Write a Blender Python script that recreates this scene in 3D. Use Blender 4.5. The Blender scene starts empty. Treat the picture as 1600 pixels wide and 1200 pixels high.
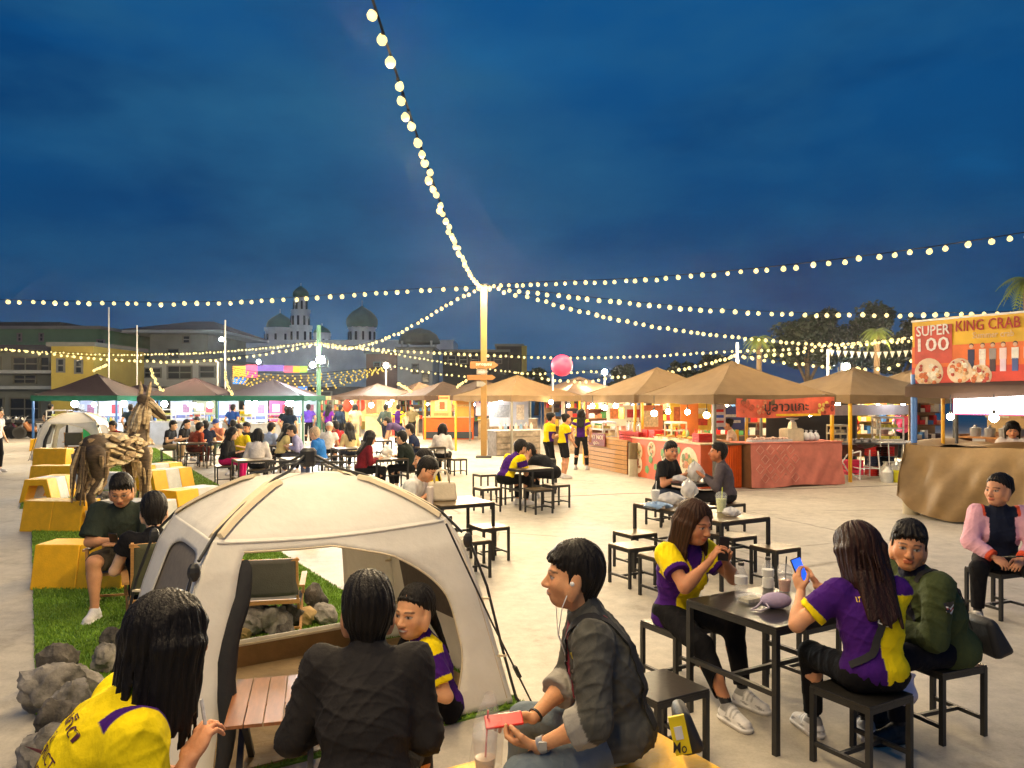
import bpy, math, random
import numpy as np
from mathutils import Vector, Matrix
from mathutils.bvhtree import BVHTree
random.seed(7)
rng = np.random.default_rng(7)
SC = bpy.context.scene
COL = SC.collection
R = math.radians
PI = math.pi
# ---------------------------------------------------------------- camera
F, EYE, HZ = 1202.0, 1.95, 620.0          # focal length in photo pixels, eye height, horizon row
cam = bpy.data.cameras.new('camera')
cam.sensor_fit = 'HORIZONTAL'
cam.sensor_width = 36
cam.lens = 36 * F / 1600
cam.shift_y = (HZ - 600) / 1600
cam.clip_start = .05
cam.clip_end = 2000
camo = bpy.data.objects.new('camera', cam)
COL.objects.link(camo)
camo.location = (0, 0, EYE)
camo.rotation_euler = (R(90), 0, 0)
SC.camera = camo
# ---------------------------------------------------------------- exposure, sampling
SC.view_settings.view_transform = 'Standard'
SC.view_settings.look = 'None'
SC.view_settings.exposure = 0.0
SC.view_settings.gamma = 1
SC.view_settings.use_curve_mapping = False
SC.render.engine = 'CYCLES'
SC.cycles.use_denoising = True
SC.cycles.use_light_tree = True
SC.cycles.sample_clamp_indirect = 3.0
SC.cycles.max_bounces = 6
SC.cycles.transparent_max_bounces = 12
# ---------------------------------------------------------------- sky: dusk, clouds over a deep blue
W = bpy.data.worlds.new('World')
SC.world = W
W.use_nodes = True
nt = W.node_tree
for n in list(nt.nodes):
    nt.nodes.remove(n)
out = nt.nodes.new('ShaderNodeOutputWorld')
bg = nt.nodes.new('ShaderNodeBackground')
bg.inputs[1].default_value = 0.96
tc = nt.nodes.new('ShaderNodeTexCoord')
mp = nt.nodes.new('ShaderNodeMapping')
mp.inputs['Scale'].default_value = (1.0, 1.0, 2.6)
mp.inputs['Location'].default_value = (3.1, 1.4, .9)
n1 = nt.nodes.new('ShaderNodeTexNoise')
n1.inputs['Scale'].default_value = 1.7
n1.inputs['Detail'].default_value = 9
n1.inputs['Roughness'].default_value = .52
n1.inputs['Distortion'].default_value = .25
r1 = nt.nodes.new('ShaderNodeValToRGB')
r1.color_ramp.interpolation = 'EASE'
e = r1.color_ramp.elements
e[0].position, e[0].color = .34, (.0022, .050, .175, 1)
e[1].position, e[1].color = .70, (.0080, .130, .350, 1)
m_ = e.new(.52)
m_.color = (.0040, .078, .240, 1)
sep = nt.nodes.new('ShaderNodeSeparateXYZ')
mr = nt.nodes.new('ShaderNodeMapRange')
mr.inputs[1].default_value, mr.inputs[2].default_value = .0, .55
mr.inputs[3].default_value, mr.inputs[4].default_value = .50, 1.22
mul = nt.nodes.new('ShaderNodeMix')
mul.data_type = 'RGBA'
mul.blend_type = 'MULTIPLY'
mul.inputs[0].default_value = 1
# grey cloud veil
n2 = nt.nodes.new('ShaderNodeTexNoise')
n2.inputs['Scale'].default_value = 2.3
n2.inputs['Detail'].default_value = 10
n2.inputs['Roughness'].default_value = .58
r2 = nt.nodes.new('ShaderNodeValToRGB')
r2.color_ramp.elements[0].position = .44
r2.color_ramp.elements[1].position = .74
mx = nt.nodes.new('ShaderNodeMix')
mx.data_type = 'RGBA'
mx.inputs[7].default_value = (.018, .115, .250, 1)
L = nt.links.new
L(tc.outputs['Generated'], mp.inputs[0])
L(mp.outputs[0], n1.inputs[0])
L(mp.outputs[0], n2.inputs[0])
L(n1.outputs[0], r1.inputs[0])
L(n2.outputs[0], r2.inputs[0])
L(tc.outputs['Generated'], sep.inputs[0])
L(sep.outputs[2], mr.inputs[0])
L(r1.outputs[0], mul.inputs[6])
L(mr.outputs[0], mul.inputs[7])
L(r2.outputs[0], mx.inputs[0])
L(mul.outputs[2], mx.inputs[6])
L(mx.outputs[2], bg.inputs[0])
L(bg.outputs[0], out.inputs[0])
BULB_W = 53.0       # watts of one string bulb
LAMP_E = 130.0        # strength of the stall bulbs
FLOOD_E = 5000.0      # strength of the floodlight lenses

# ---------------------------------------------------------------- helpers
def S(r, g, b):
    f = lambda c: (c / 255 / 12.92) if c / 255 <= .04045 else ((c / 255 + .055) / 1.055) ** 2.4
    return (f(r), f(g), f(b))
def G(px, py, z=0.0):
    """point at height z seen at photo pixel (px, py)"""
    Y = (EYE - z) * F / (py - HZ)
    return Vector(((px - 800) / F * Y, Y, z))
def P(px, py, Y):
    return Vector(((px - 800) / F * Y, Y, EYE - (py - HZ) / F * Y))
MATS = {}
def mat(name, col, rough=.6, metal=0., emit=0., var=.12, vscale=6., bump=0., bscale=40., spec=.5, trans=0., alpha=1., stretch=(1, 1, 1), ecol=None, coat=0.):
    if name in MATS:
        return MATS[name]
    m = bpy.data.materials.new(name)
    m.use_nodes = True
    t = m.node_tree
    b = t.nodes['Principled BSDF']
    b.inputs['Roughness'].default_value = rough
    b.inputs['Metallic'].default_value = metal
    b.inputs['Specular IOR Level'].default_value = spec
    b.inputs['Transmission Weight'].default_value = trans
    b.inputs['Alpha'].default_value = alpha
    b.inputs['Coat Weight'].default_value = coat
    c4 = (*col, 1)
    b.inputs['Base Color'].default_value = c4
    if emit:
        b.inputs['Emission Color'].default_value = (*(ecol or col), 1)
        b.inputs['Emission Strength'].default_value = emit
    if var or bump:
        co = t.nodes.new('ShaderNodeTexCoord')
        mpn = t.nodes.new('ShaderNodeMapping')
        mpn.inputs['Scale'].default_value = stretch
        t.links.new(co.outputs['Object'], mpn.inputs[0])
    if var:
        n = t.nodes.new('ShaderNodeTexNoise')
        n.inputs['Scale'].default_value = vscale
        n.inputs['Detail'].default_value = 6
        n.inputs['Roughness'].default_value = .6
        t.links.new(mpn.outputs[0], n.inputs[0])
        rp = t.nodes.new('ShaderNodeValToRGB')
        rp.color_ramp.elements[0].position = .3
        rp.color_ramp.elements[1].position = .7
        rp.color_ramp.elements[0].color = (*[c * (1 - var * 1.6) for c in col], 1)
        rp.color_ramp.elements[1].color = (*[min(1, c * (1 + var)) for c in col], 1)
        t.links.new(n.outputs[0], rp.inputs[0])
        t.links.new(rp.outputs[0], b.inputs['Base Color'])
    if bump:
        n = t.nodes.new('ShaderNodeTexNoise')
        n.inputs['Scale'].default_value = bscale
        n.inputs['Detail'].default_value = 5
        t.links.new(mpn.outputs[0], n.inputs[0])
        bn = t.nodes.new('ShaderNodeBump')
        bn.inputs['Strength'].default_value = bump
        bn.inputs['Distance'].default_value = .02
        t.links.new(n.outputs[0], bn.inputs['Height'])
        t.links.new(bn.outputs[0], b.inputs['Normal'])
    MATS[name] = m
    return m

def vcmat(name, rough, bump, bscale, stretch=(1, 1, 1), sss=0., spec=.4, sheen=0.):
    """material that takes its base colour from the 'col' attribute (garment patterns, skin)"""
    m = mat(name, (.5, .5, .5), rough, var=0, bump=bump, bscale=bscale, stretch=stretch, spec=spec)
    t = m.node_tree
    b = t.nodes['Principled BSDF']
    a = t.nodes.new('ShaderNodeAttribute')
    a.attribute_name = 'col'
    if sss:
        b.inputs['Subsurface Weight'].default_value = sss
        b.inputs['Subsurface Radius'].default_value = (.012, .005, .003)
        b.inputs['Subsurface Scale'].default_value = 1.
    if sheen:
        b.inputs['Sheen Weight'].default_value = sheen
    n = t.nodes.new('ShaderNodeTexNoise')
    n.inputs['Scale'].default_value = 9
    n.inputs['Detail'].default_value = 6
    co = t.nodes.new('ShaderNodeTexCoord')
    t.links.new(co.outputs['Object'], n.inputs[0])
    mr = t.nodes.new('ShaderNodeMapRange')
    mr.inputs[1].default_value, mr.inputs[2].default_value = .3, .7
    mr.inputs[3].default_value, mr.inputs[4].default_value = .82, 1.12
    t.links.new(n.outputs[0], mr.inputs[0])
    mx = t.nodes.new('ShaderNodeMix')
    mx.data_type = 'RGBA'
    mx.blend_type = 'MULTIPLY'
    mx.inputs[0].default_value = 1
    t.links.new(a.outputs['Color'], mx.inputs[6])
    t.links.new(mr.outputs[0], mx.inputs[7])
    t.links.new(mx.outputs[2], b.inputs['Base Color'])
    return m

class MB:
    def __init__(s):
        s.v, s.f, s.m = [], [], []
    def add(s, vs, fs, mi=0):
        o = len(s.v)
        s.v += [tuple(x) for x in vs]
        s.f += [tuple(o + i for i in f) for f in fs]
        s.m += [mi] * len(fs)
        return s
    def box(s, c, d, rz=0., mi=0, M=None, top=None):
        """box centred at c, size d, turned rz; top = (sx, sy) scale of the upper face"""
        hx, hy, hz = d[0] / 2, d[1] / 2, d[2] / 2
        tx, ty = top or (1, 1)
        vs = [(-hx, -hy, -hz), (hx, -hy, -hz), (hx, hy, -hz), (-hx, hy, -hz), (-hx * tx, -hy * ty, hz), (hx * tx, -hy * ty, hz), (hx * tx, hy * ty, hz), (-hx * tx, hy * ty, hz)]
        M = M or Matrix.Rotation(rz, 3, 'Z')
        c = Vector(c)
        return s.add([M @ Vector(v) + c for v in vs], [(0, 3, 2, 1), (4, 5, 6, 7), (0, 1, 5, 4), (1, 2, 6, 5), (2, 3, 7, 6), (3, 0, 4, 7)], mi)
    def bar(s, p, q, w, h=None, mi=0, up=(0, 0, 1)):
        p, q = Vector(p), Vector(q)
        d = q - p
        l = d.length
        z = d.normalized()
        u = Vector(up)
        if abs(z.dot(u)) > .98:
            u = Vector((0, 1, 0))
        x = u.cross(z).normalized()
        y = z.cross(x)
        M = Matrix((x, y, z)).transposed()
        return s.box((p + q) / 2, (w, h or w, l), M=M, mi=mi)
    def tube(s, pts, r, n=8, mi=0, cap=True):
        pts = [Vector(p) for p in pts]
        rs = r if isinstance(r, (list, tuple)) else [r] * len(pts)
        vs, fs = [], []
        pu = None
        for i, p in enumerate(pts):
            d = (pts[min(i + 1, len(pts) - 1)] - pts[max(i - 1, 0)])
            d = d.normalized() if d.length > 1e-9 else Vector((0, 0, 1))
            if pu is None:
                pu = Vector((0, 0, 1)) if abs(d.z) < .9 else Vector((1, 0, 0))
            x = pu.cross(d)
            x = x.normalized() if x.length > 1e-6 else d.orthogonal().normalized()
            y = d.cross(x)
            pu = y
            for k in range(n):
                a = 2 * PI * k / n
                vs.append(p + (x * math.cos(a) + y * math.sin(a)) * rs[i])
        for i in range(len(pts) - 1):
            for k in range(n):
                k2 = (k + 1) % n
                fs.append((i * n + k, i * n + k2, (i + 1) * n + k2, (i + 1) * n + k))
        if cap:
            fs.append(tuple(range(n - 1, -1, -1)))
            fs.append(tuple((len(pts) - 1) * n + k for k in range(n)))
        return s.add(vs, fs, mi)
    def lathe(s, prof, c=(0, 0, 0), n=16, mi=0, M=None):
        vs, fs = [], []
        c = Vector(c)
        for r, z in prof:
            for k in range(n):
                a = 2 * PI * k / n
                v = Vector((r * math.cos(a), r * math.sin(a), z))
                vs.append((M @ v if M else v) + c)
        for i in range(len(prof) - 1):
            for k in range(n):
                k2 = (k + 1) % n
                fs.append((i * n + k, i * n + k2, (i + 1) * n + k2, (i + 1) * n + k))
        if prof[0][0] > 1e-6:
            fs.append(tuple(range(n - 1, -1, -1)))
        if prof[-1][0] > 1e-6:
            fs.append(tuple((len(prof) - 1) * n + k for k in range(n)))
        return s.add(vs, fs, mi)
    def sph(s, c, r, n=10, m=7, mi=0, sc=(1, 1, 1)):
        prof = [(max(1e-5, math.sin(PI * i / m)) , -math.cos(PI * i / m)) for i in range(m + 1)]
        M = Matrix.Diagonal(Vector([r * q for q in sc]))
        return s.lathe(prof, c, n, mi, M)
    def grid(s, fn, nu, nv, mi=0):
        vs = [fn(i / nu, j / nv) for j in range(nv + 1) for i in range(nu + 1)]
        w = nu + 1
        return s.add(vs, [(j * w + i, j * w + i + 1, (j + 1) * w + i + 1, (j + 1) * w + i) for j in range(nv) for i in range(nu)], mi)
    def build(s, name, mats, parent=None, smooth=None, loc=None, rz=None):
        me = bpy.data.meshes.new(name)
        me.from_pydata(s.v, [], s.f)
        for m in (mats if isinstance(mats, (list, tuple)) else [mats]):
            me.materials.append(m)
        me.polygons.foreach_set('material_index', s.m)
        if smooth is not None:
            me.shade_smooth()
            me.set_sharp_from_angle(angle=R(smooth))
        me.update()
        return link(name, me, parent, loc, rz)
def link(name, me, parent=None, loc=None, rz=None):
    o = bpy.data.objects.new(name, me)
    COL.objects.link(o)
    if parent:
        o.parent = parent
    if loc is not None:
        o.location = loc
    if rz is not None:
        o.rotation_euler = (0, 0, rz)
    return o
def tag(o, label, cat, group=None):
    o['label'] = label
    o['category'] = cat
    if group:
        o['group'] = group
    return o
def thing(name, label, cat, loc=(0, 0, 0), rz=0., group=None):
    o = bpy.data.objects.new(name, None)
    o.empty_display_size = .1
    COL.objects.link(o)
    o.location = loc
    o.rotation_euler = (0, 0, rz)
    return tag(o, label, cat, group)
KIDS = {}
def dup(root, loc, rz=None, label=None, group=None, sc=None):
    def cp(o, par):
        c = o.copy()
        COL.objects.link(c)
        if par:
            c.parent = par
        for ch in list(o.children):
            cp(ch, c)
        return c
    r = cp(root, None)
    r.location = loc
    if rz is not None:
        r.rotation_euler = (0, 0, rz)
    if sc:
        r.scale = (sc, sc, sc)
    if label:
        r['label'] = label
    if group:
        r['group'] = group
    return r
def kind(o, k):
    o['kind'] = k
    return o
# text meshes, made once while the scene is still small
def text_mesh(body, ext=.004):
    c = bpy.data.curves.new('lettering', 'FONT')
    c.body = body
    c.align_x = 'CENTER'
    c.align_y = 'CENTER'
    c.size = 1
    c.resolution_u = 2
    c.offset = .007
    c.extrude = ext
    o = bpy.data.objects.new('lettering', c)
    COL.objects.link(o)
    bpy.context.view_layer.update()
    me = bpy.data.meshes.new_from_object(o.evaluated_get(bpy.context.evaluated_depsgraph_get()))
    bpy.data.objects.remove(o)
    bpy.data.curves.remove(c)
    co = np.empty(len(me.vertices) * 3)
    me.vertices.foreach_get('co', co)
    co = co.reshape(-1, 3)
    co[:, 0] -= (co[:, 0].min() + co[:, 0].max()) / 2
    co[:, 1] -= (co[:, 1].min() + co[:, 1].max()) / 2
    co[:, 0] /= max(1e-6, np.ptp(co[:, 0]))
    co[:, 1] /= max(1e-6, np.ptp(co[:, 1]))
    me.vertices.foreach_set('co', co.ravel())
    return me
TX = {k: text_mesh(k, e_) for k, e_ in (('SUPER', .02), ('100', .02), ('KING CRAB', .02), ('Summer crab', .02), ('ปูลาวแกะ', .02), ('ภูเก็ต', 0), ('กีฬา', 0), ('DISTRICT', 0), ('DEVELOPMENT CENTER', 0), ('เทศบาล', 0), ('ตลาดชุมชน', .02), ('ทางเข้า', .02), ('Mo', 0), ('JAY NOI', .02), ('ปูม้า', .02))}
def put_text(key, w, h, mats, parent, M, d=.004, name='lettering'):
    """text as a thin raised plate w wide and h tall; M is a 4x4 in parent space: x right, y up, z out"""
    me = TX[key].copy()
    for m in (mats if isinstance(mats, (list, tuple)) else [mats]):
        me.materials.append(m)
    o = link(name, me, parent)
    o.matrix_local = M @ Matrix.Diagonal(Vector((w, h, d / .02, 1)))
    return o
def frame(o, x, y):
    """4x4 with origin o, axes x and y (z = x cross y)"""
    x, y = Vector(x).normalized(), Vector(y).normalized()
    z = x.cross(y)
    M = Matrix((x, y, z)).transposed().to_4x4()
    M.translation = Vector(o)
    return M
# ================================================================ people: signed distance fields meshed by surface nets
f32 = np.float32
class Field:
    def __init__(s, xs, ys, zs):
        s.ax = [np.asarray(a, f32) for a in (xs, ys, zs)]
        s.F = np.full([len(a) for a in s.ax], .25, f32)
    def win(s, lo, hi):
        sl = []
        for a, l, h in zip(s.ax, lo, hi):
            i0, i1 = np.searchsorted(a, l), np.searchsorted(a, h)
            sl.append(slice(max(0, i0 - 1), min(len(a), i1 + 1)))
        sl = tuple(sl)
        x, y, z = (a[q] for a, q in zip(s.ax, sl))
        return sl, x[:, None, None], y[None, :, None], z[None, None, :]
    def _mix(s, sl, d, k, mode):
        a = s.F[sl]
        if mode == 'sub':
            d, a = -d, a
            h = np.clip(k - np.abs(a - d), 0, None) / k
            s.F[sl] = np.maximum(a, d) + h * h * k * .25
        else:
            h = np.clip(k - np.abs(a - d), 0, None) / k
            s.F[sl] = np.minimum(a, d) - h * h * k * .25
    def cone(s, a, b, r1, r2, k=.02, cuts=(), mode='add'):
        a, b = np.array(a, float), np.array(b, float)
        m = max(r1, r2) + k + .03
        sl, x, y, z = s.win(np.minimum(a, b) - m, np.maximum(a, b) + m)
        d = b - a
        dd = float(d @ d) + 1e-9
        t = np.clip(((x - a[0]) * d[0] + (y - a[1]) * d[1] + (z - a[2]) * d[2]) / dd, 0, 1)
        q = np.sqrt((x - a[0] - t * d[0]) ** 2 + (y - a[1] - t * d[1]) ** 2 + (z - a[2] - t * d[2]) ** 2) - (r1 + (r2 - r1) * t)
        for p, n in cuts:
            q = np.maximum(q, (x - p[0]) * n[0] + (y - p[1]) * n[1] + (z - p[2]) * n[2])
        s._mix(sl, q.astype(f32), k, mode)
    def ell(s, c, r, A=None, k=.03, mode='add', cuts=()):
        c, r = np.array(c, float), np.array(r, float)
        A = np.eye(3) if A is None else A        # columns: axes
        e_ = np.sqrt(((A * r) ** 2).sum(1)) + k + .02
        sl, x, y, z = s.win(c - e_, c + e_)
        x, y, z = x - c[0], y - c[1], z - c[2]
        q = [(x * A[0, i] + y * A[1, i] + z * A[2, i]) / r[i] for i in range(3)]
        k0 = np.sqrt(q[0] ** 2 + q[1] ** 2 + q[2] ** 2) + 1e-6
        k1 = np.sqrt((q[0] / r[0]) ** 2 + (q[1] / r[1]) ** 2 + (q[2] / r[2]) ** 2) + 1e-6
        d = k0 * (k0 - 1) / k1
        for p, n in cuts:
            d = np.maximum(d, (x + c[0] - p[0]) * n[0] + (y + c[1] - p[1]) * n[1] + (z + c[2] - p[2]) * n[2])
        s._mix(sl, d.astype(f32), k, mode)
    def mesh(s):
        D = s.F
        I = D < 0
        n = np.array(D.shape) - 1
        cnt = np.zeros(n, np.int8)
        for o in np.ndindex(2, 2, 2):
            cnt += I[o[0]:o[0] + n[0], o[1]:o[1] + n[1], o[2]:o[2] + n[2]]
        act = np.argwhere((cnt > 0) & (cnt < 8))
        idx = np.full(n, -1, np.int32)
        idx[tuple(act.T)] = np.arange(len(act))
        i, j, k = act.T
        val = {o: D[i + o[0], j + o[1], k + o[2]] for o in np.ndindex(2, 2, 2)}
        c0 = np.stack([s.ax[q][act[:, q]] for q in range(3)], 1)
        c1 = np.stack([s.ax[q][act[:, q] + 1] for q in range(3)], 1)
        acc = np.zeros((len(act), 3))
        w = np.zeros(len(act))
        for ax in range(3):
            for o in np.ndindex(2, 2, 2):
                if o[ax]:
                    continue
                o2 = list(o)
                o2[ax] = 1
                a, b = val[o], val[tuple(o2)]
                cr = (a < 0) != (b < 0)
                t = np.where(cr, a / np.where(cr, a - b, 1), 0)
                p = np.stack([(c0[:, q] + t * (c1[:, q] - c0[:, q])) if q == ax else (c1[:, q] if o[q] else c0[:, q]) for q in range(3)], 1)
                acc += p * cr[:, None]
                w += cr
        V = acc / w[:, None]
        quads = []
        for ax in range(3):
            sa = [slice(None)] * 3
            sb = [slice(None)] * 3
            sa[ax], sb[ax] = slice(0, -1), slice(1, None)
            b1, b2 = (ax + 1) % 3, (ax + 2) % 3
            A, B = I[tuple(sa)], I[tuple(sb)]
            e_ = np.argwhere(A != B)
            ok = (e_[:, b1] > 0) & (e_[:, b2] > 0) & (e_[:, b1] < n[b1]) & (e_[:, b2] < n[b2])
            e_ = e_[ok]
            fl = A[tuple(e_.T)]
            def at(d1, d2):
                q = e_.copy()
                q[:, b1] += d1
                q[:, b2] += d2
                return idx[tuple(q.T)]
            q = np.stack([at(-1, -1), at(0, -1), at(0, 0), at(-1, 0)], 1)
            q[~fl] = q[~fl][:, ::-1]
            quads.append(q)
        Q = np.concatenate(quads)
        return V, Q[(Q >= 0).all(1)]
def axis(lo, hi, c, fine=(), f=.004):
    out_, x = [], lo
    while x < hi:
        out_.append(x)
        x += f if any(a <= x < b for a, b in fine) else c
    return out_ + [hi]
def np_mesh(name, V, Q, m, parent=None, col=None, smooth=True):
    me = bpy.data.meshes.new(name)
    me.vertices.add(len(V))
    me.vertices.foreach_set('co', np.asarray(V, f32).ravel())
    k = Q.shape[1]
    me.loops.add(Q.size)
    me.loops.foreach_set('vertex_index', Q.ravel().astype(np.int32))
    me.polygons.add(len(Q))
    me.polygons.foreach_set('loop_start', np.arange(0, Q.size, k, dtype=np.int32))
    me.polygons.foreach_set('use_smooth', np.full(len(Q), smooth))
    me.update(calc_edges=True)
    if col is not None:
        a = me.attributes.new('col', 'FLOAT_COLOR', 'POINT')
        a.data.foreach_set('color', np.concatenate([col, np.ones((len(col), 1))], 1).astype(f32).ravel())
    me.materials.append(m)
    return link(name, me, parent)
def rot(ax, d):
    return np.array(Matrix.Rotation(R(d), 3, ax))
def unit(v):
    v = np.array(v, float)
    return v / (np.linalg.norm(v) + 1e-9)
def ik(a, tgt, l1, l2, pole):
    a, tgt = np.array(a, float), np.array(tgt, float)
    d = tgt - a
    Ln = min(max(np.linalg.norm(d), .08), (l1 + l2) * .995)
    d = unit(d)
    x = (l1 * l1 - l2 * l2 + Ln * Ln) / (2 * Ln)
    h = math.sqrt(max(l1 * l1 - x * x, 0))
    p = np.array(pole, float)
    p = unit(p - (p @ d) * d)
    return a + d * x + p * h, a + d * Ln
M_SKIN = vcmat('skin', .6, .12, 70, sss=.15, spec=.3)
M_CLOTH = vcmat('cloth', .85, .75, 17, stretch=(1, 1, .6), spec=.12)
M_HAIR = vcmat('hair', .48, .45, 70, stretch=(2.2, 2.2, .25), spec=.2)
M_SHOE = vcmat('shoe', .6, .2, 60)
SKIN1, SKIN2, SKIN3 = S(212, 156, 118), S(176, 118, 84), S(230, 186, 150)
BLK, DARK = (.010, .010, .012), (.008, .008, .010)
HAIR = (.010, .008, .007)
YEL, PUR = S(236, 210, 20), S(66, 26, 110)
WHITE_C = (.72, .70, .68)

def folds(V, amp, seed=0.):
    x, y, z = V.T
    w = .9 * np.sin(x * 11 + seed) + .9 * np.sin(y * 13 + 2 * seed) + .8 * np.sin(z * 9 + x * 5)
    a = 1 - np.abs(np.sin(z * 24 + x * 15 - y * 9 + w * 1.3 + seed))
    b = 1 - np.abs(np.sin(z * 13 - x * 27 + y * 22 + w * 1.6))
    c = 1 - np.abs(np.sin(z * 41 + x * 9 + y * 17 + w * 2.1 + 1.7))
    return amp * (a ** 3 * .9 + b ** 3 * .8 + c ** 3 * .45 - .45)
def person(label, loc, face, seat=None, ht=1.64, build=1., lean=6., side=0., hunch=10., twist=0., yaw=0., pitch=8., roll=0., hs=1.08,
           hr=None, hl=None, fr=None, fl=None, er=(.5, -.6, -.7), el=(-.5, -.6, -.7), wc=False, skin=SKIN1, hair='short', hcol=HAIR,
           female=False, shirt=(.3, .3, .3), sleeve=.55, long_sleeve=False, pants=DARK, shorts=False, shoes=WHITE_C, res='far', infl=.012, hem=0.,
           pfun=None, collar=True, hand_r=None, hand_l=None, kneep=None, zoff=0., smile=False, group=None, extra=None, legs=True, glasses=False, loose=.0, neck=.060):
    s = ht / 1.68
    T0 = thing('person', label, 'person', (loc[0], loc[1], 0), R(face), group)
    Rw = np.array(Matrix.Rotation(R(-face), 3, 'Z'))
    base = np.array([loc[0], loc[1], 0.])
    def tl(p, dflt):
        if p is None:
            return np.array(dflt, float)
        return Rw @ (np.array(p, float) - base) if wc else np.array(p, float)
    sit = seat is not None
    hz = (seat + .095) if sit else .895 * s + zoff
    H = np.array([0, 0, hz])
    T = rot('Z', twist) @ rot('X', -lean) @ rot('Y', side)
    T2 = rot('Z', twist) @ rot('X', -lean - hunch) @ rot('Y', side)
    mid = H + T @ [0, 0, .21 * s]
    C = mid + T2 @ [0, -.015, .225 * s]            # between the shoulders
    sw = (.158 if female else .178) * s * (.4 + .6 * build)
    SR, SL = C + T2 @ [sw, 0, 0], C + T2 @ [-sw, 0, 0]
    N = C + T2 @ [0, -.008, .045 * s]
    Hd = rot('Z', yaw) @ rot('X', -pitch) @ rot('Y', roll)
    hs = hs * s ** .5
    Hc = N + T2 @ [0, .014, neck * s] + Hd @ [0, .018, .098 * hs]
    hp = lambda x, y, z: Hc + Hd @ (np.array([x, y, z]) * hs)
    la, lf = .285 * s, .245 * s
    WR = tl(hr, (.13, .30, hz + .20) if sit else (.24, .08, hz - .02))
    WL = tl(hl, (-.13, .30, hz + .20) if sit else (-.24, .08, hz - .02))
    ER, WR = ik(SR, WR, la, lf, er)
    EL, WL = ik(SL, WL, la, lf, el)
    hj = .088 * s * (.6 + .4 * build)
    JR, JL = H + [hj, 0, 0], H + [-hj, 0, 0]
    lt, ls = .415 * s, .40 * s
    AR = tl(fr, (.10, .40, .085) if sit else (.10, .0, .085))
    AL = tl(fl, (-.10, .38, .085) if sit else (-.10, .02, .085))
    kp = kneep or ((0, .4, 1) if sit else (0, 1, .1))
    KR, AR = ik(JR, AR, lt, ls, np.array(kp) + [.12, 0, 0])
    KL, AL = ik(JL, AL, lt, ls, np.array(kp) - [.12, 0, 0])
    c_, hf, df = {'far': (.019, .014, None), 'mid': (.011, .0065, None), 'near': (.0075, .0048, .0046)}[res]
    near = res == 'near'
    pts = np.array([H - [0, 0, .12], C, Hc + [0, 0, .14], Hc - [0, 0, .1], SR, SL, ER, EL, WR, WL, KR, KL, AR, AL] if legs else [H - [0, 0, .12], C, Hc + [0, 0, .14], SR, SL, ER, EL, WR, WL])
    lo, hi = pts.min(0) - .2, pts.max(0) + .2
    rngs = [[(Hc[q] - .13 * hs, Hc[q] + .13 * hs)] for q in range(3)]
    if near:
        for w_, e2 in ((WR, ER), (WL, EL)):
            hc = w_ + unit(w_ - e2) * .08
            for q in range(3):
                rngs[q].append((hc[q] - .1, hc[q] + .1))
    axs = [axis(lo[q], hi[q], c_, rngs[q], hf) for q in range(3)]
    # ------------------------------------------------------------- body
    B = Field(*axs)
    bw = build
    B.ell(H + T @ [0, -.01, .02], (.15 * bw * s, .105 * bw * s, .10 * s), T, .04)
    B.ell(mid, (.135 * bw * s, .095 * bw * s, .16 * s), T, .05)
    B.ell(C + T2 @ [0, .0, -.11 * s], (.15 * bw * s, .10 * bw * s, .15 * s), T2, .05)
    B.cone(SR + T2 @ [-.02, 0, -.03], SL + T2 @ [.02, 0, -.03], .052 * s, .052 * s, .05)
    B.cone(N - T2 @ [0, 0, .03], hp(0, -.018, -.055), (.048 if female else .055) * s, (.044 if female else .052) * min(hs, 1.1), .03)
    for Sx, Ex, Wx in ((SR, ER, WR), (SL, EL, WL)):
        B.cone(Sx, Ex, .046 * s * bw, .036 * s * bw, .03)
        B.cone(Ex, Wx, .037 * s * bw, .024 * s, .02)
        B.ell(Ex + (Wx - Ex) * .25, (.034 * s * bw, .034 * s * bw, .07), np.stack([unit(np.cross(Wx - Ex, [0, .3, 1])), unit(np.cross(Wx - Ex, np.cross(Wx - Ex, [0, .3, 1]))), unit(Wx - Ex)], 1), .03)
    if legs:
        for J, K, A in ((JR, KR, AR), (JL, KL, AL)):
            B.cone(J, K, .074 * s * bw, .05 * s * bw, .03)
            B.cone(K, A, .05 * s * bw, .033 * s, .02)
            cf = K + (A - K) * .3 - unit(np.cross(A - K, [1, 0, 0])) * -.012
            B.cone(cf, K + (A - K) * .55, .05 * s * bw, .036 * s, .03)
            fd = unit([(K - J)[0], (K - J)[1] + (.001 if sit else 1), 0])
            B.cone(A - fd * .03 - [0, 0, .035], A + fd * .11 - [0, 0, .055], .03, .024, .02)
    # hands
    def hand(Wx, Ex, o, sgn):
        o = o or {}
        d = unit(o['d']) if 'd' in o else unit(Wx - Ex)
        n_ = np.array(o.get('n', (0, 0, -1)), float)
        n_ = unit(n_ - (n_ @ d) * d)                       # palm normal
        sd = np.cross(d, n_) * sgn                         # towards the thumb
        cu = o.get('curl', 38.)
        h_ = s * (.96 if female else 1.04)
        pc = Wx + d * .052 * h_
        if not near:
            B.ell(pc + d * .03, (.038 * h_, .02 * h_, .085 * h_), np.stack([sd, n_, d], 1), .015)
            if res == 'mid':
                B.cone(Wx + d * .02 + sd * .02, Wx + d * .075 + sd * .052 + n_ * .015, .012, .010, .012)
            return
        B.ell(pc, (.039 * h_, .0155 * h_, .058 * h_), np.stack([sd, n_, d], 1), .014)
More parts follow.
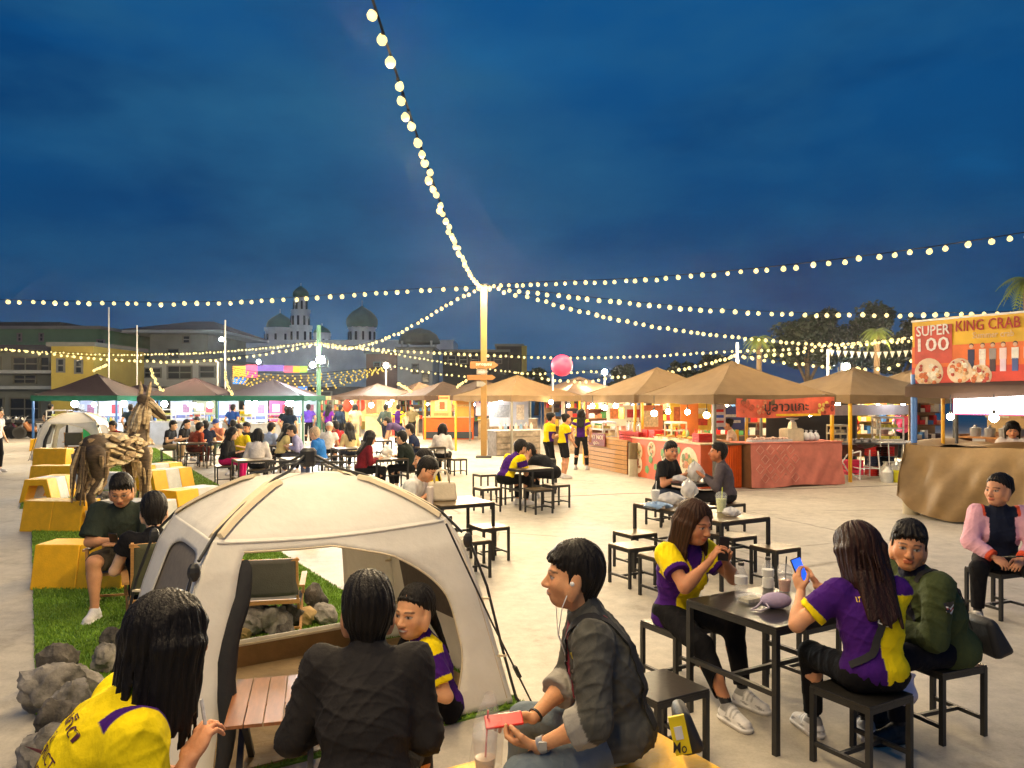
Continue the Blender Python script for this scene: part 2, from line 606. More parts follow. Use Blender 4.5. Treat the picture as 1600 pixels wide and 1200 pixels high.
        for i_, (ln, of) in enumerate(((.070, .0), (.079, .004), (.073, .002), (.056, -.006))):
            p = Wx + d * (.088 + of) * h_ + sd * (.0285 - .019 * i_) * h_ - n_ * .002
            dd_ = unit(d + sd * (.10 - .07 * i_))
            r_ = (.0093, .0096, .0090, .0080)[i_] * h_
            for j_, fr_ in enumerate((.43, .32, .25)):
                a_ = R(cu * (.55 if j_ == 0 else 1.) + i_ * o.get('fan', 3.))
                dd_ = unit(dd_ * math.cos(a_) + np.cross(np.cross(dd_, n_), dd_) * math.sin(a_))
                p2 = p + dd_ * ln * fr_ * h_
                B.cone(p, p2, r_, r_ * .92, .0035)
                p, r_ = p2, r_ * .92
        th0 = Wx + d * .022 * h_ + sd * .024 * h_
        th1 = th0 + (d * .55 + sd * .72 + n_ * o.get('thn', .35)) * .042 * h_
        th2 = th1 + unit(d * .9 + sd * .15 + n_ * o.get('thn', .35) * 1.4) * .032 * h_
        th3 = th2 + unit(d * .95 - sd * .2 + n_ * o.get('thn', .35) * 1.6) * .026 * h_
        B.cone(th0, th1, .0165 * h_, .0125 * h_, .012)
        B.cone(th1, th2, .0118 * h_, .0105 * h_, .004)
        B.cone(th2, th3, .0103 * h_, .0088 * h_, .004)
    hand(WR, ER, hand_r, 1)
    hand(WL, EL, hand_l, -1)
    # head
    Ah = Hd
    he = lambda c, r, k, mode='add': B.ell(hp(*c), np.array(r) * hs, Ah, k * hs, mode)
    he((0, -.012, .03), (.076, .094, .094), .02)
    he((0, .020, -.030), (.063, .072, .086), .03)
    he((0, .050, -.086), (.033, .030, .024), .035)
    if res != 'far':
        for q in (1, -1):
            he((q * .042, .052, -.028), (.024, .024, .024), .03)
            he((q * .077, -.006, -.008), (.009, .020, .031), .010)
            he((q * .072, .012, -.05), (.012, .02, .03), .03)
            he((q * .032, .100, .001), (.019, .016, .011), .014, 'sub')
            he((q * .032, .0745, .0), (.0135, .0135, .0115), .004)
            he((q * .0115, .097, -.036), (.010, .011, .008), .008)
        he((0, .080, .019), (.046, .012, .008), .016)
        B.cone(hp(0, .086, .004), hp(0, .108, -.031), .0085 * hs, .0125 * hs, .012 * hs)
        he((0, .0905, -.0575), (.023, .0095, .0055), .007)
        he((0, .0885, -.0675), (.020, .0105, .0065), .007)
    else:
        B.cone(hp(0, .086, .0), hp(0, .112, -.033), .012 * hs, .016 * hs, .012 * hs)
        for q in (1, -1):
            he((q * .077, -.006, -.008), (.012, .02, .03), .010)
    V, Q = B.mesh()
    col = np.tile(np.array(skin), (len(V), 1))
    q = (V - Hc) @ Hd / hs
    x, y, z = np.abs(q[:, 0]), q[:, 1], q[:, 2]
    fr_ = y > .045
    if near and legs:
        for A in (AR, AL):
            col[(np.abs(V[:, 2] - A[2] - .0) < .055) & (np.linalg.norm(V - A, axis=1) < .09)] = (.015, .015, .018)
    def paint(m, c):
        m = np.clip(m, 0, 1)[:, None]
        col[:] = col * (1 - m) + np.array(c) * m
    soft = .003 if res != 'far' else .012
    st = lambda d: np.clip(.5 - d / soft, 0, 1) * fr_
    lipc = np.array(skin) * [.78, .48, .48]
    near_head = np.linalg.norm(V - Hc, axis=1) < .2 * hs
    fr_ = fr_ & near_head
    paint(st(np.hypot(x / .025, (z + .0625) / .0115) * .0115 - .0115), lipc)
    if smile:
        paint(st(np.hypot(x / .021, (z + .062) / .0055) * .0055 - .0055), (.62, .6, .56))
    paint(st(np.hypot((x - .032) / .0155, z / .0072) * .0072 - .0072), (.42, .40, .38))
    paint(st(np.hypot(x - .032, z) - .0062), (.012, .008, .006))
    paint(st(np.abs(z - .0075 + (x - .032) ** 2 * 18) - .0016 + np.clip(np.abs(x - .032) - .016, 0, 1)), (.02, .014, .012))
    paint(st(np.abs(z - .0245 + (x - .030) ** 2 * 10) - .0036 + np.clip(np.abs(x - .033) - .018, 0, 1)) * .85, np.array(hcol) * 1.5)
    paint(np.clip(.5 - (np.hypot(x - .045, z + .03) - .02) / .03, 0, 1) * fr_ * .25, np.array(skin) * [1.1, .8, .75])
    np_mesh('body', V, Q, M_SKIN, T0, col)
    # ------------------------------------------------------------- shirt
    G_ = Field(*[axis(lo[q], hi[q], c_ * .92) for q in range(3)])
    i_ = infl
    G_.ell(H + T @ [0, -.005, .045 - hem], (.155 * bw * s + i_ + loose, .115 * bw * s + i_ + loose, .10 * s + hem), T, .05, cuts=[(H + T @ [0, 0, -.015 - hem], -(T @ [0, 0, 1]))])
    G_.ell(mid, (.138 * bw * s + i_ + loose, .10 * bw * s + i_ + loose, .17 * s), T, .06)
    G_.ell(C + T2 @ [0, 0, -.11 * s], (.152 * bw * s + i_, .104 * bw * s + i_, .155 * s), T2, .05)
    G_.cone(SR + T2 @ [-.02, 0, -.025], SL + T2 @ [.02, 0, -.025], .055 * s + i_, .055 * s + i_, .05)
    G_.cone(N - T2 @ [0, 0, .05], N + T2 @ [0, 0, -.01], .075 * s, .056 * s + i_, .04)
    if collar:
        cz = .030 + (.028 if loose else 0)
        G_.cone(N - T2 @ [0, -.004, .02], N + T2 @ [0, .002, cz + .003], .069 * s, .068 * s, .012, cuts=[(N + T2 @ [0, 0, cz], T2 @ unit([0, .38, 1]))])
    if female:
        for qx in (1, -1):
            G_.ell(C + T2 @ [qx * .066, .085 * bw, -.17 * s], (.07, .06, .065), T2, .05)
    cuffs = []
    for Sx, Ex, Wx in ((SR, ER, WR), (SL, EL, WL)):
        ua = unit(Ex - Sx)
        wid = .014 if not long_sleeve else .006
        if sleeve <= 0:
            continue
        if long_sleeve is True or long_sleeve == 'roll':
            end = Ex + (Wx - Ex) * (.93 if long_sleeve is True else .35)
            ud = unit(Wx - Ex)
            G_.cone(Sx, Ex, .054 * s * bw + i_, .044 * s * bw + i_, .04)
            rE, rW = .044 * s * bw + i_, .030 * s + i_ + .004
            if long_sleeve == 'roll':
                rW = .040 * s + i_ + .006
                G_.cone(Ex + (Wx - Ex) * .12, end + ud * .05, rE + .006, rW + .008, .008, cuts=[(end, ud), (end - ud * .065, -ud)])
            G_.cone(Ex, end + ud * .05, rE, rW, .03, cuts=[(end, ud)])
            cuffs.append((end, ud, Sx, Ex))
        else:
            end = Sx + (Ex - Sx) * sleeve
            G_.cone(Sx, end + ua * .06, .056 * s * bw + i_, .05 * s * bw + i_ + wid, .04, cuts=[(end, ua)])
            cuffs.append((end, ua, Sx, Ex))
    V, Q = G_.mesh()
    t1 = (V - H) @ T
    t2 = (V - C) @ T2
    w_ = np.where(t1[:, 2] < .21 * s, t1[:, 2], t2[:, 2] + .43 * s)
    u_ = np.where(t1[:, 2] < .21 * s, t1[:, 0], t2[:, 0])
    v_ = np.where(t1[:, 2] < .21 * s, t1[:, 1], t2[:, 1])
    arm = np.zeros(len(V))
    cuffd = np.full(len(V), 9.)
    for k_, (end, ud, Sx, Ex) in enumerate(cuffs):
        a_ = unit(Ex - Sx)
        t_ = (V - Sx) @ a_
        rad = np.linalg.norm(V - Sx - t_[:, None] * a_, axis=1)
        is_ = (t_ > .035) & (rad < .105 * s * bw + .01) & (np.abs(u_) > .1)
        if long_sleeve:
            is_ |= np.linalg.norm(V - Ex, axis=1) < .13
            is_ |= ((V - Ex) @ ud > 0) & (np.linalg.norm(V - Ex - ((V - Ex) @ ud)[:, None] * ud, axis=1) < .08)
        arm[is_] = 1 if k_ == 0 else -1
        cuffd = np.minimum(cuffd, np.where(is_, -((V - end) @ ud), 9.))
    if pfun:
        col = pfun(u_, v_, w_ / s, arm, cuffd, V)
    else:
        col = np.tile(np.array(shirt, float), (len(V), 1))
    # folds in the cloth
    fold = folds(V, (.0085 if loose else .006) if res != 'far' else .006, loc[0] * 5)
    cn = (V - (mid + C) / 2)
    cn /= np.linalg.norm(cn, axis=1)[:, None] + 1e-6
    V = V + cn * fold[:, None]
    so = np_mesh('shirt' if not loose else 'jacket', V, Q, M_CLOTH, T0, col)
    # ------------------------------------------------------------- trousers
    if legs:
        lo2 = np.minimum(np.minimum(AR, AL), np.minimum(KR, KL)).copy() - .14
        lo2 = np.minimum(lo2, H - .25)
        hi2 = np.maximum(np.maximum(KR, KL), H + .22) + .14
        K_ = Field(*[axis(lo2[q], hi2[q], c_) for q in range(3)])
        K_.ell(H + T @ [0, -.012, .015], (.158 * bw * s, .115 * bw * s, .105 * s), T, .04, cuts=[(H + T @ [0, 0, .035], T @ [0, 0, 1])])
        for J, K, A in ((JR, KR, AR), (JL, KL, AL)):
            if shorts:
                e2 = J + (K - J) * .86
                ud = unit(K - J)
                K_.cone(J, e2 + ud * .05, .088 * s * bw, .078 * s * bw, .04, cuts=[(e2, ud)])
            else:
                e2 = K + (A - K) * .88
                ud = unit(A - K)
                K_.cone(J, K, .084 * s * bw, .062 * s * bw, .04)
                K_.cone(K, e2 + ud * .05, .062 * s * bw, .05 * s, .03, cuts=[(e2, ud)])
        V, Q = K_.mesh()
        cn = V - (K_pts := np.where((np.linalg.norm(V - KR, axis=1) < np.linalg.norm(V - KL, axis=1))[:, None], (KR + JR) / 2, (KL + JL) / 2))
        V = V + cn / (np.linalg.norm(cn, axis=1)[:, None] + 1e-6) * folds(V, .005, loc[1])[:, None]
        np_mesh('shorts' if shorts else 'trousers', V, Q, M_CLOTH, T0, np.tile(np.array(pants, float), (len(V), 1)))
        for J, K, A in ((JR, KR, AR), (JL, KL, AL)):
            fd = unit([(K - J)[0] * (1 if sit else 0), (K - J)[1] * (1 if sit else 0) + (.02 if sit else 1), 0])
            r_ = .006 if near else (.009 if res == 'mid' else .016)
            lo3 = np.minimum(A - .1, A + fd * .25 - .1)
            hi3 = np.maximum(A + .1, A + fd * .25 + .1)
            Sx = Field(*[axis(lo3[q], hi3[q], r_) for q in range(3)])
            gz = A[2] - .085
            cut = [((0, 0, gz), (0, 0, -1))]
            a0, a1 = A - fd * .032, A + fd * .155
            a0 = np.array([a0[0], a0[1], gz + .03])
            a1 = np.array([a1[0], a1[1], gz + .024])
            sole = ((0, 0, gz + .026), (0, 0, 1))
            Sx.cone(a0, a1, .051, .048, .004, cuts=cut + [sole])
            Sx.cone(a0 + [0, 0, .012], a1 + [0, 0, .008], .043, .038, .006, cuts=cut)
            Sx.cone(A + fd * .03 - [0, 0, .012], a1 - fd * .03 + [0, 0, .028], .036, .022, .02)
            Sx.cone(np.array([A[0], A[1], gz + .05]) + fd * .02, np.array([A[0], A[1], gz + .085]) - fd * .01, .045, .04, .025)
            V, Q = Sx.mesh()
            if len(V):
                cc = np.tile(np.array(shoes, float), (len(V), 1))
                cc[V[:, 2] < gz + .022] *= np.array([.80, .78, .74])
                al = (V - A) @ fd
                up_ = V[:, 2] - gz
                if near:
                    cc[(up_ > .075) & (al < .03)] *= .35
                    cc[(np.sin(al * 230) > .3) & (al > .03) & (al < .10) & (up_ > .055)] *= .6
                    cc[(up_ > .03) & (up_ < .05) & (np.sin(al * 60 + up_ * 120) > .55)] *= .45
                np_mesh('shoe', V, Q, M_SHOE, T0, cc)
    # ------------------------------------------------------------- hair
    hh = {'far': .014, 'mid': .0075, 'near': .0052}[res]
    tail = C + T2 @ [0, -.13 * bw - .01, -.16]
    pl = [Hc - .2, Hc + .2, tail - .12, tail + .12]
    lo4, hi4 = np.min(pl, 0), np.max(pl, 0)
    Z = Field(*[axis(lo4[q], hi4[q], hh) for q in range(3)])
    ze = lambda c, r, k, mode='add', cuts=(): Z.ell(hp(*c), np.array(r) * hs, Ah, k * hs, mode, cuts)
    hn = lambda v: Hd @ unit(v)
    gr = np.random.default_rng(int(abs(loc[0] * 131 + loc[1] * 717)) + 3)
    lk = lambda a, b_, r1, r2, k=.010: Z.cone(hp(*a), hp(*b_), r1 * hs, r2 * hs, k * hs)
    fine = res != 'far'
    sk = lambda x, y: .03 + .094 * math.sqrt(max(0, 1 - (x / .076) ** 2 - ((y + .012) / .094) ** 2)) - .004
    def scalp(low=0.):
        ze((0, -.018, .048), (.083, .099, .089), .012)
        ze((0, -.050, .005 + low), (.072, .066, .088), .03)
    def nape(z, n_=9):
        for q in np.linspace(-1, 1, n_):
            lk((q * .066, -.082 + .03 * abs(q), .01), (q * .040, -.078 + .035 * abs(q), z + gr.uniform(-.012, .008)), .019, .007, .014)
    if hair in ('short', 'gray', 'quiff'):
        scalp()
        nape(-.100)
        for q in (1, -1):
            lk((q * .070, .005, .05), (q * .0765, .020, -.012), .012, .005)
            lk((q * .070, -.03, .04), (q * .073, -.030, -.04), .013, .007)
        nf = 11 if fine else 5
        for q in np.linspace(-1, 1, nf):
            j = gr.uniform(-.008, .008)
            if hair == 'quiff':
                lk((q * .05, .03, sk(q * .05, .03)), (q * .062 + .010 + j, .096 - .024 * abs(q), .066 + gr.uniform(-.014, .012)), .017, .007)
                lk((q * .052, -.03, sk(q * .052, -.03)), (q * .056 + j, .050, sk(q * .056, .05) + .008), .017, .010)
            else:
                lk((q * .052, .02, sk(q * .052, .02)), (q * .060 + j, .086 - .024 * abs(q), .084 + gr.uniform(-.014, .012)), .013, .005)
        for k_ in range(26 if fine else 0):
            a_, b_ = gr.uniform(-.8, .8), gr.uniform(-.9, .7)
            p0 = (a_ * .060, b_ * .066 - .012, sk(a_ * .060, b_ * .066 - .012) + .004)
            lk(p0, (p0[0] + gr.uniform(-.02, .02), p0[1] + gr.uniform(-.01, .035), p0[2] + gr.uniform(-.006, .010)), .013, .005)
    elif hair in ('long', 'longfront', 'bob', 'loose'):
        scalp()
        ze((0, -.014, .050), (.085, .099, .084), .015)
        dn = {'bob': -.115, 'loose': -.22}.get(hair, -.17)
        nl = 9 if fine else 4
        lr = (.024, .014) if fine else (.034, .026)
        for q in (1, -1):
            for i2, y_ in enumerate(np.linspace(.052, -.075, nl)):
                xo = .079 - .10 * max(0, abs(y_ + .012) - .045) * .6
                fr_ = y_ > .03
                e2 = dn + gr.uniform(-.035, .03) + (.03 if fr_ else 0)
                yy = y_ * .96
                lk((q * .014, y_ * .6 + .01, sk(q * .014, y_ * .6 + .01) - .006), (q * xo * .78, yy + .004, sk(q * xo * .66, yy) - .004), .015, .014, .016)
                lk((q * xo * .78, yy + .004, sk(q * xo * .66, yy) - .004), (q * xo * (.97 if fr_ else 1.03), yy, .005), .014, .010 if fr_ else lr[0] * .8, .016)
                if not fr_ or hair in ('longfront', 'loose'):
                    lk((q * xo * (.97 if fr_ else 1.03), yy, .005), (q * (xo + .012), yy - .014, e2), .012 if fr_ else lr[0] * .85, lr[1] * .55, .016)
                    if hair == 'longfront' and y_ > -.03:
                        Z.cone(hp(q * (xo + .010), y_ - .012, e2), C + T2 @ [q * (.075 + gr.uniform(0, .04)), .075 + y_ * .5, -.07 + gr.uniform(-.03, .03)], lr[1] * hs, .009, .012)
        for k_ in range(70 if near and hair != 'bob' else 0):
            an = gr.uniform(-2.5, 2.5)
            sx_, cy_ = math.sin(an), -math.cos(an)
            z0, z1 = gr.uniform(-.02, .09), dn + gr.uniform(-.05, .05)
            if hair in ('long', 'longfront') and cy_ > .45:
                continue
            rr = lambda z: 1.02 + .10 * min(1, max(0, (.05 - z) / .2)) - max(0, z) * 2.2
            lk((sx_ * .083 * rr(z0), cy_ * .093 * rr(z0) - .016, z0), (sx_ * .085 * rr(z1) + gr.uniform(-.008, .008), cy_ * .095 * rr(z1) - .020, z1), .0065, .003, .004)
        for q in np.linspace(-1, 1, 11 if fine else 5):
            lk((q * .062, -.07 + .02 * abs(q), .03), (q * .074, -.085 + .02 * abs(q), dn + gr.uniform(-.02, .02)), lr[0] * 1.1, lr[1] * .6, .016)
            if hair in ('long', 'longfront'):
                Z.cone(hp(q * .07, -.083, -.12), tail + T2 @ [q * .085, .012 * abs(q), gr.uniform(-.035, .03)], lr[0] * 1.1, lr[1] * .6, .016)
        if hair in ('long', 'longfront'):
            ze((.004, .092, -.012), (.052, .052, .088), .010, 'sub')
    elif hair in ('bun', 'pony'):
        ze((0, -.023, .047), (.0815, .097, .087), .012)
        for q in np.linspace(-1, 1, 11):
            lk((q * .056, .072 - .034 * q * q, .083 - .022 * q * q), (q * .074, -.03, .045), .0075, .009, .008)
        ze((0, -.045, .01), (.071, .066, .075), .03)
        nape(-.06, 7)
        for q in (1, -1):
            for y_ in (.015, -.005):
                lk((q * .02, y_ + .03, sk(q * .02, y_ + .03)), (q * .0745, y_ - .02, .02), .009, .008)
        if hair == 'bun':
            ze((0, -.105, .065), (.042, .040, .042), .015)
        else:
            lk((0, -.10, .02), (0, -.135, -.06), .03, .028, .02)
            for q in (-1, 0, 1):
                Z.cone(hp(q * .008, -.135, -.05), tail + T2 @ [.05 + q * .016, .02, .03 + .02 * q], .022 * hs, .007, .01)
    elif hair == 'cap':
        ze((0, -.008, .040), (.088, .106, .098), .01, cuts=[(hp(0, 0, .02), hn((0, 0, -1)))])
        ze((0, .11, .038), (.07, .07, .012), .015)
    V, Q = Z.mesh()
    if len(V):
        q = (V - Hc) @ Hd
        ang = np.arctan2(q[:, 0], q[:, 1])
        dsp = (np.sin(ang * 19 + 1.6 * np.sin(q[:, 2] * 30)) + .7 * np.sin(ang * 43 + 2 * np.sin(q[:, 2] * 22 + 1))) * (.0022 if res != 'far' else .002)
        nn = q / (np.linalg.norm(q, axis=1)[:, None] + 1e-6)
        V = V + (nn @ Hd.T) * dsp[:, None]
        hc_ = np.array(hcol, float)
        col = hc_[None] * (1 + .35 * np.sin(ang * 31 + q[:, 2] * 12))[:, None]
        np_mesh('hair' if hair != 'cap' else 'cap', V, Q, M_HAIR, T0, col)
    if glasses:
        mb = MB()
        for qx in (1, -1):
            ring = [hp(qx * (.033 + .021 * math.cos(a)), .098, -.001 + .017 * math.sin(a)) for a in np.linspace(0, 2 * PI, 17)]
            mb.tube(ring, .0016, 5, cap=False)
            mb.tube([hp(qx * .054, .096, .004), hp(qx * .078, .03, .006), hp(qx * .080, -.01, .0)], .0016, 5)
        mb.tube([hp(-.012, .099, .002), hp(0, .102, .004), hp(.012, .099, .002)], .0016, 5)
        mb.build('glasses', mat('spectacle frame', (.05, .03, .02), .3), T0)
    ctx = dict(T=T, T2=T2, H=H, C=C, N=N, Hc=Hc, Hd=Hd, hp=hp, WR=WR, WL=WL, ER=ER, EL=EL, SR=SR, SL=SL, s=s, shirt=so, root=T0, KR=KR, KL=KL, AR=AR, AL=AL,
               M=Matrix.Translation((loc[0], loc[1], 0)) @ Matrix.Rotation(R(face), 4, 'Z'))
    return ctx
def bvh_of(o):
    me = o.data
    n = len(me.vertices)
    co = np.empty(n * 3)
    me.vertices.foreach_get('co', co)
    return BVHTree.FromPolygons([Vector(c) for c in co.reshape(-1, 3)], [tuple(p.vertices) for p in me.polygons])
def decal(key, o, bvh, org, xd, yd, w, h, m, parent, name='print', lift=.0025):
    """print laid onto the cloth along the direction -(x cross y)"""
    me = TX[key].copy()
    me.materials.clear()
    me.materials.append(m)
    xd, yd, org = Vector(xd).normalized(), Vector(yd).normalized(), Vector(org)
    zd = xd.cross(yd)
    for v in me.vertices:
        p = org + xd * (v.co.x * w) + yd * (v.co.y * h)
        hit = bvh.ray_cast(p + zd * .3, -zd, .6)
        v.co = (hit[0] + zd * lift) if hit[0] else p
    return link(name, me, parent)
def strap_path(bvh, pts, off=.006, n=40):
    out_ = []
    pts = [Vector(p) for p in pts]
    for i in range(n + 1):
        t = i / n * (len(pts) - 1)
        k = min(int(t), len(pts) - 2)
        p = pts[k].lerp(pts[k + 1], t - k)
        loc, no, _, _ = bvh.find_nearest(p)
        out_.append((loc + no * off, no))
    return out_
def strap_mesh(path, w, th=.004):
    mb = MB()
    vs, fs = [], []
    for i, (p, n_) in enumerate(path):
        d = (path[min(i + 1, len(path) - 1)][0] - path[max(i - 1, 0)][0]).normalized()
        x = d.cross(n_).normalized() * w / 2
        vs += [p + x, p - x, p - x + n_ * th, p + x + n_ * th]
    for i in range(len(path) - 1):
        a = i * 4
        for k in range(4):
            k2 = (k + 1) % 4
            fs.append((a + k, a + 4 + k, a + 4 + k2, a + k2))
    mb.add(vs, fs)
    return mb
# ================================================================ materials
BLACKM = mat('black steel', (.018, .018, .018), .42, .0, var=.2, vscale=12, bump=.08, bscale=90)
WOODTOP = mat('dark lacquered wood', S(92, 74, 46), .30, var=.22, vscale=5, stretch=(1, 9, 1), bump=.06, bscale=30)
OLDTOP = mat('worn black tabletop', S(40, 38, 34), .30, var=.25, vscale=5, bump=.06, bscale=30)
YELP = mat('yellow painted concrete', S(246, 186, 10), .45, var=.07, vscale=9, bump=.15, bscale=60)
WHTP = mat('white painted concrete', (.66, .66, .64), .55, var=.10, vscale=7, bump=.15, bscale=60)
CREAM = mat('cream tent cloth', S(226, 214, 188), .8, var=.05, vscale=4, bump=.35, bscale=9)
TAN = mat('tan tent trim', S(214, 198, 166), .8, var=.06, bump=.2)
MESHG = mat('grey insect mesh', S(120, 112, 102), .9, var=.1, vscale=30)
BLKNET = mat('black net cloth', (.02, .02, .022), .9, bump=.3, bscale=20)
WOODL = mat('pale beech wood', S(190, 140, 82), .5, var=.15, vscale=8, stretch=(1, 1, 6))
CANVAS = mat('grey canvas', S(92, 90, 84), .9, var=.08, bump=.2, bscale=80)
CANVASG = mat('olive canvas', S(84, 84, 62), .9, var=.08, bump=.2, bscale=80)
STEELG = mat('galvanised pipe', (.45, .46, .47), .4, .7, var=.1)
YELPIPE = mat('yellow painted pipe', S(226, 168, 16), .4, var=.08)
BLUEPIPE = mat('blue painted pipe', S(70, 120, 190), .4, var=.08)
GLASSDK = mat('dark window glass', (.02, .025, .03), .12, var=0, spec=.6)
BULBM = mat('lit warm bulb', (.03, .025, .015), .6, spec=0, emit=1.8, ecol=(1, .80, .30), var=0)
BULBY = mat('lit amber bulb', (.03, .02, .01), .6, spec=0, emit=1.2, ecol=(1, .66, .10), var=0)
for _m in (BULBM, BULBY):
    _m.cycles.emission_sampling = 'NONE'
LAMPM = mat('lit stall bulb', (1, .85, .6), .4, emit=LAMP_E, ecol=(1, .80, .50), var=0)
LAMPW = mat('lit white bulb', (.85, .93, 1), .4, emit=LAMP_E * .8, ecol=(.80, .90, 1), var=0)
FLOODM = mat('lit floodlight lens', (.8, .95, 1), .4, emit=FLOOD_E, ecol=(.78, .93, 1), var=0)
SOCK = mat('black bulb socket', (.02, .02, .02), .5, var=0)
CABLE = mat('black cable', (.003, .003, .003), .95, var=0, spec=0)
POLEM = mat('ochre painted pole', S(150, 116, 62), .6, var=.10, vscale=3, bump=.1)
# ================================================================ ground
def ground_mat():
    m = mat('pale concrete', (.40, .36, .29), .62, var=0, bump=.22, bscale=9)
    t = m.node_tree
    b = t.nodes['Principled BSDF']
    co = t.nodes.new('ShaderNodeTexCoord')
    def noise(sc, de, ro=.6):
        n = t.nodes.new('ShaderNodeTexNoise')
        n.inputs['Scale'].default_value = sc
        n.inputs['Detail'].default_value = de
        n.inputs['Roughness'].default_value = ro
        t.links.new(co.outputs['Object'], n.inputs[0])
        return n
    def ramp(n, a, b_, ca, cb):
        r = t.nodes.new('ShaderNodeValToRGB')
        r.color_ramp.elements[0].position, r.color_ramp.elements[1].position = a, b_
        r.color_ramp.elements[0].color, r.color_ramp.elements[1].color = (*ca, 1), (*cb, 1)
        t.links.new(n.outputs[0], r.inputs[0])
        return r
    a = ramp(noise(.45, 8), .32, .68, (.43, .385, .305), (.56, .51, .415))
    c = ramp(noise(5.5, 9, .72), .36, .62, (.80, .79, .78), (1.06, 1.05, 1.04))
    d = ramp(noise(.9, 10, .75), .28, .44, (.56, .53, .50), (1, 1, 1))
    f = ramp(noise(60, 4, .7), .3, .7, (.88, .88, .88), (1.06, 1.06, 1.06))
    prev = a.outputs[0]
    for q in (c, d, f):
        mx = t.nodes.new('ShaderNodeMix')
        mx.data_type = 'RGBA'
        mx.blend_type = 'MULTIPLY'
        mx.inputs[0].default_value = 1
        t.links.new(prev, mx.inputs[6])
        t.links.new(q.outputs[0], mx.inputs[7])
        prev = mx.outputs[2]
    ds = t.nodes.new('ShaderNodeMix')
    ds.data_type = 'VECTOR'
    ds.inputs[0].default_value = .10
    t.links.new(co.outputs['Object'], ds.inputs[4])
    t.links.new(noise(1.6, 5).outputs[1], ds.inputs[5])
    vo = t.nodes.new('ShaderNodeTexVoronoi')
    vo.feature = 'DISTANCE_TO_EDGE'
    vo.inputs['Scale'].default_value = .30
    t.links.new(ds.outputs[1], vo.inputs[0])
    cr = ramp(vo, .0015, .006, (.45, .43, .40), (1, 1, 1))
    mk = ramp(noise(.35, 3), .50, .56, (0, 0, 0), (1, 1, 1))
    mx = t.nodes.new('ShaderNodeMix')
    mx.data_type = 'RGBA'
    mx.blend_type = 'MULTIPLY'
    t.links.new(mk.outputs[0], mx.inputs[0])
    t.links.new(prev, mx.inputs[6])
    t.links.new(cr.outputs[0], mx.inputs[7])
    t.links.new(mx.outputs[2], b.inputs['Base Color'])
    return m
A_ = Vector((.5, -.866, 0))
B_ = Vector((.866, .5, 0))
ROT = R(30)
kind(MB().grid(lambda u, v: ((u - .5) * 900, -40 + v * 900, 0), 8, 8).build('ground', ground_mat()), 'structure')
jm = mat('joint filler', (.10, .09, .08), .9, bump=.2)
for p, q in ((G(560, 790), G(985, 771)), (G(1130, 768), G(1442, 757)), (G(-60, 712), G(520, 716)), (G(985, 771), G(1130, 768))):
    kind(MB().bar(p + Vector((0, 0, .0)), q + Vector((0, 0, .0)), .03, .008).build('expansion_joint', jm), 'structure')
kind(MB().box((-46, 44, .002), (64, 12, .008)).build('road', mat('asphalt', (.055, .055, .06), .8, var=.2, bump=.3)), 'structure')
kind(MB().box((-46, 37.7, .06), (64, .3, .12)).build('kerb', mat('kerb concrete', (.45, .44, .42), .7, bump=.2)), 'structure')
# ---------------------------------------------------------------- turf strips
turf = mat('artificial turf', S(92, 130, 32), .85, var=.22, vscale=3, bump=.5, bscale=70)
blade = mat('turf blades', S(120, 156, 44), .7, var=.3, vscale=2)
def turf_strip(name, o, lu, lv, n, hgt, A_=A_, B_=B_):
    """o: corner; lu along A_, lv along B_"""
    c = [o, o + A_ * lu, o + A_ * lu + B_ * lv, o + B_ * lv]
    mb = MB()
    mb.add([p + Vector((0, 0, .012)) for p in c] + [p + Vector((0, 0, 0)) for p in c], [(0, 1, 2, 3)] + [(4 + i, 4 + (i + 1) % 4, (i + 1) % 4, i) for i in range(4)])
    kind(mb.build('turf_mat', turf), 'structure')
    uu, vv = rng.random(n) * lu, rng.random(n) * lv
    P0 = np.array(o)[None] + uu[:, None] * np.array(A_) + vv[:, None] * np.array(B_)
    P0[:, 2] = .011
    f0, f1 = G(238, 1250), G(800, 1102)
    ex = np.array((f1 - f0).normalized())
    ey = np.array([-ex[1], ex[0], 0])
    rel = P0 - np.array(f0)
    keep = ~((rel @ ex > .02) & (rel @ ex < (f1 - f0).length - .02) & (rel @ ey > .02) & (rel @ ey < (f1 - f0).length * .78 - .03))
    P0 = P0[keep]
    n = len(P0)
    an = rng.random(n) * 2 * PI
    w = .006 + .003 * rng.random(n)
    d = np.stack([np.cos(an), np.sin(an), 0 * an], 1) * w[:, None]
    tip = P0 + np.stack([rng.normal(0, .008, n), rng.normal(0, .008, n), hgt * (.6 + .8 * rng.random(n))], 1)
    V = np.stack([P0 - d, P0 + d, tip], 1).reshape(-1, 3)
    kind(np_mesh(name, V, np.arange(3 * n).reshape(-1, 3), blade, None, None, False), 'stuff')
g0 = G(50, 840) - A_ * 9.2
A2, B2 = Vector((.532, -.847, 0)), Vector((.847, .532, 0))
turf_strip('turf_grass', G(50, 838) - A2 * 1.0, 9.6, 2.62, 110000, .022, A2, B2)
turf_strip('turf_grass', G(52, 745) - A_ * 10.0, 16.2, 3.6, 60000, .028)
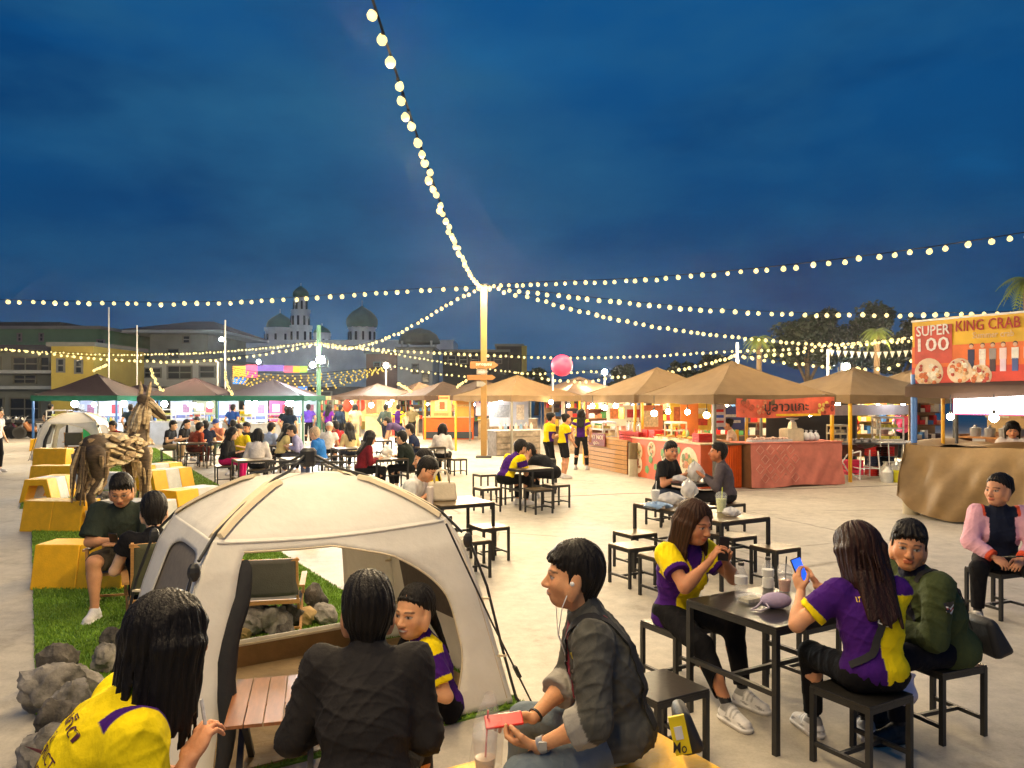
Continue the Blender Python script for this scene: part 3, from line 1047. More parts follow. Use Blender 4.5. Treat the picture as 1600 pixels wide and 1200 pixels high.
# ================================================================ far buildings
def bmat(n, c, v=.12):
    return mat(n, c, .8, var=v, vscale=.5, bump=.1, bscale=4)
def building(name, label, px0, px1, top, Y, dep, m, wins=(), cat='building', base=0., roof=None, mats=None, trim=True):
    x0, x1 = P(px0, 0, Y).x, P(px1, 0, Y).x
    zt = P(0, top, Y).z
    t = thing(name, label, cat, ((x0 + x1) / 2, Y, 0))
    w = x1 - x0
    MB().box((0, dep / 2, (zt + base) / 2), (w, dep, zt - base)).build('wall', m, t)
    if trim:
        MB().box((0, dep / 2, zt + .15), (w + .5, dep + .5, .3)).build('cornice', bmat('weathered plaster', S(120, 124, 118)), t)
    cx = (x0 + x1) / 2
    for a, b, c, d in wins:
        p, q = P(a, b, Y), P(c, d, Y)
        wc, hc = (p.x + q.x) / 2 - cx, (p.z + q.z) / 2
        fw, fh = q.x - p.x, p.z - q.z
        f = MB()
        for sx in (-1, 1):
            f.box((wc + sx * fw / 2, -.03, hc), (.12, .16, fh + .12))
        for sz in (-1, 0, 1):
            f.box((wc, -.035, hc + sz * fh / 2), (fw - .12, .15, .10))
        nb = max(1, int(fw / .9))
        for k in range(1, nb):
            f.box((wc - fw / 2 + fw * k / nb, -.03, hc), (.07, .1, fh - .1))
        fo = f.build('window', bmat('window frame', S(110, 112, 108)), t)
        MB().box((wc, -.006, hc), (fw - .1, .02, fh - .1)).build('pane', GLASSDK, fo)
    return t
PL1, PL2 = bmat('pale plaster', S(176, 182, 178)), bmat('grey plaster', S(120, 128, 128))
YB = bmat('yellow painted wall', S(186, 166, 74))
GB = bmat('green painted wall', S(82, 128, 92))
RB = bmat('terracotta roof', S(110, 58, 46))
DKB = bmat('dark building wall', S(58, 58, 60))
b = building('commercial_building', 'wide green building with dark flat roof rising at far left', -70, 155, 514, 78, 14, GB, [(98, 545, 118, 562), (152, 531, 163, 546), (28, 521, 34, 533), (62, 521, 68, 533)])
x = P(0, 0, 78).x - b.location.x
MB().box((x - 1.2, 8, P(0, 507, 78).z), (10.6, 9, 1.2)).build('roof', bmat('dark roof sheet', S(36, 42, 46)), b)
b = building('shophouse', 'grey two storey shophouse with barred windows beside yellow building', -70, 118, 553, 62, 10, PL2, [(20, 558, 60, 579), (-30, 558, 2, 578), (22, 586, 57, 599), (64, 558, 78, 585), (16, 622, 62, 655), (-40, 622, 6, 655)])
MB().box((0, -1.0, P(0, 546, 62).z), (P(118, 0, 62).x - P(-70, 0, 62).x + .8, 3.2, .5), top=(1, .5)).build('eave', bmat('old tile eave', S(70, 56, 50)), b)
MB().box((0, -.9, P(0, 582, 62).z), (P(118, 0, 62).x - P(-70, 0, 62).x, 1.8, .25)).build('balcony', PL1, b)
MB().box((0, -.9, P(0, 606, 62).z), (P(118, 0, 62).x - P(-70, 0, 62).x, 1.9, .25)).build('balcony', PL1, b)
b = building('yellow_house', 'bright yellow side wall with two small arched windows', 80, 146, 541, 58, 8, YB, [(90, 561, 101, 581), (118, 563, 129, 583)])
b = building('hip_roof_house', 'cream upper house with dark red hipped roof above the tents', 234, 325, 519, 84, 12, PL2, [(286, 525, 297, 536), (262, 545, 280, 560)])
w2 = (P(325, 0, 84).x - P(234, 0, 84).x) / 2 + 2.2
zt = P(0, 517, 84).z
MB().add([(-w2, -2, zt), (w2, -2, zt), (w2, 14, zt), (-w2, 14, zt), (-1, 6, zt + 1.6), (1.5, 6, zt + 1.6)], [(0, 1, 5, 4), (1, 2, 5), (2, 3, 4, 5), (3, 0, 4), (3, 2, 1, 0)]).build('roof', RB, b)
MB().box((0, 6, zt - .2), (2 * w2, 16, .3)).build('eave', PL1, b)
building('low_building', 'pale low building with balconies behind the dark red tents', 160, 345, 566, 70, 10, PL1, [(175, 572, 212, 588), (226, 575, 252, 590), (262, 572, 300, 592), (312, 572, 336, 590)])
building('shop_row', 'dim row of shops far behind the left tents', 120, 560, 604, 66, 3, DKB, [(130 + 36 * k, 612, 158 + 36 * k, 640) for k in range(11)], trim=False)
building('dark_block', 'long dark building with lit windows behind the wooden pole', 692, 794, 550, 95, 10, DKB, [(700 + 18 * k, 556, 712 + 18 * k, 568) for k in range(5)])
b = building('stair_tower', 'dark taller block with one pale side wall right of the pole', 776, 816, 541, 100, 10, DKB, [(784, 549, 795, 558)])
MB().box((P(819, 0, 100).x - b.location.x, 4, P(0, 541, 100).z / 2), (.65, 10, P(0, 541, 100).z)).build('side_wall', YB, b)
b = building('water_tower_house', 'white tall house with single dark window beside mosque', 621, 676, 546, 88, 8, PL1, [(644, 569, 654, 584), (660, 583, 670, 598)])
zt = P(0, 531, 88).z
for sx in (-1.7, 1.7):
    for sy in (1.5, 6.5):
        MB().bar((sx, sy, P(0, 546, 88).z), (sx, sy, zt), .25).build('column', PL1, b)
MB().lathe([(2.5, zt - .15), (2.45, zt + .2), (2.1, zt + .9), (1.3, zt + 1.4), (.1, zt + 1.7)], (0, 4, 0), 20).build('roof', bmat('grey dome roof', S(84, 96, 88)), b)
building('brick_annex', 'reddish brown annex wall between the mosque and the white house', 572, 621, 553, 90, 6, bmat('brown render', S(128, 96, 84)), [(584, 566, 594, 580)])
# ---------------------------------------------------------------- mosque
t = thing('mosque', 'pale mosque with green onion domes and a minaret behind the market', 'mosque', (0, 110, 0))
DG = bmat('green dome tile', S(58, 120, 104), .2)
WW = bmat('white mosque wall', S(224, 228, 224))
def pz(py): return P(0, py, 110).z
def pxx(px): return P(px, 0, 110).x
def onion(px, pyb, pyt, rpx, name='dome'):
    r, z0, z1 = rpx / F * 110, pz(pyb), pz(pyt)
    h = z1 - z0
    pr = [(.84, 0), (.95, .1), (1, .25), (.97, .42), (.84, .58), (.6, .74), (.32, .86), (.12, .95), (.02, 1.0)]
    d = MB().lathe([(r * a, z0 + h * b_) for a, b_ in pr], (pxx(px), 6, 0), 28).build(name, DG, t, 40)
    MB().tube([(pxx(px), 6, z1 - .1), (pxx(px), 6, z1 + h * .22)], .08, 6).build('finial', STEELG, d)
onion(418, 512, 482, 22)
onion(553, 508, 470, 26)
onion(452, 457, 437, 13)
onion(487, 520, 503, 14)
MB().box((pxx(535), 9, pz(545) / 2 + pz(620) / 2 - 2), (pxx(705) - pxx(365), 10, pz(532) + 4)).build('wall', WW, t)
def drum(px, y0, y1, rpx, wn):
    d = MB().lathe([(rpx / F * 110, pz(y1)), (rpx / F * 110, pz(y0)), (rpx / F * 118, pz(y0) + .02), (rpx / F * 118, pz(y0) + .45)], (pxx(px), 6, 0), 12).build('drum', WW, t)
    r = rpx / F * 110
    w = MB()
    for k in range(wn):
        a = PI + PI * (k + .5) / wn
        c = (pxx(px) + r * .975 * math.cos(a), 6 + r * .975 * math.sin(a), (pz(y0 + 4) + pz(y1 - 3)) / 2)
        w.box(c, (.30, .35, (pz(y0 + 5) - pz(y1 - 5))), rz=a + PI / 2)
    w.build('window', GLASSDK, d)
drum(418, 512, 532, 24, 5)
drum(553, 508, 532, 22, 6)
drum(452, 457, 482, 11, 4)
drum(452, 482, 508, 15, 5)
drum(452, 508, 532, 18, 5)
drum(487, 520, 532, 14, 4)
# ================================================================ trees
leafm = mat('tree leaves', S(30, 44, 18), .6, var=.35, vscale=.8)
palml = mat('palm leaves', S(96, 112, 40), .55, var=.25, vscale=1)
bark = mat('bark', S(96, 78, 56), .9, var=.25, bump=.6, bscale=12)
def tree(label, px, top, Y, wpx, n=5200, base=0., group=None):
    c = P(px, 620, Y)
    zt = P(0, top, Y).z
    t = thing('leafy_tree', label, 'tree', (c.x, Y, 0), 0, group)
    w = wpx / F * Y / 2
    tr = MB().tube([(0, 0, base), (.1, 0, zt * .3), (-.1, .1, zt * .6)], [.28, .22, .12], 8)
    for k in range(6):
        a = k * 1.1
        tr.tube([(0, 0, zt * .35), (w * .4 * math.cos(a), w * .4 * math.sin(a), zt * .6), (w * .7 * math.cos(a), w * .7 * math.sin(a), zt * .75)], [.13, .08, .03], 5)
    tr.build('trunk', bark, t)
    cl = []
    for k in range(26):
        a, q = rng.random() * 2 * PI, rng.random() ** .5
        zc = zt * (.48 + .42 * rng.random())
        sh = 1 - ((zc / zt - .6) / .5) ** 2 * .8
        cl.append((w * q * math.cos(a) * sh, w * q * math.sin(a) * sh, zc, w * (.22 + .2 * rng.random())))
    cl = np.array(cl)
    pk = rng.integers(0, len(cl), n)
    dv = rng.normal(size=(n, 3))
    dv /= np.linalg.norm(dv, axis=1)[:, None]
    Cn = cl[pk, :3] + dv * (cl[pk, 3] * (.55 + .5 * rng.random(n)))[:, None] * [1, 1, .75]
    u = rng.normal(size=(n, 3)); u /= np.linalg.norm(u, axis=1)[:, None]
    v = np.cross(u, rng.normal(size=(n, 3))); v /= np.linalg.norm(v, axis=1)[:, None]
    lw = Y * .0032
    V = np.stack([Cn - u * lw, Cn + v * lw * .6, Cn + u * lw, Cn - v * lw * .6], 1).reshape(-1, 3)
    np_mesh('crown', V, np.arange(4 * n).reshape(-1, 4), leafm, t, None, False)
tree('broad dark tree rising behind the right tents left half', 1262, 486, 52, 110)
tree('tallest dark tree crown behind the right tents', 1335, 472, 56, 120)
tree('dark tree closest to the crab banner', 1405, 482, 54, 110)
tree('small dark tree beside the far floodlight', 975, 566, 70, 40, 2500)
tree('tiny dark bush like tree right of the red ball', 838, 572, 80, 40, 2000)
tree('dark tree behind the tall tan tent apex', 1068, 560, 72, 60, 2500)
tree('faint tree left of the palms', 1118, 548, 66, 50, 2500)
def palm(label, px, top, Y, rpx, lean=0.):
    c = P(px, 620, Y)
    zt = P(0, top, Y).z
    r = rpx / F * Y
    t = thing('palm_tree', label, 'palm', (c.x, Y, 0), 0, 'palms behind the right tents')
    MB().tube([(0, 0, 0), (lean * .4, 0, zt * .5), (lean, 0, zt)], [.2, .15, .13], 8).build('trunk', bark, t)
    for k in range(13):
        a = k * 2.399
        up = .55 - .08 * k
        mb = MB()
        pts = []
        for i in range(9):
            q = i / 8
            pts.append(Vector((lean + r * q * math.cos(a), r * q * math.sin(a), zt + r * (up * q * 1.3 - 1.1 * q * q * .9))))
        mb.tube(pts, [.035 - .003 * i for i in range(9)], 4)
        for i in range(1, 9):
            d = (pts[i] - pts[i - 1]).normalized()
            sd = d.cross(Vector((0, 0, 1))).normalized()
            for sg in (1, -1):
                for o_ in (0, .5):
                    p = pts[i - 1].lerp(pts[i], o_)
                    ln = r * .34 * math.sin(PI * min(1, (i + o_) / 9 + .08))
                    e2 = p + sd * sg * ln + d * ln * .5 + Vector((0, 0, -ln * .45))
                    mb.add([p, p + d * r * .07, e2], [(0, 1, 2)])
        mb.build('frond', palml, t)
palm('short palm with drooping fronds left of right trees', 1186, 528, 40, 26)
palm('palm with drooping crown in front of the dark trees', 1370, 516, 38, 26)
palm('tall palm whose crown reaches in from the right edge', 1604, 436, 34, 42)
# ================================================================ poles, floodlights, strings of bulbs
PT = P(756, 447, 24.7)
t = thing('wooden_pole', 'tall ochre square pole in the middle where all bulb strings meet', 'pole', (PT.x, 24.7, 0))
MB().box((0, 0, PT.z / 2), (.19, .19, PT.z)).build('shaft', POLEM, t)
MB().box((0, 0, .03), (.5, .5, .06)).build('base_plate', mat('dark steel plate', (.05, .05, .05), .5), t)
MB().box((0, 0, PT.z + .03), (.24, .24, .06)).build('cap', SOCK, t)
def arrow_sign(label, px0, px1, py0, py1, m, key, tm, d=-.13):
    p, q = P(px0, py0, 24.7), P(px1, py1, 24.7)
    t = thing('direction_sign', label, 'sign', (0, 24.7 + d, 0), 0, 'direction boards on the pole')
    h = p.z - q.z
    zc = (p.z + q.z) / 2
    x0, x1 = p.x, q.x
    mb = MB()
    o = [(x0, q.z), (x1 - h * .7, q.z), (x1, zc), (x1 - h * .7, p.z), (x0, p.z)]
    mb.add([(x_, -.015, z_) for x_, z_ in o] + [(x_, .015, z_) for x_, z_ in o], [(0, 1, 2, 3, 4), (9, 8, 7, 6, 5)] + [(i, 5 + i, 5 + (i + 1) % 5, (i + 1) % 5) for i in range(5)])
    mb.build('board', m, t)
    if key:
        put_text(key, (x1 - x0) * .55, h * .45, tm, t, frame(((x0 + x1) / 2 - .02, -.019, zc), (1, 0, 0), (0, 0, 1)))
SIGNW = mat('brown sign wood', S(150, 104, 56), .6, var=.2, stretch=(1, 1, 6))
SIGNG = mat('grey sign paint', S(150, 146, 138), .6)
WTXT = mat('white lettering', (.8, .8, .78), .5, var=0)
arrow_sign('long brown arrow board, topmost on the ochre pole', 735, 779, 565, 576, SIGNW, 'ตลาดชุมชน', WTXT)
arrow_sign('small grey board under the top arrow board', 745, 763, 577, 585, SIGNG, 'ทางเข้า', WTXT, -.115)
arrow_sign('brown arrow board pointing right below the grey one', 730, 775, 586, 594, SIGNW, None, WTXT, -.14)
arrow_sign('small pale board, lowest on the ochre pole', 745, 760, 596, 604, SIGNG, None, WTXT, -.115)
def post(label, px, pyb, pyt, Y, m=STEELG, r=.045, name='light_pole', cat='pole'):
    c = P(px, 0, Y)
    t = thing(name, label, cat, (c.x, Y, 0))
    zt = P(0, pyt, Y).z
    MB().tube([(0, 0, 0), (0, 0, zt)], r, 8).build('shaft', m, t)
    MB().lathe([(r * 3, 0), (r * 3, .12), (r * 1.3, .2), (r * 1.3, .25)], (0, 0, 0), 10).build('base', mat('post base', (.3, .3, .3), .8), t)
    return t
def flood(label, px, py, Y, r=.20, face=0.):
    c = P(px, py, Y)
    t = thing('floodlight', label, 'floodlight', c)
    MB().box((0, .10, 0), (r * 1.5, .14, r * 1.4), top=(.9, 1)).build('housing', SOCK, t)
    MB().lathe([(1e-4, -.012), (r * .55, -.008), (r * .62, .02)], (0, .02, 0), 18, M=Matrix.Rotation(R(-90), 3, 'X')).build('lens', FLOODM, t)
    MB().tube([(-r * 1.2, .12, 0), (-r * 1.2, .12, -r * 1.3), (r * 1.2, .12, -r * 1.3), (r * 1.2, .12, 0)], .02, 6).build('bracket', SOCK, t)
GP = mat('green painted pole', S(60, 116, 96), .5)
post('green painted light pole with the brightest floodlights', 498, 690, 508, 32, GP, .09)
flood('large upper floodlight on the green pole', 500, 562, 31.7, .24)
flood('lower floodlight left on the green pole', 488, 570, 31.7, .17)
post('thin pole carrying a floodlight beside the brick annex', 603, 610, 566, 40)
flood('single floodlight beside the brick annex', 603, 571, 39.8, .20)
post('thin pole with floodlight right of the red ball', 945, 640, 576, 34)
flood('floodlight glowing right of the red ball', 945, 581, 33.8, .17)
post('thin pole with floodlight over the right tents', 1322, 640, 568, 24)
flood('floodlight above the right tents by the dark trees', 1323, 573, 23.8, .17)
flood('small floodlight at far left before the hipped roof house', 346, 530, 60, .22)
flood('small floodlight at the left end of the amber string curtain', 404, 565, 44, .16)
post('bare white pole, left of the two left of the yellow house', 170, 660, 480, 44)
post('bare white pole right of the yellow house', 214, 660, 508, 44)
post('white pole before the mosque', 352, 660, 500, 42)
post('second tall pole near the red lanterns', 340, 660, 565, 40)
post('white mast beside the right tent apex', 1152, 640, 535, 24.5)
post('white mast over the right tents', 1294, 640, 546, 25)
BULB_LAMP = bpy.data.lights.new('bulb_glow', 'POINT')
BULB_LAMP.energy = BULB_W * 3
BULB_LAMP.color = (1, .75, .42)
BULB_LAMP.shadow_soft_size = .05
def string(label, pts, sp=.40, r=.068, m=BULBM, hang=.07, n=None, mseg=False, group='strings of festoon bulbs over the market'):
    """bulbs on a cable through pts (Vectors); pts are dense or control points of a sagging curve"""
    P_ = [Vector(p) for p in pts]
    # Catmull-Rom through the points
    dense = []
    for i in range(len(P_) - 1):
        a, b, c, d = P_[max(i - 1, 0)], P_[i], P_[i + 1], P_[min(i + 2, len(P_) - 1)]
        for k in range(24):
            t = k / 24
            dense.append(.5 * ((2 * b) + (c - a) * t + (2 * a - 5 * b + 4 * c - d) * t * t + (3 * b - a - 3 * c + d) * t ** 3))
    dense.append(P_[-1])
    T0 = thing('string_light', label, 'string light', dense[0], 0, group)
    o = dense[0]
    MB().tube([p - o for p in dense[::3] + [dense[-1]]], .010, 4).build('cable', CABLE, T0)
    acc, last = sp * .5, dense[0]
    me = bulb_mesh(r, m)
    lamp = None if m is BULBY or sp < .2 else BULB_LAMP
    sk = MB()
    k = 0
    for p in dense[1:]:
        d = (p - last).length
        while acc <= d and d > 1e-9:
            q = last.lerp(p, acc / d)
            if k % 3 == 1 and lamp:
                lo = link('bulb_glow', lamp, T0, q - o + Vector((0, 0, -hang - r - .06)))
            bo_ = link('bulb', me, T0, q - o + Vector((random.uniform(-.03, .03), random.uniform(-.03, .03), -hang + random.uniform(-.025, .02))))
            bo_.rotation_euler = (random.uniform(-.4, .4), random.uniform(-.4, .4), 0)
            bo_.scale = (random.uniform(.88, 1.12),) * 3
            sk.lathe([(r * .32, -hang + r * .8), (r * .36, -.02), (.012, 0)], q - o, 5)
            acc += sp * random.uniform(.86, 1.14)
            k += 1
        acc -= d
        last = p
    kind(sk.build('bulb_sockets', CABLE, T0), 'stuff')
    return T0
_BM = {}

def bulb_mesh(r, m):
    if (r, m.name) not in _BM:
        mb = MB().lathe([(1e-5, -r), (r * .6, -r * .8), (r * .97, -r * .25), (r * .93, r * .3), (r * .55, r * .85), (r * .34, r * 1.1)], n=9)
        me = bpy.data.meshes.new('bulb')
        me.from_pydata(mb.v, [], mb.f)
        me.materials.append(m)
        me.shade_smooth()
        _BM[(r, m.name)] = me
    return _BM[(r, m.name)]
top = PT + Vector((0, -.05, .02))
string('string of bulbs running overhead from the pole toward the viewer', [Vector((-.945, y, 4.52 + .0049 * (y - 10.2) ** 2)) for y in (24.6, 21, 17.5, 14, 11, 8, 5, 2, -1.5)], .33, .042, hang=.06)
string('string of bulbs from the pole to the left edge, highest on that side', [top, P(620, 453, 25), P(400, 468, 25.5), P(250, 472, 25.6), P(0, 468, 25.2), P(-180, 462, 24.5)], .375)
string('steep bright string from the pole down to the green light pole', [top, P(700, 473, 26), P(625, 517, 28), P(565, 538, 30), P(530, 541, 31), P(498, 535, 32)], .30, .058)
string('string of bulbs sagging left from the green light pole', [P(498, 535, 32), P(400, 553, 32.2), P(300, 562, 32.4), P(200, 561, 32.5), P(100, 553, 32.2), P(0, 543, 32), P(-120, 533, 31.5)], .27, .056)
string('faint far string of small bulbs left of the green light pole', [P(498, 533, 34), P(345, 548, 40), P(230, 552, 44), P(145, 552, 46), P(-60, 541, 48)], .33, .05)
string('string of bulbs rising right from the pole to the right edge, topmost', [top, P(850, 440, 22.6), P(1000, 434, 20.3), P(1200, 417, 17.6), P(1400, 393, 15.6), P(1600, 363, 13.8), P(1740, 335, 12.6)], .345, .056)
string('string of bulbs from the pole to the right edge, passing above the crab banner', [top, P(850, 456, 24.2), P(960, 468, 24), P(1100, 481, 23.8), P(1250, 488, 23.4), P(1450, 489, 22.8), P(1620, 485, 22), P(1700, 480, 21.6)], .335)
string('string of bulbs dropping right from the pole toward the crab banner', [top, P(830, 463, 25.4), P(910, 484, 27), P(990, 502, 28.6), P(1080, 516, 30.4), P(1200, 530, 33), P(1300, 536, 35), P(1440, 530, 38)], .42, .074)
string('long level far string across the middle of the market', [P(498, 534, 32), P(560, 542, 35), P(640, 547, 37.5), P(800, 555, 40), P(900, 557, 40), P(1000, 555, 39), P(1110, 549, 37.5), P(1250, 542, 36), P(1430, 525, 33)], .34, .068)
string('dotted far string between annex and dark block', [P(560, 541, 36), P(640, 555, 40), P(720, 569, 44), P(820, 582, 48)], .42, .055)
string('lowest dotted far string from the annex floodlight', [P(606, 569, 40), P(660, 579, 42), P(735, 588, 44)], .40, .055)
string('string along the tan tents up to the white mast', [P(1040, 579, 21.5), P(1085, 570, 22.5), P(1127, 559, 23.5), P(1152, 551, 24.5)], .28, .05)
string('string from the white mast down over the right tent apexes', [P(1152, 551, 24.5), P(1200, 561, 24), P(1265, 567, 24), P(1305, 572, 24.5)], .34, .052)
string('short string curling over the tent apex by the dark trees', [P(1338, 570, 21.5), P(1355, 582, 20.8), P(1379, 592, 20)], .14, .055)
string('short string of bulbs beside the crab banner, lower', [P(1345, 573, 23), P(1380, 573, 22.6), P(1426, 560, 22)], .3, .052)
string('second level string beside the dark trees', [P(1157, 556, 26), P(1230, 550, 27), P(1330, 538, 28), P(1428, 524, 29)], .36, .06)
string('slack string beneath the red ball', [P(842, 588, 30), P(880, 593, 30), P(915, 594, 30), P(955, 588, 30), P(984, 585, 30)], .26, .056)
string('fainter string left of the red ball behind tents', [P(800, 580, 36), P(842, 582, 36), P(940, 578, 36)], .3, .055)
string('short slanting string at the left end of the far tan tents', [P(622, 596, 29), P(643, 609, 28)], .11, .055)
string('short slanting string left of the ochre pole', [P(713, 602, 30), P(729, 591, 30.5)], .1, .055)
string('short slanting string over the leftmost dark tent', [P(145, 577, 29), P(168, 566, 30)], .13, .055)
string('short string falling between two left tents', [P(235, 572, 30), P(243, 593, 29.4), P(256, 611, 29)], .14, .055)
string('short string falling left of the wide dark tent', [P(352, 577, 30), P(355, 598, 29.5), P(362, 613, 29)], .14, .055)
for k in range(7):
    string(('topmost', 'second', 'third', 'middle', 'fifth', 'sixth', 'lowest')[k] + ' amber strand of the glowing string curtain',
           [P(362, 574 + k * 3, 36 + k * .3), P(410, 582 + k * 4, 36), P(470, 584 + k * 4.4, 36), P(530, 580 + k * 3.6, 36), P(601, 572 + k * .8, 38)], .34, .042, BULBY, group='amber strings of the light curtain')
# red ball
t = thing('ball_lantern', 'glowing pink red ball on a thin post above the tents', 'ball lantern', P(878, 571, 27))
MB().sph((0, 0, 0), 17 / F * 27, 24, 16).build('globe', mat('pink red globe', S(235, 40, 80), .5, emit=.55, ecol=S(235, 30, 70), var=.05), t, 180)
MB().tube([(-.32, .1, -.3), (-.32, .1, -2.2)], .035, 6).build('post', STEELG, t)
# bunting
t = thing('bunting', 'row of small pale pennants strung over the right tents', 'bunting', P(1315, 551, 26))
fl = MB()
MB().tube([P(1290, 545, 26) - t.location, P(1370, 550, 26) - t.location, P(1440, 543, 26) - t.location], .008, 4).build('cord', SOCK, t)
pm = mat('pale pennant', S(190, 186, 170), .8)
for k in range(13):
    q = P(1300 + k * 10.5, 547 + 3 * math.sin(k / 12 * PI), 26) - t.location
    MB().add([q + Vector((-.08, 0, 0)), q + Vector((.08, 0, 0)), q + Vector((0, .01, -.22)), q + Vector((-.08, .004, 0)), q + Vector((.08, .004, 0)), q + Vector((0, .014, -.22))], [(0, 1, 2), (5, 4, 3), (0, 3, 4, 1), (1, 4, 5, 2), (2, 5, 3, 0)]).build('pennant', pm, t)
# coloured screen far left
t = thing('display_banner', 'multicoloured display banner behind the amber bulbs', 'banner', P(420, 585, 46))
for a, b_, y0, y1, c in ((364, 384, 572, 588, S(240, 150, 30)), (384, 402, 570, 590, S(230, 70, 130)), (402, 444, 570, 580, S(80, 60, 160)), (444, 458, 572, 582, S(230, 60, 100)), (458, 468, 572, 582, S(240, 150, 30)), (468, 480, 572, 582, S(120, 180, 60)), (364, 384, 590, 600, S(30, 110, 210)), (466, 480, 604, 612, S(30, 110, 210))):
    p, q = P(a, y0, 46), P(b_, y1, 46)
    MB().box(((p + q) / 2 - t.location), (q.x - p.x, .06, p.z - q.z)).build('panel', mat('lit display panel %.2f %.2f' % c[:2], c, .5, emit=.8, ecol=c, var=0), t)
MB().box((0, .08, -.7), (4.6, .08, 1.3)).build('backing', DKB, t)
# ================================================================ market canopies
def cloth_mat(name, col, tr=.30, var=.08, bump=.25):
    m = mat(name, col, .85, var=var, vscale=3, bump=bump, bscale=5, spec=.15)
    t = m.node_tree
    b = t.nodes['Principled BSDF']
    o = [n for n in t.nodes if n.type == 'OUTPUT_MATERIAL'][0]
    tr_ = t.nodes.new('ShaderNodeBsdfTranslucent')
    src = b.inputs['Base Color'].links
    if src:
        t.links.new(src[0].from_socket, tr_.inputs[0])
    else:
        tr_.inputs[0].default_value = (*col, 1)
    mx = t.nodes.new('ShaderNodeMixShader')
    mx.inputs[0].default_value = tr
    t.links.new(b.outputs[0], mx.inputs[1])
    t.links.new(tr_.outputs[0], mx.inputs[2])
    t.links.new(mx.outputs[0], o.inputs[0])
    return m
TANC = cloth_mat('tan canopy cloth', S(124, 103, 76))
BRNC = cloth_mat('brown canopy cloth', S(100, 82, 70))
MARC = cloth_mat('maroon canopy cloth', S(44, 32, 38), .05)
GRNC = cloth_mat('green valance cloth', S(28, 86, 68))
TENTC = cloth_mat('cream camping tent cloth', S(242, 238, 228), .22, .05, .7)
def canopy(label, px, Y, rot, size, apex_py, cloth, pm, val=None, eave=2.0, drop=.2, floor_posts=True):
    c = P(px, 0, Y)
    az = P(0, apex_py, Y).z
    t = thing('canopy_tent', label, 'canopy', (c.x, Y, 0), R(rot), 'market canopies over the stalls')
    h = size / 2
    mb = MB()
    cs = [(-h, -h), (h, -h), (h, h), (-h, h)]
    for k in range(4):
        a, b_ = Vector((*cs[k], eave)), Vector((*cs[(k + 1) % 4], eave))
        def fn(u, v, a=a, b_=b_):
            e_ = a.lerp(b_, u)
            p = e_.lerp(Vector((0, 0, az)), v)
            p.z = eave + (az - eave) * (v ** 1.12) - .07 * math.sin(PI * u) * (1 - v) * (v + .15) * 2 + .012 * math.sin(u * 23 + v * 9 + k)
            return p
        mb.grid(fn, 12, 8)
    mb.build('roof_cloth', cloth, t, 30)
    vb = MB()
    for k in range(4):
        a, b_ = Vector((*cs[k], 0)), Vector((*cs[(k + 1) % 4], 0))
        vb.grid(lambda u, v, a=a, b_=b_, k=k: a.lerp(b_, u) * (1.004 + .006 * math.sin(u * 31) * v) + Vector((0, 0, eave - .012 * math.sin(PI * u) - v * (drop + .015 * math.sin(u * 17 + k)))), 24, 2)
    vb.build('valance', val or cloth, t, 40)
    for k, (x, y) in enumerate(cs):
        MB().box((x * .965, y * .965, eave / 2 - .03), (.06, .06, eave - .06)).build('post', pm[k % len(pm)], t)
    fr = MB()
    for k in range(4):
        a, b_ = Vector((*cs[k], eave - .06)) * .965, Vector((*cs[(k + 1) % 4], eave - .06)) * .965
        a.z = b_.z = eave - .07
        fr.bar(a, b_, .03)
        fr.bar(a, Vector((0, 0, az - .06)), .025)
    fr.build('roof_frame', STEELG, t)
    return t
YP, GP2 = YELPIPE, mat('grey post paint', S(120, 118, 110), .5)
tA = canopy('large tan canopy over the crab counter with the orange sign', 1144, 18.2, 19.5, 3.2, 564, TANC, [GP2, YP, YP, YP])
tB = canopy('tan canopy over the wooden slat counter and red crates', 1027, 21.3, 19.5, 3.15, 574, TANC, [YP])
tF = canopy('tan canopy over the open stall with the pink basket', 1333, 19.6, 19.5, 3.3, 574, TANC, [YP, GP2, GP2, GP2])
tF2 = canopy('tan canopy half hidden behind the crab banner', 1424, 21, 19.5, 3.3, 578, TANC, [YP])
tC = canopy('brown canopy right behind the ochre pole', 808, 27.5, 40, 3.25, 586, TANC, [GP2, YP])
tD = canopy('brown canopy over the orange drink counter', 692, 37, 30, 3.4, 596, BRNC, [YP, GP2])
tD2 = canopy('brown canopy with grey side, further back left of the orange counter', 655, 43, 35, 3.5, 597, BRNC, [GP2])
tE = canopy('grey brown canopy over the counter with red paper lanterns', 590, 40, 35, 3.6, 599, BRNC, [GP2])
tE2 = canopy('tan canopy peeking out behind the ochre pole on its left', 752, 36, 35, 3.4, 592, BRNC, [GP2])
tG = canopy('far brown canopy seen between the red ball and the middle stalls', 905, 31, 25, 3.4, 588, BRNC, [GP2])
tL1 = canopy('maroon canopy with green edge, leftmost of the row', 152, 31, 0, 3.3, 584, MARC, [BLUEPIPE], GRNC)
tL2 = canopy('small far maroon canopy between two larger dark ones', 222, 39, 0, 3.3, 600, MARC, [BLUEPIPE], GRNC)
tL3 = canopy('maroon canopy with green edge behind the driftwood horse', 305, 33, 0, 3.3, 590, MARC, [BLUEPIPE], GRNC)
tL4 = canopy('maroon canopy with green edge before the amber bulb curtain', 427, 31, 0, 3.4, 593, MARC, [GP], GRNC)
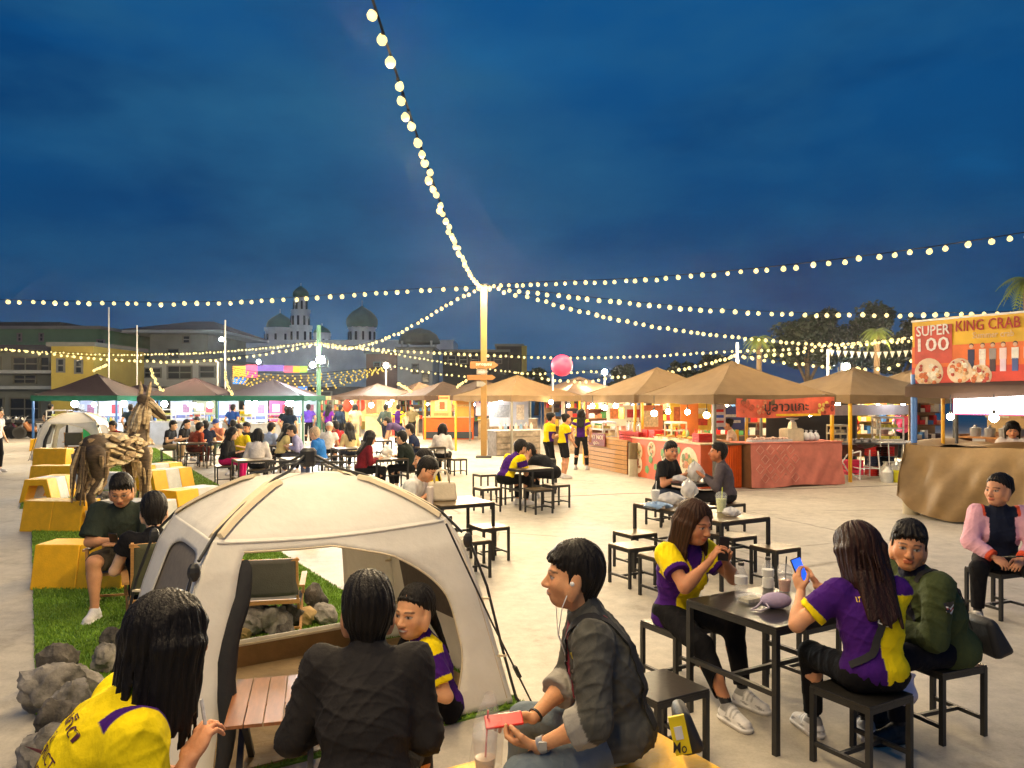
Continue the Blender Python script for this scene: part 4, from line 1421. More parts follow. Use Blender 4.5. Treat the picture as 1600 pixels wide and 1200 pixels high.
# ---------------------------------------------------------------- lamps of the stalls
def hanging_bulb(label, px, py, Y, m=LAMPM, r=.07, cord=None):
    c = P(px, py, Y)
    t = thing('hanging_bulb', label, 'lamp', c, 0, 'lit bulbs hanging in the stalls')
    MB().sph((0, 0, 0), r, 12, 8).build('bulb', m, t, 180)
    MB().lathe([(r * .4, r * .8), (r * .4, r * 1.7), (.01, r * 1.9)], n=8).build('socket', SOCK, t)
    MB().tube([(0, 0, r * 1.7), (0, 0, max(.1, 1.98 - c.z))], .008, 4).build('cord', SOCK, t)
for lb, px, py, Y, m, r in (
    ('leftmost of four bulbs over the food banner counter', 1022, 646, 17.8, LAMPM, .07),
    ('second of four bulbs over the food banner counter', 1044, 643, 18.4, LAMPM, .06),
    ('third of four bulbs over the food banner counter', 1074, 644, 17.6, LAMPM, .06),
    ('rightmost of four bulbs over the food banner counter', 1104, 649, 16.9, LAMPM, .07),
    ('left bulb over the pink cloth counter', 1222, 647, 17.2, LAMPM, .065),
    ('right bulb over the pink cloth counter', 1266, 646, 17.6, LAMPM, .065),
    ('warm bulb just right of the yellow post', 1309, 632, 19, LAMPM, .06),
    ('white bulb in the open stall near the blue post', 1411, 629, 19, LAMPW, .065),
    ('bulb over the slat counter, left end', 926, 634, 21, LAMPM, .06),
    ('bulb over the slat counter, middle white one', 945, 637, 21.5, LAMPW, .07),
    ('bulb over the slat counter, right end', 962, 634, 21, LAMPM, .065),
    ('bulb in front of the bottle crates', 1000, 665, 19.6, LAMPW, .05),
    ('bright bulb left of the standing girls', 861, 628, 26, LAMPM, .07),
    ('large bright bulb just right of the ochre pole', 768, 634, 27, LAMPM, .11),
    ('white bulb right of the ochre pole', 782, 627, 26.5, LAMPW, .07),
    ('bulb under the drink counter canopy, right', 724, 629, 36, LAMPM, .09),
    ('bulb under the drink counter canopy, left', 697, 628, 36, LAMPM, .08),
    ('bright bulb among the red paper lanterns', 580, 633, 39, LAMPM, .13),
    ('bulb right of the red paper lanterns', 608, 632, 39, LAMPM, .12),
    ('bulb near the corner post by the paper lanterns', 613, 625, 39, LAMPM, .09),
    ('bulb far left of the red paper lanterns', 548, 629, 39, LAMPW, .10),
    ('white bulb at the left end of the leftmost dark stall', 117, 631, 30.5, LAMPW, .13),
    ('white bulb in the middle of the leftmost dark stall', 147, 632, 31, LAMPW, .09),
    ('white bulb above the man before the dark stall', 193, 631, 30.5, LAMPW, .13),
    ('white bulb behind the driftwood horse head', 257, 631, 32.5, LAMPW, .13),
    ('left of two small white bulbs by the menu board', 297, 632, 33, LAMPW, .09),
    ('right of two small white bulbs by the menu board', 305, 633, 33, LAMPW, .09),
    ('large white bulb right of the menu board', 328, 633, 32.5, LAMPW, .13),
    ('white bulb at the left of the stall before the amber curtain', 388, 629, 31, LAMPW, .10),
    ('second white bulb of the stall before the amber curtain', 399, 631, 31, LAMPW, .13),
    ('wide white lamp right of the pink screen', 453, 630, 30.5, LAMPW, .16),
    ('warm wall lamp at the crab banner stall, left', 1485, 651, 11.6, LAMPM, .05),
    ('warm lamp under the white lightbox of the crab stall', 1553, 653, 10.9, LAMPM, .06)):
    hanging_bulb(lb, px, py, Y, m, r)
# ---------------------------------------------------------------- goods
ORD = ('first', 'second', 'third', 'fourth', 'fifth', 'sixth', 'seventh', 'eighth', 'ninth', 'tenth', 'eleventh', 'twelfth', 'thirteenth', 'fourteenth', 'fifteenth', 'sixteenth')
def cm(c, rough=.5, **k):
    return mat('paint %d %d %d' % tuple(int(q * 999) for q in c), c, rough, **k)
RED, ORG, PNK, GRN, BLU, CRM, BRN = S(200, 34, 26), S(232, 98, 24), S(214, 134, 112), S(40, 120, 60), S(40, 90, 190), S(214, 200, 168), S(120, 84, 52)
def crate(label, c, d, col, rz=0., group=None):
    t = thing('crate', label, 'crate', c, rz, group)
    w, dp, h = d
    m = cm(col, .45, var=.1)
    fl = MB().box((0, 0, .01), (w, dp, .02))
    for k in range(3):
        z = .02 + (h - .05) * (k + .5) / 3 + .01
        hh = (h - .04) / 3 * .72
        for sy in (-1, 1):
            fl.box((0, sy * (dp / 2 - .009), z), (w, .016, hh))
        for sx in (-1, 1):
            fl.box((sx * (w / 2 - .009), 0, z), (.016, dp - .036, hh))
    for sx in (-1, 1):
        for sy in (-1, 1):
            fl.box((sx * (w / 2 - .02), sy * (dp / 2 - .02), h / 2), (.035, .035, h))
    fl.build('body', m, t)
    MB().box((0, 0, h - .015), (w + .012, dp + .012, .025)).build('rim', m, t)
    return t
def bottle(label, c, h=.24, r=.035, col=(.4, .6, .4), cap=RED, group=None):
    t = thing('bottle', label, 'bottle', c, 0, group)
    MB().lathe([(r * .9, 0), (r, .01), (r, h * .6), (r * .4, h * .8), (r * .4, h * .93)], n=10).build('body', cm(col, .2), t, 40)
    MB().lathe([(r * .46, h * .9), (r * .46, h)], n=10).build('cap', cm(cap), t)
    return t
def bucket(label, c, r, h, col, cat='bucket', name='bucket'):
    t = thing(name, label, cat, c)
    MB().lathe([(r * .82, 0), (r, h), (r * 1.06, h), (r * 1.06, h - .03), (r * .96, h - .03), (r * .8, .02)], n=18).build('body', cm(col, .4), t, 40)
    MB().tube([(-r, 0, h), (-r * .7, .0, h + r * .6), (0, 0, h + r * .9), (r * .7, 0, h + r * .6), (r, 0, h)], .008, 5).build('handle', STEELG, t)
    return t
def tray(label, c, w, d, col, food, rz=0., group=None):
    t = thing('food_tray', label, 'food tray', c, rz, group)
    mb = MB().box((0, 0, .01), (w, d, .02))
    for sy in (-1, 1):
        mb.box((0, sy * d / 2, .025), (w + .02, .015, .05))
    for sx in (-1, 1):
        mb.box((sx * w / 2, 0, .025), (.015, d, .046))
    mb.build('tray', cm(col, .35), t)
    fb = MB()
    for k in range(14):
        fb.sph((random.uniform(-.4, .4) * w, random.uniform(-.4, .4) * d, .045 + random.uniform(0, .03)), random.uniform(.025, .05), 6, 4, sc=(1.2, 1, .7))
    kind(fb.build('food', cm(food, .6, var=.3, vscale=30), t, 180), 'stuff')
    return t
def case(label, c, w, d, h, rz=0., m=None, inner=YEL):
    t = thing('display_case', label, 'display case', c, rz)
    fr = MB()
    for sx in (-1, 1):
        for sy in (-1, 1):
            fr.box((sx * w / 2, sy * d / 2, h / 2), (.03, .03, h))
    for z in (.015, h * .5, h - .015):
        fr.box((0, -d / 2 - .002, z), (w - .03, .025, .03))
        fr.box((0, d / 2 + .002, z), (w - .03, .025, .03))
        fr.box((-w / 2, 0, z), (.025, d - .03, .03))
        fr.box((w / 2, 0, z), (.025, d - .03, .03))
    fr.build('frame', m or cm(CRM), t)
    MB().box((0, 0, h * .5 + .02), (w - .04, d - .04, .015)).build('shelf', cm((.6, .6, .58)), t)
    MB().box((0, 0, h + .008), (w + .02, d + .02, .02)).build('lid', cm((.6, .6, .58)), t)
    fb = MB()
    for k in range(16):
        z = .05 if k % 2 else h * .5 + .06
        fb.box((random.uniform(-.38, .38) * w, random.uniform(-.3, .3) * d, z), (.09, .09, .08), rz=random.random())
    kind(fb.build('goods', cm(inner, .5, var=.3, vscale=15), t), 'stuff')
    return t
def loc(tent, x, y, z=0.):
    return tent.matrix_basis @ Vector((x, y, z))
def counter(label, tent, c, w, d, h, rz, front, top, name='counter', panel=None, slats=0):
    """counter box with its front on local -y"""
    p = loc(tent, *c)
    t = thing(name, label, 'counter', p, tent.rotation_euler.z + R(rz))
    MB().box((0, 0, h / 2), (w, d, h)).build('carcass', front, t)
    MB().box((0, 0, h + .015), (w + .06, d + .06, .03)).build('worktop', top, t)
    if slats:
        hh = h / slats
        me = None
        for k in range(slats):
            z = hh * (k + .5)
            sm = MB().box((0, 0, 0), (w + .02, .025, hh * .86)).build('slat', WOODL, t, loc=(random.uniform(-.01, .01), -d / 2 - .018, z))
    return t
CTOP = mat('worn counter top', S(206, 184, 140), .5, var=.15)
ORGP = cm(ORG, .45, var=.1)
# --- stall A, left face: counter with the printed food banner
cA = counter('counter with orange banner of food plates, nearest to the seated men', tA, (-1.5, .08, 0), 3.0, .6, .93, -90, mat('orange food banner', S(206, 92, 44), .5, var=.15, vscale=2.5), CTOP)
pal = [S(220, 200, 160), S(236, 220, 190), S(226, 190, 150), S(220, 210, 190), S(230, 200, 160)]
fds = [S(110, 130, 60), S(150, 110, 60), S(196, 120, 70), S(180, 150, 60), S(150, 80, 50)]
for k, (x, z, r_) in enumerate(((-1.2, .62, .21), (-1.22, .30, .22), (-.55, .70, .19), (.1, .58, .20), (.42, .66, .17), (1.05, .50, .36))):
    pl = MB().lathe([(r_, 0), (r_ * .96, .006), (1e-4, .007)], n=22, M=Matrix.Rotation(R(90), 3, 'X'), c=(x, -.302, z)).build('plate_print', cm(pal[k % 5], .5, var=.12, vscale=9), cA)
    fb = MB()
    for j in range(16):
        a, q = random.random() * 2 * PI, random.random() ** .5 * r_ * .68
        fb.lathe([(r_ * random.uniform(.10, .26), 0), (1e-4, .003)], n=7, M=Matrix.Rotation(R(90), 3, 'X') @ Matrix.Rotation(a, 3, 'Z'), c=(x + q * math.cos(a), -.310 - .001 * j, z + q * math.sin(a)), mi=j % 4)
    kind(fb.build('food_print', [cm(fds[(k + j) % 5], .5, var=.3, vscale=20) for j in range(4)], pl), 'stuff')
for k in range(9):
    x = -1.35 + random.random() * 2.5
    MB().lathe([(.07 + .05 * random.random(), 0), (1e-4, .003)], n=5, M=Matrix.Rotation(R(90), 3, 'X'), c=(x, -.3085, random.uniform(.1, .85))).build('leaf_print', cm(S(90, 140, 60), .5), cA)
# --- stall A, front face: corrugated orange panel and pink cloth
cB = thing('counter', 'orange corrugated counter panel next to the pink cloth', 'counter', loc(tA, -1.15, -1.5), tA.rotation_euler.z)
MB().box((0, .25, .46), (.62, .48, .92)).build('carcass', ORGP, cB)
MB().box((0, .22, .935), (.68, .58, .03)).build('worktop', cm(S(90, 70, 50)), cB)
for k in range(14):
    MB().box((-.29 + k * .0446, -.008, .46), (.026, .03, .90)).build('rib', ORGP, cB)
t = thing('counter', 'counter draped in patterned salmon pink cloth', 'counter', loc(tA, .38, -1.46), tA.rotation_euler.z)
PINKC = mat('salmon cloth', S(206, 122, 104), .75, var=.15, vscale=3, bump=.3, bscale=12)
def drape(u, v):
    x = -1.2 + 2.4 * u
    y = -.34 - .03 * v + .02 * math.sin(u * 19 + v * 5) * v + .016 * math.sin(u * 41 + 9 * v) * v - .03 * v * v * math.sin(u * 6)
    return Vector((x + (.05 * v * v if u > .96 else 0), y, .955 - v * (.92 + .02 * math.sin(u * 9))))
mb = MB().grid(drape, 60, 16)
mb.grid(lambda u, v: Vector((1.2 + .02 * math.sin(v * 12) + .03 * v, -.34 + u * .7, .955 - v * .93)), 8, 12)
mb.build('cloth', PINKC, t, 60)
MB().box((0, .02, .47), (2.3, .62, .94)).build('table', cm(BRN), t)
MB().box((0, .02, .962), (2.44, .76, .02)).build('worktop', PINKC, t)
DIA = cm(S(222, 168, 150), .7)
for i in range(4):
    for j in range(4):
        c = Vector((-1.0 + i * .26 + (.13 if j % 2 else 0), -.392, .82 - j * .2))
        q = MB()
        for a in range(4):
            p0, p1 = [c + Vector((.10 * math.cos(PI / 2 * b_), 0, .10 * math.sin(PI / 2 * b_))) for b_ in (a, a + 1)]
            q.bar(p0, p1, .016, .004)
        q.build('diamond_print', DIA, t)
# sign of stall A
t = thing('sign_banner', 'orange red banner with dark hand lettering over the pink counter', 'banner', loc(tA, .25, -1.62, 1.72), tA.rotation_euler.z)
MB().grid(lambda u, v: Vector((-1.3 + 2.6 * u, .012 * math.sin(u * 20 + v * 3), .20 - .40 * v - .03 * math.sin(u * 5))), 40, 6).build('cloth', mat('orange red sign', S(222, 100, 70), .6, var=.22, vscale=3), t, 60)
put_text('ปูลาวแกะ', 1.15, .29, cm((.03, .02, .015)), t, frame((-.02, -.03, -.01), (1, 0, .03), (0, 0, 1)))
for k, (x, c) in enumerate(((-1.0, S(196, 90, 60)), (-.72, S(214, 130, 90)), (.92, S(230, 190, 90)), (1.12, S(150, 60, 40)))):
    q = MB()
    for j in range(7):
        q.sph((x + random.uniform(-.14, .14), -.022, random.uniform(-.12, .12)), random.uniform(.03, .06), 7, 5, sc=(1, .06, 1))
    kind(q.build('crab_print', cm(c, .5, var=.3, vscale=25), t), 'stuff')
MB().box((.3, -.02, -.165), (1.2, .004, .05)).build('yellow_stripe', cm(S(240, 190, 40)), t)
# things standing on the crab counters
for k in range(3):
    crate('red plastic crate on the food banner counter, %s' % ('far end', 'beside the far one', 'right end by the post')[k], loc(tA, -1.45, (1.3, .95, -.95)[k], .96), (.34, .26, .19), RED, tA.rotation_euler.z)
for k in range(7):
    tray('shallow tray of fried food on the banner counter, ' + ORD[k] + ' from its far end', loc(tA, -1.5 + (k % 2) * .22, .75 - k * .22, .96), .22, .2, CRM, S(206, 150, 60), tA.rotation_euler.z, 'food trays on the banner counter')
for k in range(8):
    bottle('sauce bottle on the food banner counter, ' + ORD[k] + ' from its far end', loc(tA, -1.25 + .05 * (k % 2), .9 - .24 * k, .96), .26, .04, [S(206, 180, 60), S(120, 140, 80), S(190, 60, 30)][k % 3], RED, 'sauce bottles on the banner counter')
case('small glass food case at the far end of the banner counter', loc(tA, -1.2, .55, .96), .4, .3, .38, tA.rotation_euler.z, None, S(230, 190, 80))
t = thing('cardboard_box', 'pale carton with a scale on top on the pink counter', 'box', loc(tA, .55, -1.4, .975), tA.rotation_euler.z)
MB().box((0, 0, .13), (.42, .3, .26)).build('carton', cm(CRM, .7, var=.1), t)
MB().box((0, 0, .27), (.38, .26, .015)).build('flap', cm(S(200, 184, 150), .7), t)
t = thing('weighing_scale', 'cream scale with round dial standing on the carton', 'scale', loc(tA, .58, -1.4, 1.254), tA.rotation_euler.z)
MB().box((0, 0, .07), (.16, .14, .14), top=(.7, .7)).build('body', cm(CRM), t)
MB().lathe([(.05, .14), (.04, .18), (.12, .2), (.13, .22), (1e-4, .215)], n=16).build('pan', STEELG, t)
for k in range(6):
    t = thing('tied_bag', 'tied clear bag of ice on the pink counter, ' + ORD[k % 3] + ' of the ' + ('front', 'rear')[k // 3] + ' row', 'bag', loc(tA, .88 + .13 * (k % 3), -1.5 + .17 * (k // 3), .975), 0, 'tied bags on the pink counter')
    MB().lathe([(.03, 0), (.075, .03), (.08, .1), (.05, .16), (.012, .19), (.03, .23)], n=9).build('bag', cm((.75, .77, .8), .2), t, 60)
for k in range(4):
    tray('tray of pink crab meat on the pink counter, ' + ORD[k] + ' from the left', loc(tA, -.5 + .26 * k, -1.5, .975), .23, .22, (.6, .6, .6), S(230, 190, 170), tA.rotation_euler.z, 'crab meat trays on the pink counter')
# back of stall A: shelf boards and posters
def poster(label, tent, x, y, z, w, h, c, rz=0., inner=()):
    t = thing('poster', label, 'poster', loc(tent, x, y, z), tent.rotation_euler.z + R(rz))
    MB().box((0, 0, 0), (w, .02, h)).build('board', cm(c, .6, var=.1, vscale=4), t)
    for k, (a, b_, w2, h2, c2) in enumerate(inner):
        MB().box((a * w, -.012 - .002 * k, b_ * h), (w2 * w, .004, h2 * h)).build('print', cm(c2, .6, var=.25, vscale=14), t)
    return t
poster('yellow menu board at the back of the banner stall', tA, -.2, 1.45, 1.45, 1.2, .7, S(236, 196, 70), 0, ((-.25, .1, .35, .5, S(200, 110, 60)), (.2, .2, .4, .2, S(240, 230, 200)), (.2, -.2, .4, .25, S(210, 70, 40))))
poster('blue menu board at the back of the pink cloth stall', tA, 1.0, 1.45, 1.4, .8, .6, S(60, 70, 130), 0, ((0, .1, .7, .12, WHITE_C), (0, -.15, .7, .12, WHITE_C)))
poster('pale price board hanging by the grey corner post', tA, -1.2, -1.2, 1.55, .34, .5, S(220, 210, 210), 0, ((0, .2, .7, .12, RED), (0, -.05, .7, .12, BLU), (0, -.28, .7, .1, RED)))
poster('orange curtain board behind the banner counter', tA, -.6, .9, 1.4, .5, .8, S(222, 120, 40), 0, ())
# --- stall B: wooden slat counter, bottle crates
cS = counter('wooden slat counter with a small red and white sign', tB, (-1.45, -.25, 0), 2.5, .55, .82, -90, cm(S(90, 66, 40)), WOODL, slats=7)
t = thing('shop_sign', 'small maroon sign with cream lettering on the slat counter', 'sign', loc(tB, -1.80, .1, .80), tB.rotation_euler.z + R(-90))
MB().box((0, 0, 0), (1.0, .03, .34)).build('board', cm(S(120, 40, 36), .6, var=.25, vscale=8), t)
put_text('JAY NOI', .8, .15, cm(S(230, 210, 180)), t, frame((0, -.02, .05), (1, 0, 0), (0, 0, 1)))
put_text('ปูม้า', .35, .10, cm(S(230, 210, 180)), t, frame((0, -.02, -.1), (1, 0, 0), (0, 0, 1)))
for i in range(3):
    for j in range(4):
        crate(('lowest', 'second', 'third', 'topmost')[j] + ' red bottle crate of the ' + ('nearest', 'middle', 'farthest')[i] + ' stack by the slat counter', loc(tB, -1.5 + .0 * i, -1.42 + .0 * j + .36 * (i - 1) * .95, .27 * j), (.30, .33, .26), S(180, 26, 26), tB.rotation_euler.z, 'stacked red bottle crates')
for k in range(10):
    bottle('clear bottle standing in the top red crates, ' + ORD[k] + ' from the right', loc(tB, -1.5 + .12 * (k % 2), -1.75 + .085 * k, 1.085), .25, .034, S(220, 210, 190), BRN, 'bottles in the red crates')
case('white glass case on the slat counter', loc(tB, -1.4, .5, .85), .7, .4, .4, tB.rotation_euler.z - R(90), cm(WHITE_C), S(230, 200, 120))
poster('lit white menu board at the back of the slat counter stall', tB, -.2, 1.4, 1.4, 1.3, .6, S(240, 226, 190), 0, ((-.25, .1, .35, .5, S(210, 120, 60)), (.2, .1, .4, .4, S(190, 50, 40))))
poster('yellow round hanging board over the slat counter', tB, -1.0, .2, 1.5, .3, .3, S(236, 196, 40), -90)
poster('orange poster behind the red crates', tB, .6, 1.4, 1.3, .8, .8, S(220, 120, 70), 0, ((0, 0, .6, .6, S(240, 200, 150)),))
# umbrella foot posts
def foot_post(label, px, py, h0=.42):
    c = G(px, py)
    t = thing('weighted_post_foot', label, 'post foot', c)
    MB().lathe([(.13, 0), (.13, h0)], n=16).build('concrete', cm(S(190, 178, 150), .8, bump=.2), t, 40)
    MB().lathe([(.125, h0), (.125, h0 * 1.95)], n=16).build('sleeve', cm(S(110, 92, 60), .8, bump=.2), t, 40)
foot_post('round concrete post foot by the yellow post of the banner stall', 990, 744)
foot_post('round concrete post foot right of the pink cloth', 1306, 756)
foot_post('round concrete post foot at the corner of the tarpaulin', 1424, 803, .45)
# --- open stall F: table, baskets, buckets
t = thing('steel_table', 'long steel table covered in foil trays in the open stall', 'table', P(1350, 0, 19.2) * 1 + Vector((0, 0, -P(1350, 0, 19.2).z)), R(8))
MB().box((0, 0, .80), (1.9, .7, .04)).build('tabletop', STEELG, t)
for sx in (-.9, .9):
    for sy in (-.3, .3):
        MB().box((sx, sy, .39), (.04, .04, .78)).build('leg', STEELG, t)
MB().box((0, .1, .62), (1.7, .4, .28)).build('crossboard', cm(S(110, 70, 60), .6, var=.3), t)
def at(px, Y, z):
    return Vector(((px - 800) / F * Y, Y, z))
case('pale freezer box beside the yellow post', at(1308, 19.0, .83), .34, .4, .42, 0, cm(CRM), CRM)
case('white glass cabinet with yellow goods near the blue post', at(1387, 18.8, .90), .56, .4, .55, 0, cm(WHITE_C), S(220, 214, 90))
for k in range(4):
    tray('foil tray on the steel table, ' + ORD[k] + ' from the left', at(1325 + 12 * k, 19, .83), .24, .26, (.6, .62, .66), S(190, 190, 196), 0, 'foil trays on the steel table')
t = thing('wok', 'black wok on a tubular stand', 'wok', at(1352, 17.9, .74))
MB().lathe([(.02, 0), (.16, .04), (.25, .12), (.245, .12), (.15, .05), (.02, .015)], n=18).build('pan', BLACKM, t, 40)
t = thing('cart_frame', 'white tubular cart frame below the black wok', 'cart', at(1352, 17.9, 0))
for sx in (-1, 1):
    MB().tube([(sx * .20, -.2, .70), (sx * .24, -.25, .05)], .018, 6).build('leg', cm(WHITE_C), t)
    MB().tube([(sx * .20, .2, .70), (sx * .24, .3, .05)], .018, 6).build('leg', cm(WHITE_C), t)
MB().tube([(-.22, -.22, .3), (.22, -.22, .3), (.22, .25, .3), (-.22, .25, .3), (-.22, -.22, .3)], .014, 6).build('shelf', cm(WHITE_C), t)
MB().tube([(-.2, -.2, .7), (-.5, -.2, .62), (-.62, -.2, .45), (-.5, -.2, .25), (-.22, -.25, .05)], .018, 6).build('handle', cm(WHITE_C), t)
bucket('yellow bucket on the ground by the blue post', at(1401, 17.6, 0), .15, .26, S(226, 220, 40))
bucket('cream bucket under the side table', at(1425, 17.6, 0), .13, .22, S(220, 190, 140))
t = crate('pink red plastic basket under the steel table', at(1331, 18.2, .12), (.40, .34, .34), S(214, 40, 84))
t = thing('water_jug', 'white plastic jug beside the yellow bucket', 'jug', at(1386, 17.5, 0))
MB().lathe([(.12, 0), (.13, .03), (.13, .24), (.06, .31), (.045, .36)], n=12).build('body', cm((.7, .7, .66), .3), t, 40)
MB().tube([(.05, 0, .33), (.12, 0, .32), (.13, 0, .22)], .014, 6).build('handle', cm((.7, .7, .66), .3), t)
for k in range(3):
    for j in range(3):
        crate((('lowest red', 'middle navy', 'topmost red')[j]) + ' crate of the ' + ('left', 'middle', 'right')[k] + ' stack under the open stall', at(1365 + 9 * k, 18.6, .05 + .24 * j), (.3, .3, .22), RED if j != 1 else S(30, 40, 70), 0, 'stacked red and navy crates')
t = thing('side_table', 'white folding side table with bags below near blue post', 'table', at(1408, 18.3, 0))
MB().box((0, 0, .88), (.85, .5, .03)).build('tabletop', cm(WHITE_C), t)
for sx in (-.4, .4):
    for sy in (-.2, .2):
        MB().tube([(sx, sy, .87), (sx * .9, sy, 0)], .014, 6).build('leg', cm(WHITE_C), t)
for k in range(4):
    t = thing('rice_bag', 'cloudy plastic sack slumped under the side table, ' + ORD[k] + ' from the left', 'sack', at(1384 + 11 * k, 18.2, 0), 0, 'sacks under the side table')
    MB().lathe([(.12, 0), (.15, .1), (.13, .25), (.05, .36), (.07, .42)], n=10).build('sack', cm(S(200, 196, 184), .4, bump=.4), t, 60)
poster('dark stall backdrop behind the open stall', tF, 0, 1.5, 1.0, 3.0, 2.0, S(46, 42, 44), 0, ())
poster('pale fabric strip hanging under the open canopy', tF, .2, -.4, 1.62, 2.4, .26, S(196, 178, 176), 0, ())
# --- middle stalls
cC = counter('slatted grey counter right of the ochre pole', tC, (-1.15, -1.2, 0), 1.7, .6, .82, -10, cm(S(110, 100, 90), .6, var=.3), cm(WHITE_C), slats=0)
for k in range(4):
    MB().box((0, -.31, .12 + .2 * k), (1.66, .03, .15)).build('panel', cm(S(130, 118, 104), .6, var=.35, vscale=5), cC)
cC2 = counter('low stone patterned counter left of the ochre pole', tD, (1.4, -2.3, 0), 1.5, .7, .9, 40, cm(S(160, 140, 110), .6, var=.5, vscale=3), cm(CRM))
for k in range(3):
    MB().box((0, -.36, .18 + .27 * k), (1.46, .03, .2)).build('panel', cm((S(120, 84, 60), S(170, 160, 130), S(140, 120, 90))[k], .6, var=.4, vscale=4), cC2)
cO = counter('bright orange drink counter with tall poster boards', tD, (-.4, -1.5, 0), 2.3, .6, 1.0, -30, ORGP, cm(CRM))
MB().box((0, -.33, .2), (2.2, .05, .3)).build('kick_board', cm(S(40, 50, 60)), cO)
poster('tall orange drink poster on the orange counter', tD, -.9, -1.75, 1.5, .95, 1.0, S(240, 190, 120), -30, ((0, .05, .6, .5, S(250, 214, 160)), (.05, .05, .25, .34, S(196, 96, 50)), (0, .4, .7, .1, S(216, 120, 70)), (0, -.35, .7, .12, S(226, 150, 90))))
poster('plain orange board right of the drink poster', tD, .2, -1.9, 1.45, .9, .95, S(246, 176, 84), -30, ((0, .1, .8, .1, S(250, 200, 130)),))
poster('blue striped cooler panel left of the orange counter', tD2, 1.2, -2.6, .7, .85, 1.0, S(50, 90, 190), -35, tuple((0, -.4 + .16 * k, 1, .05, S(200, 215, 235)) for k in range(6)))
cE = counter('pale counter with red striped cloth under the paper lanterns', tE, (0, -1.7, 0), 2.6, .6, 1.0, -35, cm(CRM, .6), cm(S(240, 190, 90)))
MB().box((0, -.31, .5), (.8, .03, .95)).build('red_cloth', cm(S(206, 60, 60)), cE)
MB().box((.0, -.33, .5), (.06, .02, .93)).build('stripe', cm(CRM), cE)
MB().box((.78, -.31, .5), (.5, .03, .9)).build('print', cm(S(220, 190, 170), .6, var=.4, vscale=12), cE)
poster('warm lit shelf backdrop behind the paper lanterns', tE, .2, 1.2, 1.3, 2.8, 1.3, S(236, 200, 140), -35, ((-.3, .1, .2, .6, S(250, 220, 160)), (0, .1, .2, .6, S(220, 150, 100)), (.3, .1, .2, .6, S(250, 220, 160))))
for px, py, Y, lb in ((543, 634, 38.5, 'red paper lantern, left of the pair'), (564, 633, 38.5, 'larger red paper lantern, right of the pair')):
    t = thing('paper_lantern', lb, 'lantern', P(px, py, Y))
    MB().sph((0, 0, 0), .24, 14, 10, sc=(1, 1, 1.3)).build('shade', mat('red paper', S(226, 60, 36), .6, emit=.5, ecol=S(230, 60, 30), var=.05), t, 180)
    MB().lathe([(.08, .28), (.08, .34)], n=10).build('ring', SOCK, t)
for k in range(6):
    tray('glowing yellow snack tray under the paper lanterns, ' + ORD[k] + ' from the left', loc(tE, -1 + .4 * k, -1.75, 1.03) + Vector((0, 0, 0)), .34, .3, CRM, S(246, 190, 60), 0, 'snack trays under the lanterns')
for k in range(7):
    bottle('small jar on the counter right of the pole, ' + ORD[k] + ' from the left', loc(tC, -1.75 + .2 * k, -1.2 - .03 * k, .86), .22, .05, [S(230, 220, 200), S(120, 150, 180), S(220, 160, 150)][k % 3], CRM, 'jars right of the pole')
poster('pale pegboard of goods behind the girls in yellow', tC, 1.3, -1.0, 1.35, 1.5, .9, S(230, 206, 180), 50, ((-.25, .0, .35, .7, S(220, 170, 110)), (.25, .05, .35, .6, S(190, 190, 200)), (0, -.42, 1, .1, S(220, 80, 50))))
poster('bluish goods board right of the large bulb', tC, -.2, .2, 1.35, 1.6, .9, S(190, 200, 226), -10, ((-.2, .1, .4, .5, S(140, 150, 170)), (.28, .05, .2, .6, S(230, 220, 210))))
poster('dark garment rail panel in the middle stall', tC, .9, -.3, 1.25, .45, 1.0, S(60, 52, 50), 50)
cG = counter('white table of pale goods behind the standing girls', tC, (1.4, -1.5, 0), 1.9, .5, .85, 50, cm(S(150, 130, 110), .6, var=.4, vscale=4), cm(WHITE_C))
cT = counter('long pale table in front of the red striped stall', tE2, (.6, -1.7, 0), 2.2, .6, .95, -30, cm(S(160, 140, 120), .6, var=.3), cm(WHITE_C))
poster('violet lit shop board left of the ochre pole', tE2, -.3, -1.3, 1.5, 1.4, .8, S(226, 206, 236), -30, ((.2, -.1, .3, .6, S(80, 60, 60)), (-.25, .3, .3, .15, S(120, 80, 200))))
# --- left stalls: white lit counters and goods
for tt, lb, cc in ((tL1, 'leftmost maroon stall', ((-1, S(200, 210, 236)), (0, S(226, 220, 230)), (1, S(190, 206, 232)))), (tL3, 'stall behind the driftwood horse', ((-1, S(210, 216, 236)), (0, S(150, 146, 110)), (1, S(206, 220, 230)))), (tL4, 'stall before the amber curtain', ((-1, S(200, 216, 230)), (0, S(226, 90, 140)), (1, S(200, 220, 230))))):
    counter('white counter of the ' + lb, tt, (0, -1.2, 0), 3.0, .6, .9, 0, cm(S(190, 196, 206), .5, var=.12, vscale=3), cm(WHITE_C))
    for k, c in cc:
        poster(('left', 'middle', 'right')[k + 1] + ' lit back board of the ' + lb, tt, k * 1.02, 1.0, 1.35, .96, .9, c, 0, ((-.2, .15, .3, .35, S(236, 236, 240)), (.22, .1, .3, .4, S(170, 120, 150) if k else S(220, 60, 70)), (0, -.3, .8, .15, S(120, 130, 190))))
    case('glass food case on the counter of the ' + lb, loc(tt, -.8, -1.2, .93), .8, .4, .5, 0, cm(WHITE_C), S(220, 226, 120))
    case('second smaller glass case on the counter of the ' + lb, loc(tt, .5, -1.2, .93), .6, .4, .36, 0, cm(WHITE_C), S(200, 80, 70))
    for k in range(5):
        bottle('pale bottle on the counter of the ' + lb + ', ' + ORD[k] + ' from the left', loc(tt, 1.0 + .1 * k, -1.25, .93), .28, .045, [S(230, 230, 236), S(120, 190, 220), S(240, 220, 80)][k % 3], BLU, 'bottles of the ' + lb)
